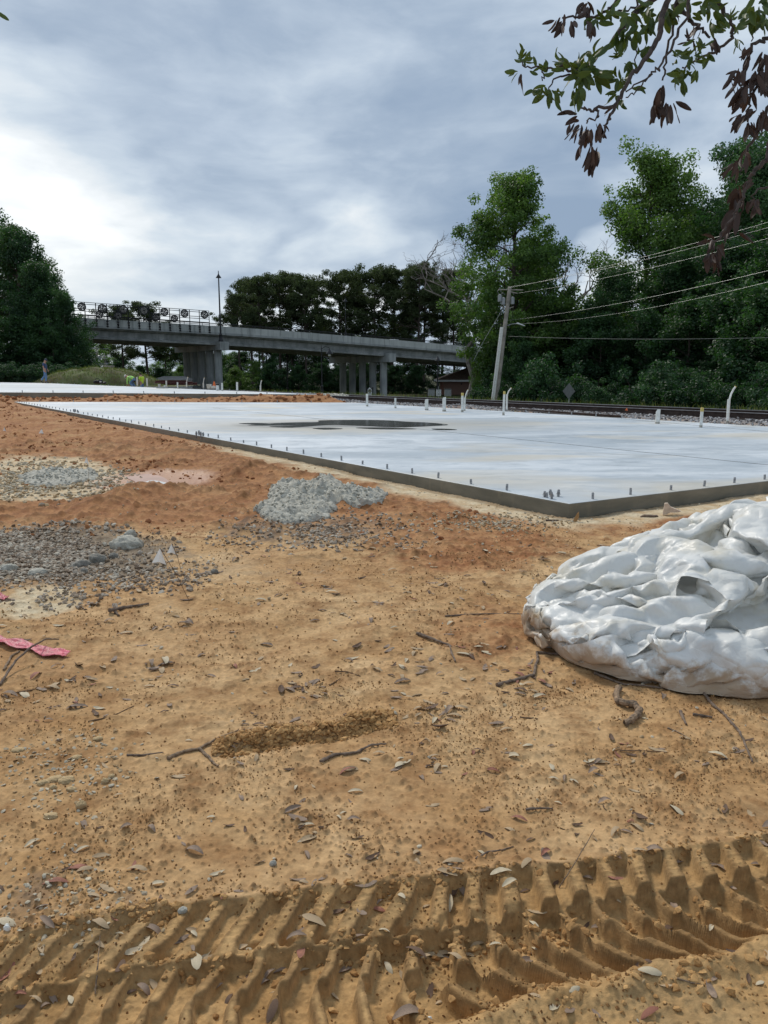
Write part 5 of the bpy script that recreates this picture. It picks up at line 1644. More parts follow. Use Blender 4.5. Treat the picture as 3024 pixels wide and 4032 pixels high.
def band(pix, width, seed, lift=0.07, rise=0.035, nw=22, folds=3.0, pts=None):
    """a gathered length of sheet laid along a path over the heap"""
    K = np.array([heap_hit(x, y, lift) for x, y in pix])
    # resample smoothly (catmull-rom)
    L = [K[0]]; Kp = np.vstack([2 * K[0] - K[1], K, 2 * K[-1] - K[-2]]); out = []
    for i in range(1, len(Kp) - 2):
        for s in np.linspace(0, 1, 26, endpoint=False):
            p0, p1, p2, p3 = Kp[i - 1], Kp[i], Kp[i + 1], Kp[i + 2]
            out.append(0.5 * (2 * p1 + (p2 - p0) * s + (2 * p0 - 5 * p1 + 4 * p2 - p3) * s * s + (3 * p1 - p0 - 3 * p2 + p3) * s ** 3))
    out.append(K[-1]); C = np.array(out); n = len(C)
    T = np.gradient(C, axis=0); T /= np.linalg.norm(T, axis=1, keepdims=True) + 1e-9
    e = 0.03
    hx = (heap_core(C[:, 0] + e, C[:, 1])[0] - heap_core(C[:, 0] - e, C[:, 1])[0]) / (2 * e)
    hy = (heap_core(C[:, 0], C[:, 1] + e)[0] - heap_core(C[:, 0], C[:, 1] - e)[0]) / (2 * e)
    N = np.stack([-np.clip(hx, -1.5, 1.5), -np.clip(hy, -1.5, 1.5), np.ones(n) * 0.8], -1)
    N = N + 0.3 * np.array([0, -1, 0]); N -= T * (N * T).sum(1, keepdims=True); N /= np.linalg.norm(N, axis=1, keepdims=True)
    S = np.cross(T, N)
    s = np.linspace(0, 1, n); a = np.linspace(-1, 1, nw)
    SS, AA = np.meshgrid(s, a, indexing='ij')
    Ltot = np.linalg.norm(np.diff(C, axis=0), axis=1).sum()
    w = width * (0.5 + 0.5 * sst(0, 0.12, s) * sst(1, 0.9, s)) * (1 + 0.25 * vn(s * Ltot * 5, s * 0, seed))
    prof = (1 - np.abs(AA) ** 2.6) * rise * (1 + 0.5 * vn(SS * Ltot * 6, AA * 0, seed + 1)) - 0.02 * np.abs(AA) ** 6
    prof = prof + 0.014 * tri_wave(AA * folds * 0.5 + 0.5 * vn(SS * Ltot * 4, AA * 0.7, seed + 2)) * (1 - np.abs(AA) ** 4)
    P = C[:, None] + S[:, None] * (AA * w[:, None] * 0.5 * (1 - 0.10 * np.abs(AA) ** 5))[..., None] + N[:, None] * prof[..., None]
    P = smooth_up(P)
    U = np.linspace(0, Ltot, P.shape[0])[:, None] * np.ones(P.shape[1]); V = np.linspace(-width / 2, width / 2, P.shape[1])[None] * np.ones((P.shape[0], 1))
    P = crease(P, U, V, ((0.20, 0.014, 3), (0.09, 0.005, 3)), seed + 3)
    P[..., 2] = np.maximum(P[..., 2], 0.006)
    return P


def plastic_heap():
    root = empty('plastic_sheet', (HC[0], HC[1], 0), 0, 'big crumpled heap of white plastic sheeting smeared with clay at the right edge', 'plastic sheet')
    o3 = np.array([HC[0], HC[1], 0])
    def layer(name, nx, ny, ext, seed, iters, slack, lift, aniso=(1, 1), off=(0, 0), ang=0.0, rmax=1.04, namp=0.09, nsc=4.2, bend=0.05, cs=1.0, grav=0.0006, k=4, rounds=1):
        P = cloth_sheet(nx, ny, ext, seed, iters, slack, lift, aniso, off, rmax, None, ang, grav, bend, namp, nsc)
        P = facet_up(P, k, seed, rounds)
        mx, my = P.shape[:2]
        U = np.linspace(0, ext[0] * 2 * slack, mx)[:, None] * np.ones(my); V = np.linspace(0, ext[1] * 2 * slack, my)[None] * np.ones((mx, 1))
        P = crease(P, U, V, ((0.22, 0.016 * cs, 4), (0.11, 0.010 * cs, 4), (0.05, 0.004 * cs, 4)), seed + 4)
        P[..., 2] = np.maximum(P[..., 2], 0.004)
        return np_mesh(name, (P - o3).reshape(-1, 3), grid_faces(mx, my), M_plastic, root, True)
    layer('crumpled_sheet', 96, 64, (1.50, 0.92), 3, 55, 1.50, 0.02, (0.95, 1.25), namp=0.11, nsc=5.5, grav=0.0004, bend=0.03, k=4, rounds=1)
    # long gathered lengths pulled over the left shoulder, and loose flaps lying on top
    layer('sheet_fold', 44, 34, (1.0, 0.42), 21, 60, 1.2, 0.06, (0.95, 1.7), (-0.55, 0.30), 0.10, 1.02, 0.05, 2.6)
    layer('sheet_fold', 38, 32, (0.62, 0.42), 33, 60, 1.2, 0.08, (1.6, 1.0), (-0.50, -0.22), -0.35, 1.03, 0.05, 3.2)
    layer('sheet_fold', 38, 32, (0.60, 0.52), 45, 60, 1.2, 0.09, (1.6, 1.0), (0.18, -0.20), 0.25, 1.05, 0.05, 3.0)
    layer('sheet_fold', 38, 28, (0.60, 0.36), 57, 60, 1.2, 0.10, (1.0, 1.6), (0.45, 0.20), 0.35, 1.02, 0.05, 3.0)
    for i, (pix, w, lift, rise, folds) in enumerate((
        ([(2125, 2450), (2220, 2520), (2330, 2600), (2440, 2645), (2540, 2625), (2650, 2575)], 0.12, 0.05, 0.028, 1.4),
        ([(2640, 2640), (2700, 2700), (2820, 2712), (2950, 2690), (3100, 2640)], 0.17, 0.05, 0.035, 1.6))):
        Q = band(pix, w, 60 + i * 7, lift, rise, folds=folds)
        np_mesh('sheet_fold', (Q - o3).reshape(-1, 3), grid_faces(*Q.shape[:2]), M_plastic, root, True)
    # lining under the heap so that no daylight shows through
    n = 48; X, Y = np.meshgrid(np.linspace(-1.7, 1.7, n), np.linspace(-1.1, 1.1, n), indexing='ij')
    X = X + HC[0]; Y = Y + HC[1]; h, r = heap_core(X, Y)
    k = h > 0.02
    Z = np.where(k, h - 0.02, -0.03)
    np_mesh('inner_sheet', (np.stack([X, Y, Z], -1) - o3).reshape(-1, 3), grid_faces(n, n), M_plastic, root, True)


plastic_heap()
# ---------------------------------------------------------------- pipes standing in the slabs
def pipe(px, pyt, pyb, w, label, onfar=False, cap=None, bend=None, collar=False, notch=False):
    b_ = on_far(px, pyb) if onfar else gd(px, pyb, SLAB_Z)
    k = b_.y / 3047; h = (pyb - pyt) * k; r = w * k * 0.5
    root = empty('standpipe', b_, random.random(), label, 'pipe'); root.rotation_euler = (random.uniform(-.02, .02), random.uniform(-.02, .02), 0)
    m = MB(); n = 16
    lo = h * 0.12
    MB().lathe([(r * 1.06, 0), (r * 1.02, lo), (r * 0.98, lo)], n).build('muddy_foot', M_pvcd, root, True)
    if notch:
        V = []; F = []
        for i in range(n):
            a = 2 * pi * i / n; zz = h - (0.055 if 5 <= i <= 9 else 0.0) * (h / 0.45) - random.uniform(0, .012)
            V += [(r * cos(a), r * sin(a), lo * 0.9), (r * cos(a), r * sin(a), zz), (r * .9 * cos(a), r * .9 * sin(a), zz), (r * .9 * cos(a), r * .9 * sin(a), lo)]
        F = [(i * 4 + j, ((i + 1) % n) * 4 + j, ((i + 1) % n) * 4 + j + 1, i * 4 + j + 1) for i in range(n) for j in range(3)]
        m.add(V, F).build('pipe', M_pvc, root, True)
    else:
        m.lathe([(r * 0.985, lo * 0.9), (r * 0.985, h)], n).build('pipe', M_pvc, root, True)
    if cap is not None: MB().lathe([(r * 1.04, h - 0.06), (r * 1.04, h + 0.004), (r * 0.8, h + 0.012)], n).build('pipe_cap', cap, root, True)
    if collar: MB().lathe([(r * 1.25, h * 0.70), (r * 1.25, h * 0.80), (r, h * 0.81)], n).build('collar', M_pvc, root, True)
    if bend:
        dx, dh = bend[0] * k, bend[1] * k; s = 1 if dx > 0 else -1
        MB().tube([(0, 0, h * 0.8), (dx * 0.10, 0, h), (dx * 0.35, 0, h + dh * 0.45), (dx * 0.7, 0, h + dh * 0.8), (dx, 0, h + dh)], r * 0.62, 10).build('bent_tube', M_pvc, root, True)
        MB().tube([(dx, 0, h + dh), (dx * 1.07, 0, h + dh * 1.05)], r * 0.66, 10).build('tube_end', M_capy, root, True)
    return root


pipe(1446, 1553, 1600, 9, 'white pipe standing in front of the pointed sign on the near slab', cap=M_pvc)
pipe(1557, 1567, 1607, 8, 'short thin white pipe right of the pointed sign, second on the near slab')
pipe(1680, 1571, 1615, 14, 'stubby wide white pipe with a notched top in front of the brick building', notch=True)
pipe(1749, 1563, 1620, 14, 'wide white pipe with a notched top, taller neighbour of the stubby one', notch=True)
pipe(1820, 1549, 1623, 10, 'yellow-capped white pipe left of the utility pole, in front of a bent tube', cap=M_capy)
pipe(1829, 1566, 1618, 7, 'white pipe with a bent tube just behind the yellow-capped one', bend=(11, 30))
pipe(1982, 1543, 1635, 9, 'tallest straight white pipe, yellow-capped, in front of the utility pole', cap=M_capy)
pipe(1995, 1553, 1620, 8, 'white pipe with a bent tube right of the tallest straight one', bend=(16, 24))
pipe(2588, 1611, 1668, 17, 'thick short white pipe with a torn top near the ballast at right', notch=True)
pipe(2759, 1607, 1683, 12, 'white pipe with a yellow cap between the thick short one and the tall bent one', cap=M_capy)
pipe(2864, 1572, 1668, 12, 'white pipe with a long bent tube on top, rightmost on the near slab', bend=(22, 48))
pipe(541, 1485, 1521, 6, 'thin white pipe on the far slab between the crouching and the standing worker', True)
pipe(580, 1490, 1523, 6, 'thin white pipe on the far slab at the left end of the dark red beams', True)
pipe(656, 1499, 1526, 6, 'thin white pipe on the far slab beside two short white stubs', True)
pipe(700, 1505, 1530, 6, 'short thin white pipe at the right end of the dark red beams', True)
pipe(735, 1505, 1526, 5, 'white pipe with a bent tip left of the left bridge pier', True, bend=(6, 20))
pipe(801, 1508, 1528, 5, 'white pipe with a bent tip in front of the left bridge pier', True, bend=(5, 20))
pipe(857, 1512, 1538, 12, 'wide white pipe with a black top under the left bridge pier', True, cap=M_black)
pipe(875, 1508, 1539, 7, 'white pipe just right of the black-topped one under the left bridge pier', True)
pipe(934, 1505, 1541, 8, 'lone white pipe on the far slab right of the left bridge pier', True)
pipe(1026, 1518, 1543, 6, 'white pipe with a bent tip, rightmost on the far slab', True, bend=(5, 20))
for px, py, h, w, lab in ((628, 1526, 12, 9, 'short white toilet flange stub left of the pair on the far slab'), (650, 1528, 10, 9, 'short white stub right of the pair on the far slab')):
    b_ = on_far(px, py); k = b_.y / 3047; r = empty('pipe_stub', b_, 0, lab, 'pipe')
    MB().lathe([(w * k * .45, 0), (w * k * .45, h * k * .7), (w * k * .6, h * k * .75), (w * k * .6, h * k)], 14).build('stub', M_pvc, r, True)
    MB().lathe([(w * k * .66, h * k * .5), (w * k * .66, h * k * .58)], 14).build('flange_ring', M_grey, r, True)
b_ = on_far(642, 1529); r = empty('flat_plate', b_, 0, 'low grey metal plate lying beside the two white stubs', 'plate'); MB().box((0, 0, 0.03), (0.55, 0.4, 0.05)).build('plate', M_grey, r)
b_ = on_far(823, 1530); r = empty('bucket', b_, 0, 'white bucket lying on the far slab near the left bridge pier', 'bucket')
MB().lathe([(0.10, 0), (0.13, 0.2), (0.135, 0.22), (0.11, 0.22), (0.09, 0.02)], 16).build('bucket_shell', M_pvc, r, True); MB().box((0.22, 0, 0.07), (0.2, 0.18, 0.13)).build('white_box', M_pvc, r)
b_ = on_far(844, 1527); r = empty('traffic_cone', b_, 0, 'small orange cone on the far slab beside the left bridge pier', 'cone')
M_orange = simple('orange_plastic', (0.75, 0.16, 0.03), 0.5, 0.1, 6)
MB().lathe([(0.11, 0.02), (0.03, 0.34), (0.02, 0.35)], 14).build('cone_body', M_orange, r, True); MB().box((0, 0, 0.01), (0.3, 0.3, 0.03)).build('base', M_orange, r)
# puddle of standing water on the near slab
def sheet(name, pix, z, mat, par=None, thick=0.0, loc=None):
    P = [gd(x, y, z) for x, y in pix]
    # round the outline
    Q = []
    for i in range(len(P)):
        a, b_, c, d = P[i - 1], P[i], P[(i + 1) % len(P)], P[(i + 2) % len(P)]
        for s in (0, .25, .5, .75):
            Q.append(0.5 * (2 * b_ + (c - a) * s + (2 * a - 5 * b_ + 4 * c - d) * s * s + (3 * b_ - a - 3 * c + d) * s ** 3))
    return MB().prism([(v.x - (par.location.x if par else 0), v.y - (par.location.y if par else 0)) for v in Q], z - thick, z).build(name, mat, par)


def water_mat(name, col, rough=0.03):
    m, t, b, out = mat_new(name); b.inputs['Base Color'].default_value = col + (1,); b.inputs['Roughness'].default_value = rough; b.inputs['IOR'].default_value = 1.33; return m


M_water = water_mat('wet_concrete', (0.075, 0.075, 0.070), 0.10)
z1 = SLAB_Z + 0.004
pw = empty('puddle', (0, 0, 0), 0, 'dark sheet of standing water spread over the middle of the near slab', 'puddle')
sheet('water_patch', [(975, 1674), (1130, 1664), (1250, 1662), (1262, 1655), (1420, 1653), (1530, 1655), (1600, 1660), (1690, 1664), (1765, 1672), (1700, 1677), (1560, 1682), (1420, 1676), (1290, 1673), (1150, 1683), (1060, 1679), (1180, 1675)], z1, M_water, pw, 0.003)
sheet('water_patch', [(1230, 1686), (1300, 1684), (1350, 1688), (1280, 1691)], z1, M_water, pw, 0.003)
sheet('water_patch', [(1400, 1684), (1520, 1683), (1640, 1689), (1500, 1690)], z1, M_water, pw, 0.003)
sheet('water_patch', [(1700, 1688), (1760, 1688), (1800, 1692), (1730, 1693)], z1, M_water, pw, 0.003)
sheet('water_patch', [(940, 1667), (1010, 1665), (1060, 1668), (990, 1670)], z1, M_water, pw, 0.003)
M_milky = water_mat('milky_water', (0.62, 0.60, 0.56), 0.12)
pm = empty('milky_puddle', (0, 0, 0), 0, 'small milky puddle in the red clay beside a little heap of dirt', 'puddle')
sheet('water_patch', [(553, 1905), (590, 1892), (620, 1893), (660, 1903), (640, 1912), (600, 1916), (565, 1914)], 0.012, M_milky, pm, 0.03)
M_pinkw = simple('pink_silt', (0.45, 0.25, 0.17), 0.35, 0.12, 3)
sheet('silt_patch', [(500, 1880), (530, 1868), (590, 1866), (635, 1876), (665, 1895), (655, 1912), (600, 1920), (540, 1910), (530, 1895)], 0.007, M_pinkw, pm, 0.03)

# ---------------------------------------------------------------- things lying on the far slab
def beams():
    a = on_far(622, 1518); root = empty('beam_stack', a, 0, 'stack of dark red primed steel beams lying behind the far slab', 'beams')
    M = simple('red_primer', (0.11, 0.035, 0.032), 0.7, 0.2, 2); k = a.y / 3047
    for i in range(3):
        x0 = (-10 + i * 16) * k; x1 = (118 + i * 14) * k; z = 0.02 + 0.13 * (2 - i) * 0.5
        for dz in (0, 0.14): MB().box(((x0 + x1) / 2, 0.3 * i, z + dz + 0.01), (x1 - x0, 0.16, 0.02)).build('beam_flange', M, root)
        MB().box(((x0 + x1) / 2, 0.3 * i, z + 0.08), (x1 - x0, 0.03, 0.118)).build('beam_web', M, root)
    return root


beams()


def blob_mesh(name, spheres, mat, parent, seed=0, noise=0.15, n=2):
    import bmesh
    bm = bmesh.new()
    for (c, r) in spheres:
        q = bmesh.ops.create_icosphere(bm, subdivisions=n, radius=1.0, matrix=Matrix.Translation(c) @ Matrix.Diagonal((r[0], r[1], r[2], 1)))
    rng = random.Random(seed)
    for v in bm.verts: v.co += Vector((rng.uniform(-1, 1), rng.uniform(-1, 1), rng.uniform(-1, 1))) * noise * 0.1
    me = bpy.data.meshes.new(name); bm.to_mesh(me); bm.free(); me.materials.append(mat)
    me.polygons.foreach_set('use_smooth', [True] * len(me.polygons))
    o = bpy.data.objects.new(name, me); COL.objects.link(o); o.parent = parent; return o


b_ = on_far(385, 1511); r = empty('tool_bag', b_, 0, 'black tool bag with a white patch lying on the far slab before the grass mound', 'bag')
blob_mesh('bag_body', [((0, 0, 0.12), (0.33, 0.2, 0.16)), ((0.2, 0.05, 0.16), (0.16, 0.15, 0.14)), ((0.42, 0, 0.06), (0.2, 0.14, 0.07))], M_black, r, 1, 0.3)
MB().tube([(-0.2, 0, 0.2), (-0.1, 0, 0.36), (0.08, 0, 0.36), (0.18, 0, 0.22)], 0.02, 6).build('handle', M_black, r, True)
MB().box((0.26, -0.17, 0.14), (0.12, 0.03, 0.08)).build('white_patch', M_white, r)


# ---------------------------------------------------------------- people
def skin_mesh(name, joints, edges, radii, mat, parent, root_j, sub=2):
    me = bpy.data.meshes.new(name); names = list(joints)
    me.from_pydata([joints[j] for j in names], [(names.index(a), names.index(b_)) for a, b_ in edges], []); me.update()
    me.materials.append(mat)
    o = bpy.data.objects.new(name, me); COL.objects.link(o); o.parent = parent
    sk = o.modifiers.new('skin', 'SKIN'); sk.use_smooth_shade = True; sk.branch_smoothing = 0.4
    if not me.skin_vertices: me.skin_vertices.new() if hasattr(me.skin_vertices, 'new') else None
    for i, j in enumerate(names):
        rr = radii[j]; rr = rr if hasattr(rr, '__len__') else (rr, rr)
        me.skin_vertices[0].data[i].radius = rr; me.skin_vertices[0].data[i].use_root = (j == root_j)
    s = o.modifiers.new('sub', 'SUBSURF'); s.levels = sub; s.render_levels = sub
    dg = bpy.context.evaluated_depsgraph_get(); m2 = bpy.data.meshes.new_from_object(o.evaluated_get(dg))
    m2.materials.clear(); m2.materials.append(mat); o.modifiers.clear(); o.data = m2
    m2.polygons.foreach_set('use_smooth', [True] * len(m2.polygons))
    return o


M_skin = simple('skin', (0.48, 0.27, 0.19), 0.55, 0.08, 10)
M_jean = simple('blue_jeans', (0.14, 0.23, 0.36), 0.85, 0.25, 9, col2=(0.08, 0.14, 0.25))
M_shirt = simple('navy_shirt', (0.055, 0.085, 0.17), 0.85, 0.2, 6)
M_cap = simple('dark_cap', (0.04, 0.05, 0.075), 0.8, 0.2, 20)
M_boot = simple('dark_boots', (0.05, 0.04, 0.035), 0.7, 0.2, 20)
M_hiviz = simple('hi_vis_yellow', (0.62, 0.85, 0.06), 0.7, 0.08, 9)
M_hivizg = simple('hi_vis_green', (0.45, 0.85, 0.18), 0.7, 0.08, 9)
M_hair = simple('dark_hair', (0.03, 0.025, 0.02), 0.8, 0.2, 40)
M_tape = simple('reflective_tape', (0.6, 0.62, 0.62), 0.4, 0.1, 30)


def person(loc, yaw, J, label, shirt, trousers, cap=None, scale=1.0, long_sleeve=False, tape=False, belly=0.0, hat_mat=None):
    """J: joints in metres, x forward, y to the left, z up"""
    root = empty('person', loc, yaw, label, 'person'); root.scale = (scale,) * 3
    E = [('pelvis', 'spine'), ('spine', 'chest'), ('chest', 'neck'), ('neck', 'head'), ('head', 'crown')]
    for s in 'lr':
        E += [('chest', 'sh' + s), ('sh' + s, 'el' + s), ('el' + s, 'wr' + s), ('wr' + s, 'ha' + s), ('pelvis', 'hp' + s), ('hp' + s, 'kn' + s), ('kn' + s, 'an' + s), ('an' + s, 'to' + s)]
    R = dict(pelvis=.135, spine=.13, chest=(.17, .13), neck=.06, head=.095, crown=.075)
    for s in 'lr': R.update({'sh' + s: .062, 'el' + s: .042, 'wr' + s: .03, 'ha' + s: .036, 'hp' + s: .095, 'kn' + s: .06, 'an' + s: .04, 'to' + s: .035})
    skin_mesh('body', J, E, R, M_skin, root, 'pelvis')
    h = Vector(J['head']); hd = (h - Vector(J['neck'])).normalized(); f = Vector((1, 0, 0)); f = (f - hd * f.dot(hd)).normalized()
    fc = MB()
    fc.tube([h + f * 0.085 + hd * 0.03, h + f * 0.115 - hd * 0.015, h + f * 0.09 - hd * 0.02], [0.012, 0.018, 0.012], 6); fc.build('nose', M_skin, root, True)
    for s in (-1, 1):
        sd_ = hd.cross(f) * s
        MB().tube([h + sd_ * 0.092 + hd * 0.025, h + sd_ * 0.098 - hd * 0.025], [0.022, 0.014], 6).build('ear', M_skin, root, True)
        MB().tube([h + f * 0.088 + sd_ * 0.033 + hd * 0.022, h + f * 0.094 + sd_ * 0.033 + hd * 0.022], 0.009, 6).build('eye', M_black, root)
    MB().tube([h + f * 0.088 - hd * 0.052 - hd.cross(f) * 0.02, h + f * 0.088 - hd * 0.052 + hd.cross(f) * 0.02], 0.006, 6).build('mouth', simple('lips', (0.35, 0.14, 0.11), 0.6), root)
    # fingers
    for s in 'lr':
        w = Vector(J['wr' + s]); ha = Vector(J['ha' + s]); d = (ha - w).normalized(); side = d.cross(Vector((0, 1, 0))).normalized() if abs(d.y) < 0.9 else Vector((1, 0, 0))
        for k, L in enumerate((0.062, 0.074, 0.07, 0.052)):
            o_ = side * (k - 1.5) * 0.019
            m = MB(); inward = Vector((0, -1 if s == 'l' else 1, 0)) * 0.02
            m.tube([ha + o_ * 0.8, ha + d * L * 0.6 + o_ + inward * 0.3, ha + d * L * 1.15 + o_ + inward], [0.0105, 0.0095, 0.007], 6); m.build('finger', M_skin, root, True)
        MB().tube([w + d * 0.03, w + d * 0.06 + side * 0.045, w + d * 0.10 + side * 0.05], [0.014, 0.012, 0.009], 6).build('thumb', M_skin, root, True)
    # shirt
    SJ = {k: Vector(J[k]) for k in ('pelvis', 'spine', 'chest', 'shl', 'shr', 'ell', 'elr', 'wrl', 'wrr', 'neck')}
    SJ['collar'] = SJ['chest'].lerp(SJ['neck'], 0.6)
    SR = dict(pelvis=.160, spine=(.155, .15 + belly), chest=(.19, .15), collar=.075)
    SE = [('pelvis', 'spine'), ('spine', 'chest'), ('chest', 'collar')]
    q = {k: SJ[k] for k in ('pelvis', 'spine', 'chest', 'collar')}
    q['pelvis'] = q['pelvis'] + (q['pelvis'] - q['spine']).normalized() * 0.06
    q['spine'] = q['spine'] + Vector((belly * 0.8, 0, 0))
    for s in 'lr':
        cuff = SJ['el' + s].lerp(SJ['wr' + s], 0.85) if long_sleeve else SJ['sh' + s].lerp(SJ['el' + s], 0.78)
        q['sh' + s] = SJ['sh' + s]; SR['sh' + s] = .08; SE.append(('chest', 'sh' + s))
        if long_sleeve: q['el' + s] = SJ['el' + s]; SR['el' + s] = .056; SE += [('sh' + s, 'el' + s), ('el' + s, 'cu' + s)]; SR['cu' + s] = .042
        else: SE.append(('sh' + s, 'cu' + s)); SR['cu' + s] = .068
        q['cu' + s] = cuff
    sh = skin_mesh('shirt', {k: tuple(v) for k, v in q.items()}, SE, SR, shirt, root, 'pelvis')
    if tape:
        c = SJ['spine'].lerp(SJ['chest'], 0.4); MB().tube([c - Vector((0, 0, .03)), c + Vector((0, 0, .03))], 0.185, 14, squash=0.85).build('reflective_band', M_tape, root, True)
    # trousers
    q = {'waist': Vector(J['pelvis']).lerp(Vector(J['spine']), 0.25), 'pelvis': Vector(J['pelvis'])}; TR = dict(waist=.148, pelvis=.15); TE = [('waist', 'pelvis')]
    for s in 'lr':
        q['hp' + s] = Vector(J['hp' + s]); q['kn' + s] = Vector(J['kn' + s]); q['an' + s] = Vector(J['kn' + s]).lerp(Vector(J['an' + s]), 0.93)
        TR.update({'hp' + s: .108, 'kn' + s: .082, 'an' + s: .072}); TE += [('pelvis', 'hp' + s), ('hp' + s, 'kn' + s), ('kn' + s, 'an' + s)]
    skin_mesh('trousers', {k: tuple(v) for k, v in q.items()}, TE, TR, trousers, root, 'waist')
    for s in 'lr':
        a = Vector(J['an' + s]); t_ = Vector(J['to' + s])
        MB().tube([a - Vector((0.06, 0, 0.03)), a + Vector((0, 0, -0.01)), a.lerp(t_, 0.6), t_, t_ + (t_ - a).normalized() * 0.04], [0.045, 0.056, 0.052, 0.048, 0.03], 10, squash=0.8).build('boot', M_boot, root, True)
    if cap is not None:
        c = h + hd * 0.045
        M = Matrix.Translation(c) @ hd.to_track_quat('Z', 'X').to_matrix().to_4x4()
        m = MB().lathe([(0.108, -0.01), (0.110, 0.03), (0.095, 0.075), (0.055, 0.105), (0.0, 0.115)], 16); m.xf(M); m.build('cap', cap, root, True)
        m = MB(); m.tube([c + f * 0.06 - hd * 0.0, c + f * 0.15 - hd * 0.012, c + f * 0.185 - hd * 0.022], [0.085, 0.075, 0.03], 10, squash=0.14); m.build('visor', cap, root, True)
    else:
        blob_mesh('hair', [((h + hd * 0.03 - f * 0.02), (0.10, 0.098, 0.095))], M_hair, root, 2, 0.05)
    return root


walk = dict(pelvis=(0, 0, .93), spine=(.03, 0, 1.12), chest=(.02, 0, 1.36), neck=(.05, 0, 1.50), head=(.10, 0, 1.60), crown=(.115, 0, 1.68),
            shl=(.0, .19, 1.42), shr=(.0, -.19, 1.42), ell=(.02, .24, 1.15), elr=(-.03, -.23, 1.14), wrl=(.16, .21, .93), wrr=(.07, -.22, .90), hal=(.19, .2, .86), har=(.10, -.21, .82),
            hpl=(0, .1, .88), hpr=(0, -.1, .88), knl=(-.06, .1, .50), knr=(.10, -.1, .48), anl=(-.34, .1, .16), anr=(.06, -.1, .08), tol=(-.24, .1, .03), tor=(.20, -.1, .03))
p = on_far(180, 1508); p.z = farz(p.x, p.y) + 0.004
person(p, 0.15, walk, 'man in a navy T-shirt, light jeans and dark cap walking along the far slab', M_shirt, M_jean, M_cap, 1.0, belly=0.04)
bendp = dict(pelvis=(-.15, 0, .62), spine=(.02, 0, .74), chest=(.22, 0, .78), neck=(.36, 0, .80), head=(.46, 0, .82), crown=(.53, 0, .85),
             shl=(.24, .18, .76), shr=(.24, -.18, .76), ell=(.28, .2, .47), elr=(.28, -.2, .47), wrl=(.33, .16, .22), wrr=(.35, -.16, .22), hal=(.36, .15, .13), har=(.38, -.15, .13),
             hpl=(-.15, .1, .58), hpr=(-.15, -.1, .58), knl=(.10, .16, .36), knr=(.08, -.16, .34), anl=(-.12, .14, .08), anr=(-.15, -.14, .08), tol=(.02, .14, .03), tor=(.0, -.14, .03))
p = at(522, 1524, 53.5); p.z = farz(p.x, p.y) - 0.25
person(p, pi - 0.2, bendp, 'worker in a lime hi-vis shirt bending down at the far slab edge', M_hivizg, M_jean, M_tape, 0.95, True, True)
stand = dict(pelvis=(0, 0, .93), spine=(.0, 0, 1.12), chest=(.02, 0, 1.36), neck=(.05, 0, 1.50), head=(.09, 0, 1.60), crown=(.10, 0, 1.68),
             shl=(.0, .19, 1.42), shr=(.0, -.19, 1.42), ell=(.0, .25, 1.15), elr=(-.03, -.25, 1.14), wrl=(.12, .22, .95), wrr=(.05, -.24, .92), hal=(.16, .2, .9), har=(.08, -.23, .85),
             hpl=(0, .1, .88), hpr=(0, -.1, .88), knl=(.02, .1, .48), knr=(.02, -.1, .48), anl=(0, .1, .08), anr=(0, -.1, .08), tol=(.14, .1, .03), tor=(.14, -.1, .03))
p = at(561, 1560, 54.5); p.z = farz(p.x, p.y) - 0.85
person(p, pi * 0.9, stand, 'dark-haired worker in a yellow hi-vis shirt standing behind the far slab', M_hiviz, M_jean, None, 0.95)

# far-off vehicle with sun glare made by glowing boxes and a pale roofed house behind the shrubs
def vehicle(px, py, Y, label, mat, yaw, glare=False, s=1.0):
    p = at(px, py, Y); root = empty('parked_car', p, yaw, label, 'car'); root.scale = (s,) * 3
    prof = [(-2.1, .35), (-2.15, .75), (-1.9, .92), (-1.3, 1.0), (-0.7, 1.42), (0.6, 1.45), (1.2, 1.0), (1.9, .88), (2.15, .7), (2.15, .35)]
    V = [(x, y, z) for y in (-.85, .85) for x, z in prof]; n = len(prof)
    MB().add(V, [tuple(range(n)), tuple(range(2 * n - 1, n - 1, -1))] + [(i, n + i, n + (i + 1) % n, (i + 1) % n) for i in range(n)]).build('body', mat, root, bevel=0.05)
    for y in (-.86, .86): MB().add([(-1.15, y, 1.02), (-.62, y, 1.36), (.52, y, 1.38), (1.02, y, 1.02)], [(0, 1, 2, 3)]).build('window', M_black, root)
    for x in (-1.35, 1.35):
        for y in (-.8, .8):
            m = MB().lathe([(.33, -.1), (.33, .1)], 16); m.xf(Matrix.Translation((x, y, .33)) @ Matrix.Rotation(pi / 2, 4, 'X')); m.build('wheel', M_black, root, True)
    hm = M_white
    if glare:
        hm, t, b, out = mat_new('headlight_glare'); b.inputs['Emission Color'].default_value = (1, .97, .9, 1); b.inputs['Emission Strength'].default_value = 14  # emission stands in for sun glare on the car
    for y in (-.6, .6): MB().box((2.16, y, .68), (.05, .28, .16)).build('headlight', hm, root)
    return root


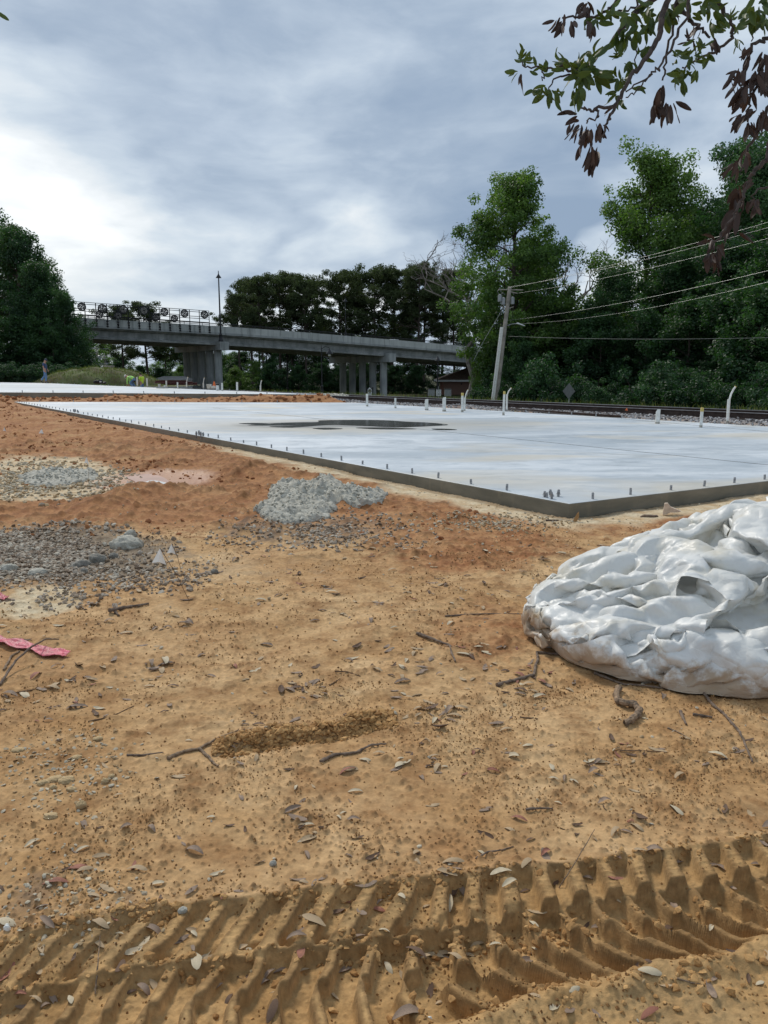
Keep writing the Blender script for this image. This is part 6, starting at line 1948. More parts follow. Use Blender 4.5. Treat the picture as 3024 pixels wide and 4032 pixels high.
vehicle(432, 1478, 118, 'distant dark car with a bright glare at its front showing over the grass mound', M_black, -pi / 2 + 0.25, True)
p = bon(60).copy()
for s_, px in ((0, 1620),):
    a = deckpt(px) + baway * 7.0; vehicle(px, 1340, a.y, 'white car driving over the bridge, its roof showing above the parapet', M_white, atan2(bdir.y, bdir.x), False)
bpy.data.objects['parked_car.001'].location = deckpt(1628) + baway * 7.0 - Vector((0, 0, 0.88))
p = at(648, 1512, 95); r = empty('house', p, 0, 'low pale house with a grey roof left of the left bridge pier', 'house')
k = 95 / 3047
M_rf = simple('grey_roof', (0.26, 0.25, 0.24), 0.9, 0.15, 2)
MB().prism([(-40 * k, 0), (62 * k, 0), (62 * k, 6), (-40 * k, 6)], -1, 16 * k).build('wall', simple('pale_wall', (0.5, 0.5, 0.48), 0.8), r)
MB().add([(-46 * k, -.5, 15.8 * k), (68 * k, -.5, 15.8 * k), (52 * k, 3, 30 * k), (-30 * k, 3, 30 * k), (-46 * k, 6.5, 15.8 * k), (68 * k, 6.5, 15.8 * k)], [(0, 1, 2, 3), (5, 4, 3, 2), (1, 5, 2), (4, 0, 3), (0, 4, 5, 1)]).build('roof', M_rf, r)
MB().box((10 * k, -0.02, 9 * k), (16 * k, 0.06, 7 * k)).build('window', M_black, r)
# ---------------------------------------------------------------- stones, rubble, mortar
M_gravel = tinted('mixed_gravel', [(0.17, 0.115, 0.075), (0.29, 0.22, 0.155), (0.38, 0.32, 0.25), (0.54, 0.48, 0.38)], noise_amt=0.3, scale=90)
M_chip = tinted('pale_stone_chips', [(0.36, 0.23, 0.11), (0.42, 0.32, 0.19), (0.40, 0.36, 0.28), (0.58, 0.50, 0.36)], noise_amt=0.3, scale=60)
M_crumb = tinted('clay_crumbs', [(0.15, 0.070, 0.025), (0.24, 0.120, 0.042), (0.33, 0.18, 0.065), (0.42, 0.25, 0.10)], noise_amt=0.2, scale=200)
M_crumb2 = tinted('ochre_clay_clods', [(0.30, 0.155, 0.055), (0.38, 0.205, 0.075), (0.46, 0.26, 0.10), (0.54, 0.325, 0.135)], 0.95, noise_amt=0.3, scale=120)
M_clod = tinted('red_clay_clods', [(0.23, 0.085, 0.032), (0.33, 0.135, 0.052), (0.42, 0.19, 0.078)], 0.95, noise_amt=0.3, scale=50)


def scatter_px(n, cx, cy, rx, ry, rng, power=1.0, warp=True):
    """ground points of an ellipse in the photo, denser in the middle"""
    a = rng.random(n) * 6.283; r = rng.random(n) ** power
    px = cx + rx * r * np.cos(a); py = cy + ry * r * np.sin(a)
    P = np.array([tuple(gd(x, y)) for x, y in zip(px, py)])
    w = fbm(P[:, 0] * 1.5, P[:, 1] * 1.5, 4, 400, .6); k = rng.random(n) < sst(0.95, 0.35, r + 0.9 * w) * 0.9 + 0.08
    P = P[k]; P[:, 2] = terrain(P[:, 0], P[:, 1]); return P


def scatter_xy(n, fn, box, rng):
    x = rng.uniform(box[0], box[1], n); y = rng.uniform(box[2], box[3], n)
    k = rng.random(n) < fn(x, y); x, y = x[k], y[k]
    return np.stack([x, y, terrain(x, y)], -1)


rng = np.random.default_rng(77)
# grey gravel at the left
P = scatter_px(7000, 90, 2165, 640, 110, rng, 0.6); stones('gravel', P + (0, 0, .004), rng.uniform(.006, .018, len(P)), M_gravel, 1)
P = scatter_px(3200, 300, 2260, 560, 140, rng, 0.7); stones('gravel', P + (0, 0, .003), rng.uniform(.005, .014, len(P)), M_gravel, 2)
P = scatter_px(3600, 180, 1895, 400, 95, rng, 0.6); stones('gravel', P + (0, 0, .004), rng.uniform(.008, .024, len(P)), M_chip, 3)
P = scatter_px(1500, 1250, 2100, 480, 110, rng, 0.8); stones('gravel', P + (0, 0, .003), rng.uniform(.005, .016, len(P)), M_gravel, 4)
P = scatter_px(700, 1950, 2060, 420, 50, rng, 0.8); stones('gravel', P + (0, 0, .003), rng.uniform(.005, .014, len(P)), M_chip, 5)
# chips in the bottom left
P = scatter_px(520, 230, 3500, 700, 320, rng, 0.7); stones('stone_chips', P + (0, 0, .001), rng.uniform(.002, .0065, len(P)), M_chip, 6, flat=0.6)
P = scatter_px(500, 260, 3020, 420, 230, rng, 0.7); stones('stone_chips', P + (0, 0, .001), rng.uniform(.002, .008, len(P)), M_chip, 7, flat=0.35)
P = scatter_xy(2600, lambda x, y: 0.6 * (fbm(x * 1.7, y * 1.7, 2, 5) > -0.1), (-2.4, 3.0, 1.0, 7.5), rng); stones('stone_chips', P + (0, 0, .001), rng.uniform(.0018, .0055, len(P)) * (1 + 0.15 * P[:, 1]), M_chip, 8)
# crumbs of clay thrown up by rain
f = lambda x, y: sst(-0.35, 0.35, fbm(x * 2.3 + 3, y * 2.3, 3, 84)) ** 1.6 * 0.95 + 0.04
P = scatter_xy(30000, f, (-1.3, 1.5, 0.95, 2.6), rng); stones('soil_crumbs', P + (0, 0, .0007), rng.uniform(.0010, .0036, len(P)) ** 1.0, M_crumb, 9, ico=False, flat=1.0)
P = scatter_xy(17000, f, (-2.9, 3.0, 2.5, 5.5), rng); stones('soil_crumbs', P + (0, 0, .001), rng.uniform(.0018, .0060, len(P)), M_crumb, 10, ico=False, flat=1.0)
# clods in the red berms
def fred(x, y):
    px, py = proj(x, y, 0.0); return sst(2250, 1950, py) * sst(0.0, 0.4, fbm(x * 0.9, y * 0.9, 3, 71)) * (poly_sd(x, y, NEAR) > 0.25)
P = scatter_xy(30000, fred, (-14, 0.9, 5.0, 24), rng); stones('clay_clods', P + (0, 0, .004), rng.uniform(.06, 1, len(P)) ** 2.2 * 0.026 * (0.7 + P[:, 1] * 0.045) + 0.004, M_clod, 12)
x = rng.uniform(-16, 1, 2500); y = rng.uniform(25.5, 33, 2500); k = (poly_sd(x, y, NEAR) > 0.3) & (poly_sd(x, y, FAR) > 0.2) & (qcoord(x, y) < -3.6); x, y = x[k], y[k]
stones('clay_clods', np.stack([x, y, terrain(x, y) + .01], -1), rng.uniform(.02, .09, len(x)), M_clod, 13)

# broken clay along the tyre marks and on the torn lip
x = rng.uniform(-1.3, 1.5, 5200); yb = np.interp(x, UW[:, 0], UW[:, 1]); off_ = np.where(rng.random(5200) < .35, rng.normal(0.0, 0.012, 5200), np.where(rng.random(5200) < .5, -0.16 + rng.normal(0, .02, 5200), -0.36 + rng.normal(0, .04, 5200)))
y = yb + off_; k = (y > 0.9) & (rng.random(5200) < 0.25 + 0.75 * sst(-0.1, 0.4, fbm(x * 6, y * 6, 2, 71))); x, y = x[k], y[k]
stones('clay_clods', np.stack([x, y, terrain(x, y) + .001], -1), 0.002 + 0.008 * rng.random(len(x)) ** 2.5, M_crumb2, 21)
lw_ = np.array([tuple(gd(*p))[:2] for p in ((880, 2960), (1120, 2925), (1330, 2890), (1500, 2840))])
x = rng.uniform(lw_[0, 0] - .03, lw_[-1, 0] + .05, 1500); y = np.interp(x, lw_[:, 0], lw_[:, 1]) + rng.normal(0.0, 0.022, 1500) + 0.01
stones('clay_clods', np.stack([x, y, terrain(x, y) + .002], -1), 0.0025 + 0.010 * rng.random(len(x)) ** 2.2, M_crumb2, 22)

M_mortar = simple('set_mortar', (0.50, 0.475, 0.40), 0.95, 0.15, 26, bump=0.9, col2=(0.27, 0.255, 0.21), bscale=90)
M_mortard = simple('dark_mortar', (0.27, 0.25, 0.21), 0.95, 0.2, 14, bump=0.7, col2=(0.14, 0.13, 0.11))


M_agg = tinted('mortar_aggregate', [(0.26, 0.245, 0.20), (0.40, 0.38, 0.315), (0.52, 0.495, 0.42), (0.62, 0.59, 0.50)], noise_amt=0.3, scale=80)


def splat(pix, H, label, mat, seed, res=0.014, lump=17, name='mortar_heap'):
    """a lumpy spill of set mortar on the ground"""
    W = [tuple(gd(x, y))[:2] for x, y in pix]; A = np.array(W); x0, y0 = A.min(0) - .06; x1, y1 = A.max(0) + .06
    ry = res * 1.3
    X, Y = np.meshgrid(np.arange(x0, x1, res), np.arange(y0, y1, ry), indexing='ij')
    sd_ = poly_sd(X + 0.05 * vn(X * 7, Y * 7, seed), Y + 0.07 * vn(X * 6, Y * 6, seed + 1), W)
    t = np.clip(-sd_ / 0.35, 0, 1)
    f1, f2, _ = worley(X * lump, Y * lump, seed); g1, _, _ = worley(X * lump * 0.4 + 3, Y * lump * 0.4, seed + 2)
    h = H * t ** 0.6 * (0.65 + 0.5 * fbm(X * 2.2, Y * 2.2, 3, seed + 3)) + 0.022 * np.clip(1 - f1 * 1.5, 0, 1) ** 0.7 * (t > 0) + 0.03 * np.clip(.6 - g1, 0, 1)
    Z = terrain(X, Y) + np.where(sd_ < 0, h, -0.05 - sd_)
    o = np_mesh(name, np.stack([X, Y, Z], -1).reshape(-1, 3) - np.array([A[0][0], A[0][1], 0]), grid_faces(*X.shape), mat, smooth=True)
    o.location = (A[0][0], A[0][1], 0)
    # aggregate standing out of the crust
    rg = np.random.default_rng(seed + 9); zz = Z.ravel(); sdr = sd_.ravel(); ii = np.where((sdr < -0.01) & (rg.random(len(sdr)) < 0.16 * (res / 0.014) ** 0))[0]
    PP = np.stack([X.ravel()[ii], Y.ravel()[ii], zz[ii]], -1) - np.array([A[0][0], A[0][1], 0])
    if len(PP): q = stones('aggregate', PP, rg.uniform(.35, 1.0, len(PP)) * res * 1.05, M_agg, seed, flat=0.8); q.parent = o
    tag(o, label, 'mortar'); return o


Z5 = lambda L: [(x * 0.904, 1500 + y * 0.904) for x, y in L]
splat(Z5([(1170, 480), (1230, 455), (1330, 460), (1400, 435), (1460, 440), (1500, 470), (1600, 480), (1680, 500), (1670, 545), (1560, 560), (1470, 545), (1440, 590), (1380, 612), (1300, 612), (1220, 642), (1130, 598), (1118, 580), (1170, 530)]), 0.10,
      'large lumpy pale grey spill of set mortar in the middle of the dirt', M_mortar, 301)
splat([(60, 1880), (200, 1850), (360, 1855), (400, 1890), (250, 1915), (120, 1920)], 0.04, 'pale mortar crust on the whitish patch at the left', M_mortar, 331, 0.02, 12)
splat([(200, 1575), (300, 1568), (350, 1574), (330, 1582), (220, 1583)], 0.16, 'grey mortar spill between the two slabs near their left ends', M_mortar, 341, 0.05, 4)
splat([(1140, 1560), (1260, 1545), (1400, 1552), (1370, 1568), (1220, 1571)], 0.12, 'grey rubble crust at the right tip of the far slab', M_mortar, 351, 0.05, 4)


def rock(px, py, wpx, hpx, label, mat, seed, name='concrete_chunk'):
    b_ = on_ground(px, py); k = b_.y / 3047; rng = np.random.default_rng(seed)
    import bmesh
    bm = bmesh.new(); bmesh.ops.create_icosphere(bm, subdivisions=4, radius=1.0)
    V = np.array([v.co[:] for v in bm.verts])
    n = fbm(V[:, 0] * 1.3 + seed, V[:, 1] * 1.3 + V[:, 2], 4, seed, .6); f, _, _ = worley(V[:, 0] * 3 + V[:, 2] * 2, V[:, 1] * 3 - V[:, 2], seed)
    V *= (1 + 0.30 * n - 0.20 * f + 0.07 * fbm(V[:, 0] * 6 + V[:, 2] * 3, V[:, 1] * 6, 2, seed + 3))[:, None]; V[:, 2] = np.where(V[:, 2] < -0.3, -0.3, V[:, 2])
    for v, c in zip(bm.verts, V): v.co = (c[0] * wpx * k / 2, c[1] * wpx * k * 0.4, c[2] * hpx * k / 1.1)
    me = bpy.data.meshes.new(name); bm.to_mesh(me); bm.free(); me.materials.append(mat); me.polygons.foreach_set('use_smooth', [True] * len(me.polygons))
    o = bpy.data.objects.new(name, me); COL.objects.link(o); o.location = b_ + Vector((0, 0, hpx * k * 0.15)); o.rotation_euler = (0, 0, rng.uniform(-.4, .4))
    tag(o, label, 'chunk'); return o


rock(512, 2118, 56, 34, 'upright grey mortar chunk at the top right of the gravel', M_mortar, 1)
rock(500, 2155, 150, 50, 'long pale lumpy mortar chunk at the right end of the gravel', M_mortar, 2)
rock(385, 2212, 84, 36, 'round dark mortar chunk in the middle of the gravel', M_mortard, 3)
rock(320, 2232, 90, 30, 'flat dark mortar chunk left of the round one', M_mortard, 4)
rock(330, 2255, 40, 22, 'small dark chunk under the flat one in the gravel', M_mortard, 5)
rock(448, 2196, 44, 22, 'small dark chunk between the round and the long one', M_mortard, 6)
rock(35, 2252, 80, 28, 'pale mortar chunk at the left edge below the gravel', M_mortar, 7)
rock(150, 2258, 90, 22, 'low grey mortar chunk left of the flat dark one', M_mortar, 8)
rock(845, 2255, 34, 18, 'lone dark pebble lump right of the two leaning flags', M_mortard, 9)
rock(1258, 1905, 44, 30, 'knob of grey mortar sticking out of the large spill', M_mortard, 10)
rock(28, 3665, 34, 26, 'white stone beside the tyre marks at the left edge', M_pvc, 11, 'stone')
rock(1692, 4000, 26, 22, 'white pebble lying in the tyre marks', M_pvc, 12, 'stone')
rock(720, 3588, 46, 20, 'pale flat stone on the upper edge of the tyre marks', M_mortar, 13, 'stone')
rock(1075, 3405, 34, 22, 'cream and grey stone above the tyre marks', M_mortar, 14, 'stone')
for i, (x, y, w, h) in enumerate(((170, 3085, 60, 16), (215, 3070, 70, 14), (262, 3075, 76, 18), (210, 3105, 36, 18), (280, 3110, 46, 14), (415, 3080, 40, 20), (320, 3175, 50, 26), (440, 3060, 34, 14), (70, 2955, 60, 12), (200, 3215, 70, 16), (385, 2905, 46, 10), (300, 2985, 50, 12))):
    o = rock(x, y, w, h, 'flat tan flake of dried clay lying lower left in the dirt', M_chipm if False else simple('dried_clay', (0.50, 0.36, 0.19), 0.95, 0.15, 30, bump=0.4), 40 + i, 'clay_flake'); o['group'] = 'flakes of dried clay'

# ---------------------------------------------------------------- sticks and roots
M_stick = simple('grey_brown_stick', (0.20, 0.145, 0.105), 0.9, 0.25, 40, bump=0.5, col2=(0.08, 0.055, 0.04), bscale=120)
M_root = simple('twisted_root_bark', (0.30, 0.20, 0.12), 0.85, 0.2, 50, bump=0.5, col2=(0.10, 0.075, 0.055), bscale=160)
M_twig = simple('thin_brown_twig', (0.17, 0.10, 0.055), 0.9, 0.2, 60)


def stick(pix, wpx, label, mat=None, name='stick', cat='stick', lift=0.3, twigs=None, heights=None, taper=0.5, root=None):
    pts = []
    for i, (x, y) in enumerate(pix):
        p = on_ground(x, y); pts.append(p)
    k = pts[0].y / 3047
    w = wpx * k / 2
    # subdivide with a slight wobble
    Q = []; rr = random.Random(int(pix[0][0] * 7 + pix[0][1]))
    hs = heights or [lift * w] * len(pts)
    for i in range(len(pts) - 1):
        for s in np.linspace(0, 1, 6, endpoint=False):
            p = pts[i].lerp(pts[i + 1], s); h = hs[i] * (1 - s) + hs[i + 1] * s
            Q.append(p + Vector((rr.uniform(-1, 1) * w * 0.35, rr.uniform(-1, 1) * w * 0.35, h + w * 0.5)))
    Q.append(pts[-1] + Vector((0, 0, hs[-1] + w * 0.5))); n = len(Q)
    R = [w * (1 - (1 - taper) * i / n) * rr.uniform(0.82, 1.18) for i in range(n)]
    o0 = Q[0].copy()
    o = MB().tube([q - o0 for q in Q], R, 8).build(name, mat or M_stick, root, True); o.location = o0
    if root is None: tag(o, label, cat)
    return o


za = lambda L: [(x * .7233, 2200 + y * .7233) for x, y in L]
zb = lambda L: [(1000 + x * .7233, 2200 + y * .7233) for x, y in L]
zc = lambda L: [(2100 + x * .557, 2500 + y * .557) for x, y in L]
zd = lambda L: [(1500 + x * .9186, 3200 + y * .9186) for x, y in L]
ze = lambda L: [(x * .904, 3200 + y * .904) for x, y in L]
stick(za([(600, 300), (660, 275), (740, 262), (810, 250)]), 17, 'broken log stub with frayed end lying left of the two leaning flags')
stick(za([(620, 255), (630, 300), (650, 315)]), 12, 'short splintered piece at the end of the broken log stub')
stick(za([(690, 1075), (780, 1068), (890, 1066)]), 11, 'dark knobbly stick left of the forked root, lying level')
stick(za([(910, 1082), (1000, 1055), (1085, 1040), (1190, 985), (1300, 950)]), 17, 'thick grey forked root left of the broken lip of clay', M_root)
stick(za([(1085, 1040), (1140, 1080), (1160, 1115), (1190, 1135)]), 14, 'lower prong of the forked root pointing down to the right', M_root)
stick(za([(0, 690), (90, 600), (180, 545), (255, 490), (320, 450)]), 12, 'long bare stick crossing the pink tape at the left edge', heights=[0.0, .03, .05, .04, .01])
stick(za([(20, 610), (60, 530), (110, 510)]), 12, 'short pale stick under the pink tape', M_root)
stick(za([(480, 890), (560, 872), (630, 850), (730, 803)]), 7, 'thin twig in the smooth sand left of centre', M_twig)
stick(za([(60, 740), (200, 700)]), 9, 'dark twig half buried at the left, below the bare stick', M_twig)
stick(zb([(360, 1110), (430, 1075), (560, 1060), (640, 1020), (720, 1010)]), 16, 'dark curved stick just below the broken lip of clay')
stick(zb([(1040, 303), (1250, 298), (1480, 300)]), 8, 'long straight twig pointing at the plastic heap', taper=0.3)
stick(zb([(890, 415), (1000, 460), (1060, 480), (1095, 565)]), 13, 'dark bent stick left of the plastic heap')
stick(zb([(1325, 695), (1430, 665), (1520, 640), (1545, 560), (1540, 515), (1670, 530), (1750, 560)]), 17, 'rotten dark root emerging from under the plastic heap')
stick(zb([(410, 692), (470, 655)]), 6, 'small upright twig near the middle of the sand', M_twig)
stick(zb([(440, 612), (510, 620), (580, 632)]), 7, 'thin level twig left of the middle', M_twig)
stick(zb([(1450, 858), (1545, 875)]), 8, 'short thin twig below the leaves in front of the plastic heap', M_twig)
stick(zb([(1480, 1378), (1560, 1372), (1625, 1365)]), 12, 'short dark rotten stick above the tyre marks, right of centre')
stick(zc([(600, 395), (580, 440), (590, 490), (640, 515), (710, 515), (748, 545), (735, 590), (695, 625), (650, 650)]), 27, 'thick twisted brown root bent like a question mark in front of the plastic heap', M_root, 'twisted_root', 'root', lift=0.6, taper=0.85)
stick(zc([(1190, 400), (1270, 490), (1350, 570), (1405, 640), (1460, 705), (1500, 790), (1545, 905)]), 13, 'long thin stick running from the plastic heap down to the right')
stick(zc([(430, 285), (560, 330), (640, 355), (720, 360), (900, 382), (1070, 412)]), 11, 'dark crumbling stick along the bottom edge of the plastic heap')
stick(zc([(950, 662), (1020, 690), (1105, 740)]), 8, 'pale jointed twig right of the twisted root', M_root)
stick(zc([(610, 825), (760, 826), (940, 830)]), 6, 'straight thin twig lying among leaves below the twisted root', M_twig)
stick(zc([(1040, 550), (1080, 640)]), 15, 'short grey chunk of bark right of the twisted root')
stick(zc([(1130, 570), (1200, 580), (1265, 590)]), 14, 'dark crumpled bark strip left of the long thin stick')
stick(zd([(405, 200), (460, 172), (520, 162), (568, 146)]), 9, 'small forked twig just above the tyre marks')
stick(zd([(762, 328), (830, 265), (910, 190)]), 6, 'straight twig leaning out of the tyre marks beside two pale leaves', M_root, heights=[0, .03, .07])
stick(ze([(415, 800), (425, 680), (438, 560)]), 8, 'pale twig standing in the tyre marks at the lower left', M_root)
stick(zd([(1270, 712), (1330, 725), (1365, 735)]), 9, 'pale twig piece at the lower right below the tyre marks', M_root)

# ---------------------------------------------------------------- fallen leaves
LEAFMATS = [simple('leaf_grey_purple', (0.28, 0.195, 0.135), 0.75, 0.2, 60, col2=(0.14, 0.10, 0.075)), simple('leaf_tan', (0.42, 0.30, 0.175), 0.75, 0.15, 60),
            simple('leaf_pale', (0.52, 0.43, 0.29), 0.7, 0.12, 60), simple('leaf_dark_brown', (0.13, 0.075, 0.045), 0.75, 0.2, 60), simple('leaf_reddish', (0.30, 0.12, 0.075), 0.75, 0.2, 60)]


def leaf_geo(seed, L=1.0):
    """curled lanceolate leaf with a midrib, two-sided solid of real thickness"""
    rng = np.random.default_rng(seed); n = 9; m = 5
    bendz = rng.uniform(-0.5, 0.9); curl = rng.uniform(-0.5, 1.0); tw = rng.uniform(-0.7, 0.7); wv = rng.uniform(0.27, 0.40)
    V = []
    for i in range(n):
        s = i / (n - 1); w = wv * (sin(pi * min(1, s ** 0.9 * 0.96 + 0.02)) ** 0.62) * 0.5
        for j in range(m):
            a = (j / (m - 1) - 0.5) * 2; x = s - 0.5; y = a * w * (1 + 0.03 * rng.normal())
            z = bendz * 0.25 * (1 - (2 * x) ** 2) + curl * 0.55 * a * a * w + 0.02 * (j == 2) * 0 + rng.normal() * 0.006
            th = tw * x; y, z = y * cos(th) - z * sin(th), y * sin(th) + z * cos(th); V.append((x, y, z))
    F = [(i * m + j, (i + 1) * m + j, (i + 1) * m + j + 1, i * m + j + 1) for i in range(n - 1) for j in range(m - 1)]
    V = np.array(V); V[:, 2] -= V[:, 2].min(); return V, np.array(F)


def leaf_mesh(seed, mat):
    V, F = leaf_geo(seed); V2 = V + (0, 0, 0.010); k = len(V); F2 = F[:, ::-1]
    o = np_mesh('leaf_source', np.vstack([V, V2]), np.vstack([F2, F + k]), mat, smooth=True); me = o.data; bpy.data.objects.remove(o); return me


LM = [[leaf_mesh(500 + 7 * i + j, m) for j in range(4)] for i, m in enumerate(LEAFMATS)]
rng = np.random.default_rng(5)
lp = []                                                # px, py, size factor
clusters = [(640, 2655, 90, 50, 12), (730, 2480, 120, 40, 8), (1180, 2720, 110, 50, 14), (1740, 2830, 130, 50, 16), (1580, 2640, 70, 40, 9), (2080, 2680, 140, 60, 18), (1930, 2580, 110, 50, 9), (1650, 2560, 90, 40, 6), (2480, 2965, 90, 30, 9), (1500, 3000, 150, 60, 8), (300, 2760, 120, 40, 7),
            (1720, 3010, 70, 40, 5), (1000, 2840, 90, 40, 5), (2330, 3010, 50, 50, 5), (2900, 2940, 70, 50, 6), (300, 2680, 140, 40, 9), (1200, 2340, 200, 60, 10), (1700, 2360, 250, 60, 10), (2150, 2230, 130, 60, 7), (100, 2300, 90, 60, 5), (800, 2350, 250, 60, 8), (2200, 2400, 90, 80, 5), (1800, 2150, 250, 50, 6), (900, 2060, 300, 60, 6)]
for cx, cy, rx, ry, n in clusters:
    for _ in range(n): lp.append((cx + rng.normal() * rx * 0.6, cy + rng.normal() * ry * 0.6))
for _ in range(620):
    lp.append((rng.uniform(-150, 3150), 2150 + 1850 * rng.random() ** 1.75))
for x, y in ((1760, 3455), (1790, 3420), (2190, 3432), (390, 3260), (330, 3245), (596, 3266), (540, 3425), (450, 3620), (940, 3510), (880, 3540), (290, 3770), (475, 3820), (20, 3800), (150, 3800), (90, 3890), (2380, 3180), (2520, 3220), (2660, 3190), (2220, 3265), (1640, 3360), (1770, 3400), (2150, 3360), (2150, 3375), (1750, 3450), (1640, 3390), (2850, 3380), (2560, 3830), (2310, 3610), (1590, 3990), (800, 3780), (2800, 3900), (1270, 3460), (950, 3140), (1400, 3120), (2020, 2980), (2180, 3070)):
    lp.append((x, y))
GG = np.array([tuple(gd(*q))[:2] for q in lp]); okk = (heap_core(GG[:, 0], GG[:, 1])[1] > 1.08) & (poly_sd(GG[:, 0], GG[:, 1], NEAR) > 0.08)
lp = [q for q, k in zip(lp, okk) if k]
lp.sort(key=lambda q: -q[1])
keep_n = 270; idx = sorted(rng.choice(len(lp), keep_n, replace=False)) if False else None
random.seed(9)
nleaf = 0; rest = []
WT = [0.32, 0.24, 0.14, 0.24, 0.06]
WORDS = ['greyish purple', 'tan', 'pale', 'dark brown', 'reddish']
pick = np.linspace(0, 1, len(lp)); chosen = set(rng.choice(len(lp), 275, replace=False, p=(lambda w: w / w.sum())(np.exp(-3.0 * pick))))
LPX = np.array(lp, float); zz = np.zeros(len(lp))
for _ in range(3):
    r2 = [ray(*q) for q in lp]; G = np.array([(r[0] * (z - CZ) / r[2], r[1] * (z - CZ) / r[2]) for r, z in zip(r2, zz)]); zz = terrain(G[:, 0], G[:, 1])
for i, (x, y) in enumerate(lp):
    k = rng.choice(5, p=WT); j = rng.integers(0, 4); sz = (0.020 + 0.036 * rng.random() ** 1.4) * (1.25 if y < 2800 else 1.0); yaw = rng.normal() * 0.9 + (pi if rng.random() < .5 else 0)
    p = Vector((G[i, 0], G[i, 1], zz[i]))
    if i in chosen:
        o = bpy.data.objects.new('fallen_leaf', LM[k][j]); COL.objects.link(o); o.location = p + Vector((0, 0, 0.0005)); o.scale = (sz, sz * rng.uniform(.8, 1.2), sz)
        o.rotation_euler = (rng.normal() * 0.22, rng.normal() * 0.16, yaw)
        part = 'on the tyre marks' if y > 3560 else 'on the sand in the foreground' if y > 2850 else 'on the dirt in the middle ground' if y > 2420 else 'on the farther dirt'
        tag(o, 'dry %s oak leaf lying %s' % (WORDS[k], part), 'leaf', 'fallen leaves scattered on the dirt')
    else: rest.append((p, k, j, sz, yaw))
VV = []; FF = []; MI = []; nv = 0
for p, k, j, sz, yaw in rest:
    V, F = leaf_geo(500 + 7 * k + j); c, s = cos(yaw), sin(yaw)
    W = np.stack([V[:, 0] * c - V[:, 1] * s, V[:, 0] * s + V[:, 1] * c, V[:, 2]], -1) * sz + np.array(tuple(p)) + (0, 0, .0012)
    VV.append(W); FF.append(F + nv); nv += len(W); MI += [k] * len(F)
o = np_mesh('leaf_litter', np.vstack(VV), np.vstack(FF), None, smooth=True, mats=LEAFMATS, midx=MI); o['kind'] = 'stuff'; o['label'] = 'thin scatter of small dry leaves over the dirt'

# ---------------------------------------------------------------- flags, tape, shards
M_flag = simple('translucent_flag', (0.88, 0.85, 0.78), 0.5, 0.06, 20)


def pin_flag(px, pyb, tx, ty, wpx, hpx, label, mat=None, lean=0.0, bent=0.5):
    b_ = on_ground(px, pyb); k = b_.y / 3047; r = 0.0016 if b_.y < 8 else 0.003
    root = empty('survey_flag', b_, 0, label, 'flag')
    top = Vector(((tx - px) * k, lean, (pyb - ty) * k))
    MB().tube([(0, 0, -0.02), top * 0.5 + Vector((0.004, 0, 0)), top], r, 5).build('wire_stem', M_twig, root)
    w, h = wpx * k, hpx * k; a = top; b2 = top - Vector((w * 0.62, 0.02, h * 0.8)); c = top + Vector((w * 0.38, 0.01, -h)); m_ = top + Vector((-w * 0.05, -w * 0.3, -h * 0.75))
    V = [a, b2, c, m_]; V2 = [v + Vector((0, 0.0015, 0)) for v in V]
    MB().add([tuple(v) for v in V + V2], [(0, 1, 3), (0, 3, 2), (4, 7, 5), (4, 6, 7), (0, 4, 5, 1), (1, 5, 7, 3), (3, 7, 6, 2), (2, 6, 4, 0)]).build('flag_sheet', mat or M_flag, root)


pin_flag(752, 2365, 635, 2138, 50, 74, 'larger of the two white pin flags leaning left near the gravel')
pin_flag(715, 2240, 680, 2130, 30, 48, 'smaller of the two leaning white pin flags, behind the larger')
pin_flag(350, 1898, 348, 1790, 14, 34, 'white pin flag on a straight tall wire at the whitish patch')
pin_flag(505, 1925, 505, 1893, 22, 34, 'white pin flag low on the little red dirt heap')
pin_flag(166, 1713, 166, 1690, 18, 24, 'small white pin flag in the upper left red clay')
pin_flag(21, 1700, 20, 1680, 10, 20, 'tiny white pin flag at the left edge in the red clay')
pin_flag(2463, 1652, 2466, 1617, 14, 14, 'small orange pin flag on the ballast behind the near slab', M_orange)


def pink_tape():
    M = simple('pink_tape', (0.62, 0.085, 0.14), 0.45, 0.12, 30, bump=0.3, col2=(0.48, 0.20, 0.19))
    for pix, wd, lab in (([(-60, 2520), (40, 2540), (140, 2562), (262, 2590)], 0.035, 'crumpled strip of pink marking tape lying at the left edge'), ([(-40, 2345), (18, 2368)], 0.03, 'scrap of pink tape just entering at the left edge above the strip')):
        C = [on_ground(*q) for q in pix]; n = 60; P = []
        for i in range(n):
            s = i / (n - 1) * (len(C) - 1); k = min(int(s), len(C) - 2); c = C[k].lerp(C[k + 1], s - k); d = (C[k + 1] - C[k]).normalized(); sd_ = Vector((-d.y, d.x, 0))
            for j in range(9):
                a = j / 8 - 0.5; z = 0.010 + 0.004 * sin(i * 0.35 + j * 0.9) + 0.005 * abs(sin(j * 1.3 + i * 0.13)) + 0.003 * random.random()
                w_ = wd * (1.15 if i > n * 0.8 else 1) * (0.85 + 0.2 * sin(i * .3))
                P.append(c + sd_ * a * w_ * 2 + Vector((0, 0, z)))
        o0 = C[0]; V = np.array([tuple(p - o0) for p in P]).reshape(n, 9, 3)
        V = smooth_up(V)
        o = np_mesh('pink_tape', V.reshape(-1, 3), grid_faces(*V.shape[:2]), M, smooth=True); o.location = o0; tag(o, lab, 'tape')
        sol = o.modifiers.new('thick', 'SOLIDIFY'); sol.thickness = 0.001


pink_tape()


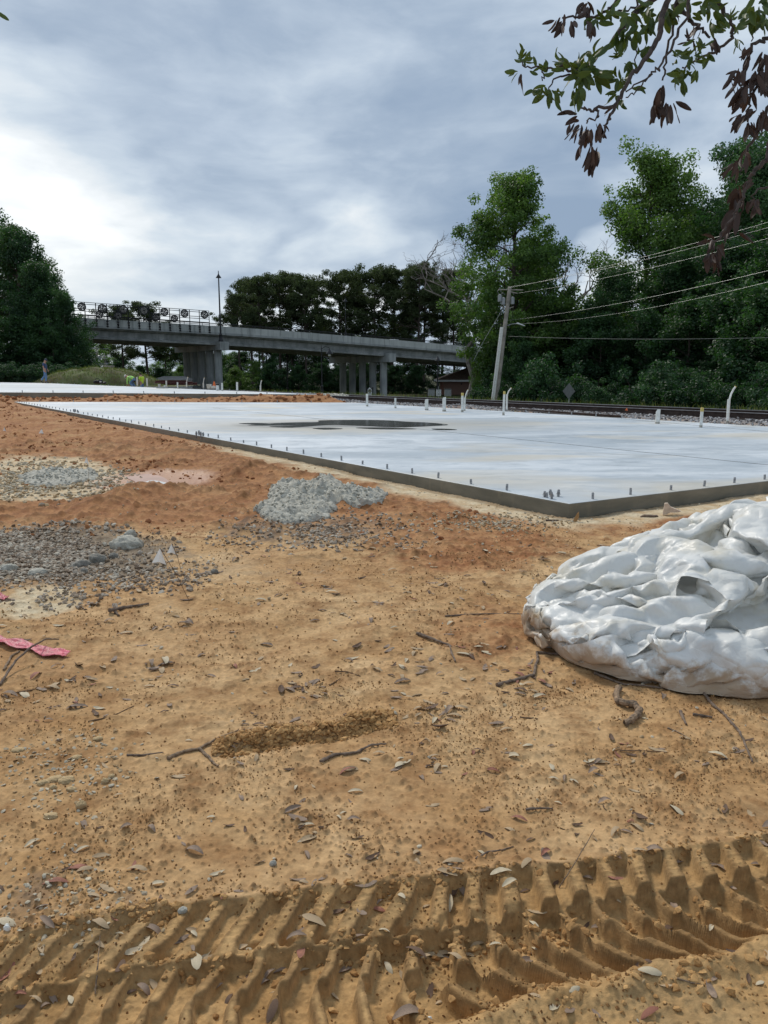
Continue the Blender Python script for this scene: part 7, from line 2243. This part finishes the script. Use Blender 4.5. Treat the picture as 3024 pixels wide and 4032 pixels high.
def shard(pix, base, thick, label, mat, name):
    b_ = on_ground(*base); k = b_.y / 3047
    V = [((x - base[0]) * k, 0, (base[1] - y) * k) for x, y in pix]; n = len(V); V += [(x + .01, thick, z) for x, y, z in V]
    o = MB().add(V, [tuple(range(n))[::-1], tuple(range(n, 2 * n))] + [(i, (i + 1) % n, n + (i + 1) % n, n + i) for i in range(n)]).build(name, mat); o.location = b_ - Vector((0, 0, .01)); tag(o, label, 'shard'); return o


shard([(2252, 2055), (2262, 2030), (2272, 2012), (2276, 2008), (2277, 2030), (2266, 2058)], (2262, 2055), 0.02, 'splintered orange-brown wooden stake at the corner of the near slab', simple('split_wood', (0.42, 0.24, 0.10), 0.8, .2, 20), 'wood_stake')
shard([(2608, 2022), (2614, 1975), (2626, 1974), (2640, 1990), (2660, 1998), (2684, 2008), (2665, 2012), (2640, 2012), (2625, 2020)], (2620, 2030), 0.03, 'jagged cream-coloured broken board standing behind the plastic heap', simple('cream_board', (0.68, 0.55, 0.42), 0.8, .15, 20), 'broken_board')
shard([(2520, 2030), (2535, 2022), (2590, 2024), (2600, 2034), (2560, 2038)], (2560, 2036), 0.04, 'dark clump of debris left of the broken cream board', M_stick, 'debris')
shard([(2465, 3216), (2478, 3240), (2492, 3236), (2478, 3212)], (2478, 3240), 0.006, 'tiny orange-pink brick chip above the tyre marks', simple('brick_chip', (0.62, 0.30, 0.18), 0.8), 'brick_chip')
o = stick([(2150, 2055), (2200, 2052)], 10, 'dark twig on the pale dust left of the slab corner')

# ---------------------------------------------------------------- overhanging oak branches
M_bough = simple('oak_twig_bark', (0.085, 0.062, 0.052), 0.9, 0.2, 60, bump=0.4, col2=(0.035, 0.026, 0.022))


def leafmat(name, c1, c2, tr):
    m, t, b, out = mat_new(name); oi = t.n.new('ShaderNodeObjectInfo')
    tc = t.n.new('ShaderNodeTexCoord').outputs['Object']
    c = t.mix(oi.outputs['Random'], c1, c2); c = t.mix(t.mapr(t.noise(tc, 4, 3, 0.6), .35, .7, 0, .5), c, tuple(q * .6 for q in c1))
    t.l.new(c, b.inputs['Base Color']); b.inputs['Roughness'].default_value = 0.5
    tn = t.node('ShaderNodeBsdfTranslucent', Color=tr + (1,)); mx = t.n.new('ShaderNodeMixShader'); mx.inputs[0].default_value = 0.42
    t.l.new(b.outputs[0], mx.inputs[1]); t.l.new(tn.outputs[0], mx.inputs[2]); t.l.new(mx.outputs[0], out.inputs[0]); return m


M_gl = leafmat('green_oak_leaf', (0.06, 0.10, 0.022), (0.13, 0.18, 0.038), (0.30, 0.36, 0.06))
M_dl = leafmat('dead_oak_leaf', (0.085, 0.048, 0.034), (0.17, 0.085, 0.050), (0.07, 0.035, 0.022))
GL = [leaf_mesh(700 + j, M_gl) for j in range(5)]; DL = [leaf_mesh(720 + j, M_dl) for j in range(5)]


def oak():
    Z = lambda x, y: (1800 + x * .738, y * .738)
    root = empty('oak_tree', (2.0, 3.2, 0), 0, 'oak boughs with green and withered brown leaves hanging in at the top right', 'tree')
    o0 = root.location.copy()
    m = MB(); rng = np.random.default_rng(8)
    def br(pts, r0, r1, Y0=3.0, Y1=None):
        Y1 = Y1 or Y0; n = len(pts)
        P = [at(*Z(x, y), Y0 + (Y1 - Y0) * i / (n - 1)) - o0 for i, (x, y) in enumerate(pts)]
        Q = []
        for i in range(n - 1):
            for s in np.linspace(0, 1, 5, endpoint=False): Q.append(P[i].lerp(P[i + 1], s) + Vector(rng.normal(size=3) * 0.0035))
        Q.append(P[-1]); k = len(Q); m.tube(Q, [r0 + (r1 - r0) * i / k for i in range(k)], 6)
    top = -160
    br([(1180, top), (1050, 0), (960, 60), (860, 180), (780, 270), (700, 350), (655, 385)], .012, .005, 3.1, 2.95)
    br([(655, 385), (560, 360), (450, 360), (370, 358), (345, 330)], .005, .002, 2.95)
    br([(655, 385), (560, 400), (510, 440), (470, 490)], .004, .002, 2.95)
    br([(450, 360), (465, 400), (455, 430)], .003, .002, 2.95)
    br([(1190, top), (1100, 60), (1080, 200), (1010, 310), (930, 410), (880, 510), (830, 600), (800, 660), (765, 760)], .012, .003, 2.9, 2.8)
    br([(845, 565), (740, 585), (700, 590), (660, 575)], .006, .003, 2.8)
    br([(745, 585), (755, 620), (700, 640), (690, 660)], .004, .002, 2.8)
    br([(960, top), (850, 10), (800, 60), (730, 90), (640, 90), (560, 95)], .007, .003, 3.0)
    br([(1050, 0), (960, 40), (870, 60), (800, 90)], .005, .002, 3.05)
    br([(960, 0), (960, 150), (960, 280), (950, 370)], .004, .002, 3.1)
    br([(1250, top), (1160, 0), (1150, 150), (1110, 330), (1095, 430)], .006, .003, 3.0)
    br([(1240, top), (1230, 90), (1150, 240), (1080, 360), (1030, 400), (900, 490)], .006, .0025, 2.85)
    br([(1260, top), (1180, 0), (1230, 110), (1310, 150), (1350, 200)], .009, .004, 3.0)
    br([(1330, top), (1370, 0), (1440, 80), (1475, 150), (1470, 200), (1390, 270), (1290, 310), (1200, 360)], .010, .003, 3.1)
    br([(1040, 400), (1000, 440), (940, 500), (900, 520)], .003, .002, 2.85)
    br([(1900, 60), (1760, 180), (1659, 190), (1580, 240), (1550, 330), (1530, 420)], .009, .003, 2.7)
    br([(1900, 200), (1750, 240), (1640, 330), (1600, 450), (1560, 520), (1550, 650)], .008, .003, 2.7)
    br([(1900, 380), (1740, 460), (1640, 600), (1600, 700), (1550, 800), (1530, 880), (1480, 960)], .008, .003, 2.75)
    br([(1900, 560), (1700, 700), (1640, 850), (1600, 900), (1560, 960), (1540, 1020), (1490, 1120), (1440, 1210), (1370, 1290)], .009, .003, 2.6)
    br([(1850, 950), (1700, 980), (1600, 1020), (1560, 1080)], .005, .002, 2.7)
    br([(1580, 40), (1600, 140), (1570, 220)], .004, .002, 2.8)
    # the bough and trunk these hang from, out of the frame to the right
    bx = MB()
    bx.tube([Vector((0.55, 0.1, -0.1)), Vector((0.5, 0.1, 1.2)), Vector((0.35, 0.0, 2.1)), Vector((0.0, -0.1, 2.5)), Vector((-0.5, -0.15, 2.55)), Vector((-1.0, -0.1, 2.45))], [.16, .13, .10, .06, .035, .02], 12)
    bx.xf(Matrix.Translation((1.5, 0.0, 0)))
    bx.build('trunk', M_bark, root, True)
    for x, y in ((1180, top), (1190, top), (960, top), (1250, top), (1330, top), (1900, 60), (1900, 200), (1900, 380), (1900, 560)):
        a = at(*Z(x, y), 2.95) - o0; m.tube([a, a * 0.5 + Vector((1.2, 0.0, 2.35)) * 0.5 + Vector((0, 0, .08)), Vector((1.35, -.05, 2.4))], [.010, .016, .03], 6)
    m.build('branches', M_bough, root, True)
    # leaf clusters: x, y, spread, count, kind, base direction (screen degrees, -90 hangs), spread angle, length px
    cl = [(345, 320, 30, 14, 'g', 60, 90, 62), (340, 400, 14, 2, 'd', -90, 20, 80), (310, 370, 25, 5, 'g', 200, 40, 60), (460, 380, 30, 12, 'g', 90, 120, 55), (445, 480, 35, 16, 'g', -110, 80, 68), (510, 500, 30, 6, 'g', -60, 40, 80),
          (600, 350, 30, 9, 'g', 120, 80, 90), (660, 390, 36, 28, 'g', 0, 180, 100), (720, 330, 30, 9, 'g', 70, 60, 92), (740, 400, 20, 6, 'g', -20, 50, 100), (650, 480, 25, 8, 'g', -100, 40, 96),
          (560, 110, 30, 6, 'd', -110, 30, 86), (610, 110, 20, 5, 'd', -95, 18, 90), (520, 110, 10, 2, 'd', -150, 20, 80), (700, 120, 16, 5, 'd', -92, 15, 115), (660, 20, 30, 6, 'd', -110, 40, 80), (700, 40, 30, 7, 'd', -90, 50, 80), (740, 110, 20, 5, 'g', -60, 70, 85),
          (820, 60, 30, 6, 'g', 10, 90, 90), (770, 100, 20, 4, 'g', 60, 90, 65), (850, 180, 16, 3, 'g', -110, 30, 100), (920, 90, 30, 6, 'g', -80, 60, 80), (910, 180, 30, 8, 'g', -90, 40, 92), (985, 150, 40, 10, 'g', -90, 60, 90), (1020, 60, 50, 12, 'g', -80, 80, 90),
          (870, 290, 25, 9, 'g', 170, 90, 62), (910, 330, 20, 5, 'g', -70, 50, 80), (975, 290, 20, 5, 'g', 20, 60, 80), (870, 430, 22, 12, 'g', 180, 130, 74), (940, 470, 18, 5, 'g', 10, 50, 55), (880, 540, 10, 3, 'g', -90, 25, 80), (850, 500, 15, 5, 'g', -130, 40, 80),
          (640, 620, 20, 5, 'd', 175, 30, 90), (640, 680, 30, 10, 'd', -120, 35, 90), (700, 690, 30, 14, 'd', -95, 22, 95), (760, 670, 14, 5, 'd', -85, 20, 95), (790, 610, 14, 2, 'd', 40, 30, 70), (730, 790, 18, 8, 'd', -100, 18, 115), (650, 770, 12, 3, 'd', -100, 12, 80), (720, 860, 8, 2, 'd', -95, 10, 90),
          (1090, 470, 16, 6, 'd', -90, 16, 120), (1080, 540, 20, 9, 'd', -105, 30, 115), (1120, 560, 14, 5, 'd', -80, 15, 115), (1160, 540, 10, 2, 'd', -60, 20, 100), (1110, 60, 40, 12, 'g', -90, 90, 90), (1180, 20, 40, 9, 'g', -60, 90, 80), (1150, 40, 40, 6, 'd', -90, 60, 80),
          (1260, 80, 25, 6, 'g', 10, 120, 76), (1280, 140, 20, 4, 'd', -120, 20, 100), (1350, 60, 30, 8, 'g', 0, 90, 80), (1350, 130, 20, 4, 'g', -80, 60, 90), (1370, 210, 14, 4, 'd', -85, 15, 90), (1200, 290, 30, 14, 'g', 120, 110, 62), (1250, 310, 30, 12, 'g', 30, 150, 60), (1200, 390, 30, 18, 'g', -100, 100, 64), (1210, 440, 12, 4, 'g', -90, 25, 70), (1310, 270, 30, 9, 'g', 60, 120, 60), (1280, 380, 10, 3, 'g', -90, 25, 60), (1350, 310, 20, 5, 'g', -80, 50, 60),
          (1430, 150, 25, 9, 'g', 170, 60, 66), (1500, 130, 25, 9, 'g', 20, 70, 66), (1490, 220, 20, 6, 'g', -60, 60, 60), (1450, 100, 20, 5, 'g', 60, 50, 60), (1260, 230, 30, 7, 'd', 130, 60, 50), (1330, 10, 40, 8, 'g', -90, 90, 80),
          (1590, 60, 40, 12, 'g', -100, 60, 100), (1640, 100, 40, 14, 'g', -90, 90, 80), (1620, 20, 40, 10, 'g', -60, 90, 80),
          (1560, 270, 30, 9, 'd', -120, 40, 80), (1640, 300, 30, 10, 'd', -95, 30, 110), (1500, 400, 35, 16, 'd', -120, 60, 90), (1530, 480, 36, 20, 'd', -100, 40, 110), (1600, 400, 36, 14, 'd', -90, 60, 100), (1640, 420, 30, 12, 'd', -80, 40, 110), (1500, 620, 20, 8, 'd', -115, 25, 100), (1560, 660, 16, 7, 'd', -88, 18, 110), (1630, 600, 16, 5, 'd', -85, 12, 120), (1580, 590, 20, 6, 'd', -150, 30, 90),
          (1490, 880, 25, 9, 'd', -110, 35, 100), (1540, 820, 20, 6, 'd', -90, 40, 80), (1500, 1020, 20, 9, 'd', -95, 25, 120), (1480, 1120, 20, 9, 'd', -110, 20, 125), (1590, 1080, 25, 9, 'd', -95, 30, 90), (1520, 1230, 10, 3, 'd', -50, 20, 100), (1440, 1220, 14, 5, 'd', -120, 30, 100), (1360, 1290, 25, 10, 'd', -140, 60, 90), (1360, 1350, 25, 12, 'd', -100, 35, 105), (1400, 1310, 16, 6, 'd', -70, 30, 90), (1560, 960, 25, 7, 'd', -100, 60, 80), (1380, 770 + 640, 10, 3, 'd', -95, 15, 70)]
    made = 0; rest = []; total = sum(c[3] for c in cl)
    R = Vector((1, 0, 0)); U = Vector((0, SP, CP)); Fw = Vector((0, CP, -SP))
    for (x, y, sp_, n, kind, dr, ds, L) in cl:
        Yc = 2.95 if x < 1000 else 3.0 if x < 1480 else 2.68
        for _ in range(n):
            a = radians(dr + rng.uniform(-1, 1) * ds)
            p = at(*Z(x + rng.normal() * sp_ * .55, y + rng.normal() * sp_ * .55), Yc + rng.normal() * 0.05) - o0
            d = (R * cos(a) + U * sin(a) + Fw * rng.normal() * 0.45).normalized()
            ln = L * .738 * Yc / 3000 * rng.uniform(0.65, 1.05) * 0.97
            nrm = (Fw * rng.choice([-1, 1]) * rng.uniform(0.25, 1) + Vector(rng.normal(size=3) * 0.55)); nrm = (nrm - d * nrm.dot(d)).normalized(); b2 = nrm.cross(d)
            wd = (1.0 if kind == 'g' else 0.8) * rng.uniform(.85, 1.2)
            M = Matrix(((d.x, b2.x * wd, nrm.x), (d.y, b2.y * wd, nrm.y), (d.z, b2.z * wd, nrm.z))) * ln
            c = p + d * ln * 0.5
            me = (GL if kind == 'g' else DL)[rng.integers(0, 5)]
            if made < 298 and rng.random() < 298 / total * 1.05:
                o = bpy.data.objects.new('leaf', me); COL.objects.link(o); o.parent = root; o.matrix_local = Matrix.Translation(c) @ M.to_4x4(); made += 1
            else: rest.append((me, M, c, kind))
    for kind, mat in (('g', M_gl), ('d', M_dl)):
        VV, FF, nv = [], [], 0
        for me, M, c, k in rest:
            if k != kind: continue
            V = np.empty(len(me.vertices) * 3, np.float32); me.vertices.foreach_get('co', V); V = V.reshape(-1, 3) @ np.array(M.to_3x3()).T + np.array(tuple(c))
            F = np.empty(len(me.polygons) * 4, np.int32); me.polygons.foreach_get('vertices', F); VV.append(V); FF.append(F.reshape(-1, 4) + nv); nv += len(V)
        if VV: o = np_mesh('leaf_mass', np.vstack(VV), np.vstack(FF), mat, root, True); o['kind'] = 'stuff'
    # a stray leaf tip entering at the top left corner
    o = bpy.data.objects.new('oak_sprig', GL[0]); COL.objects.link(o); p = at(8, 62, 2.9); o.location = p; o.scale = (.05, .05, .05); o.rotation_euler = (1.2, 0.6, 0.3); tag(o, 'dark leaf tip poking in at the top left corner', 'leaf')


oak()
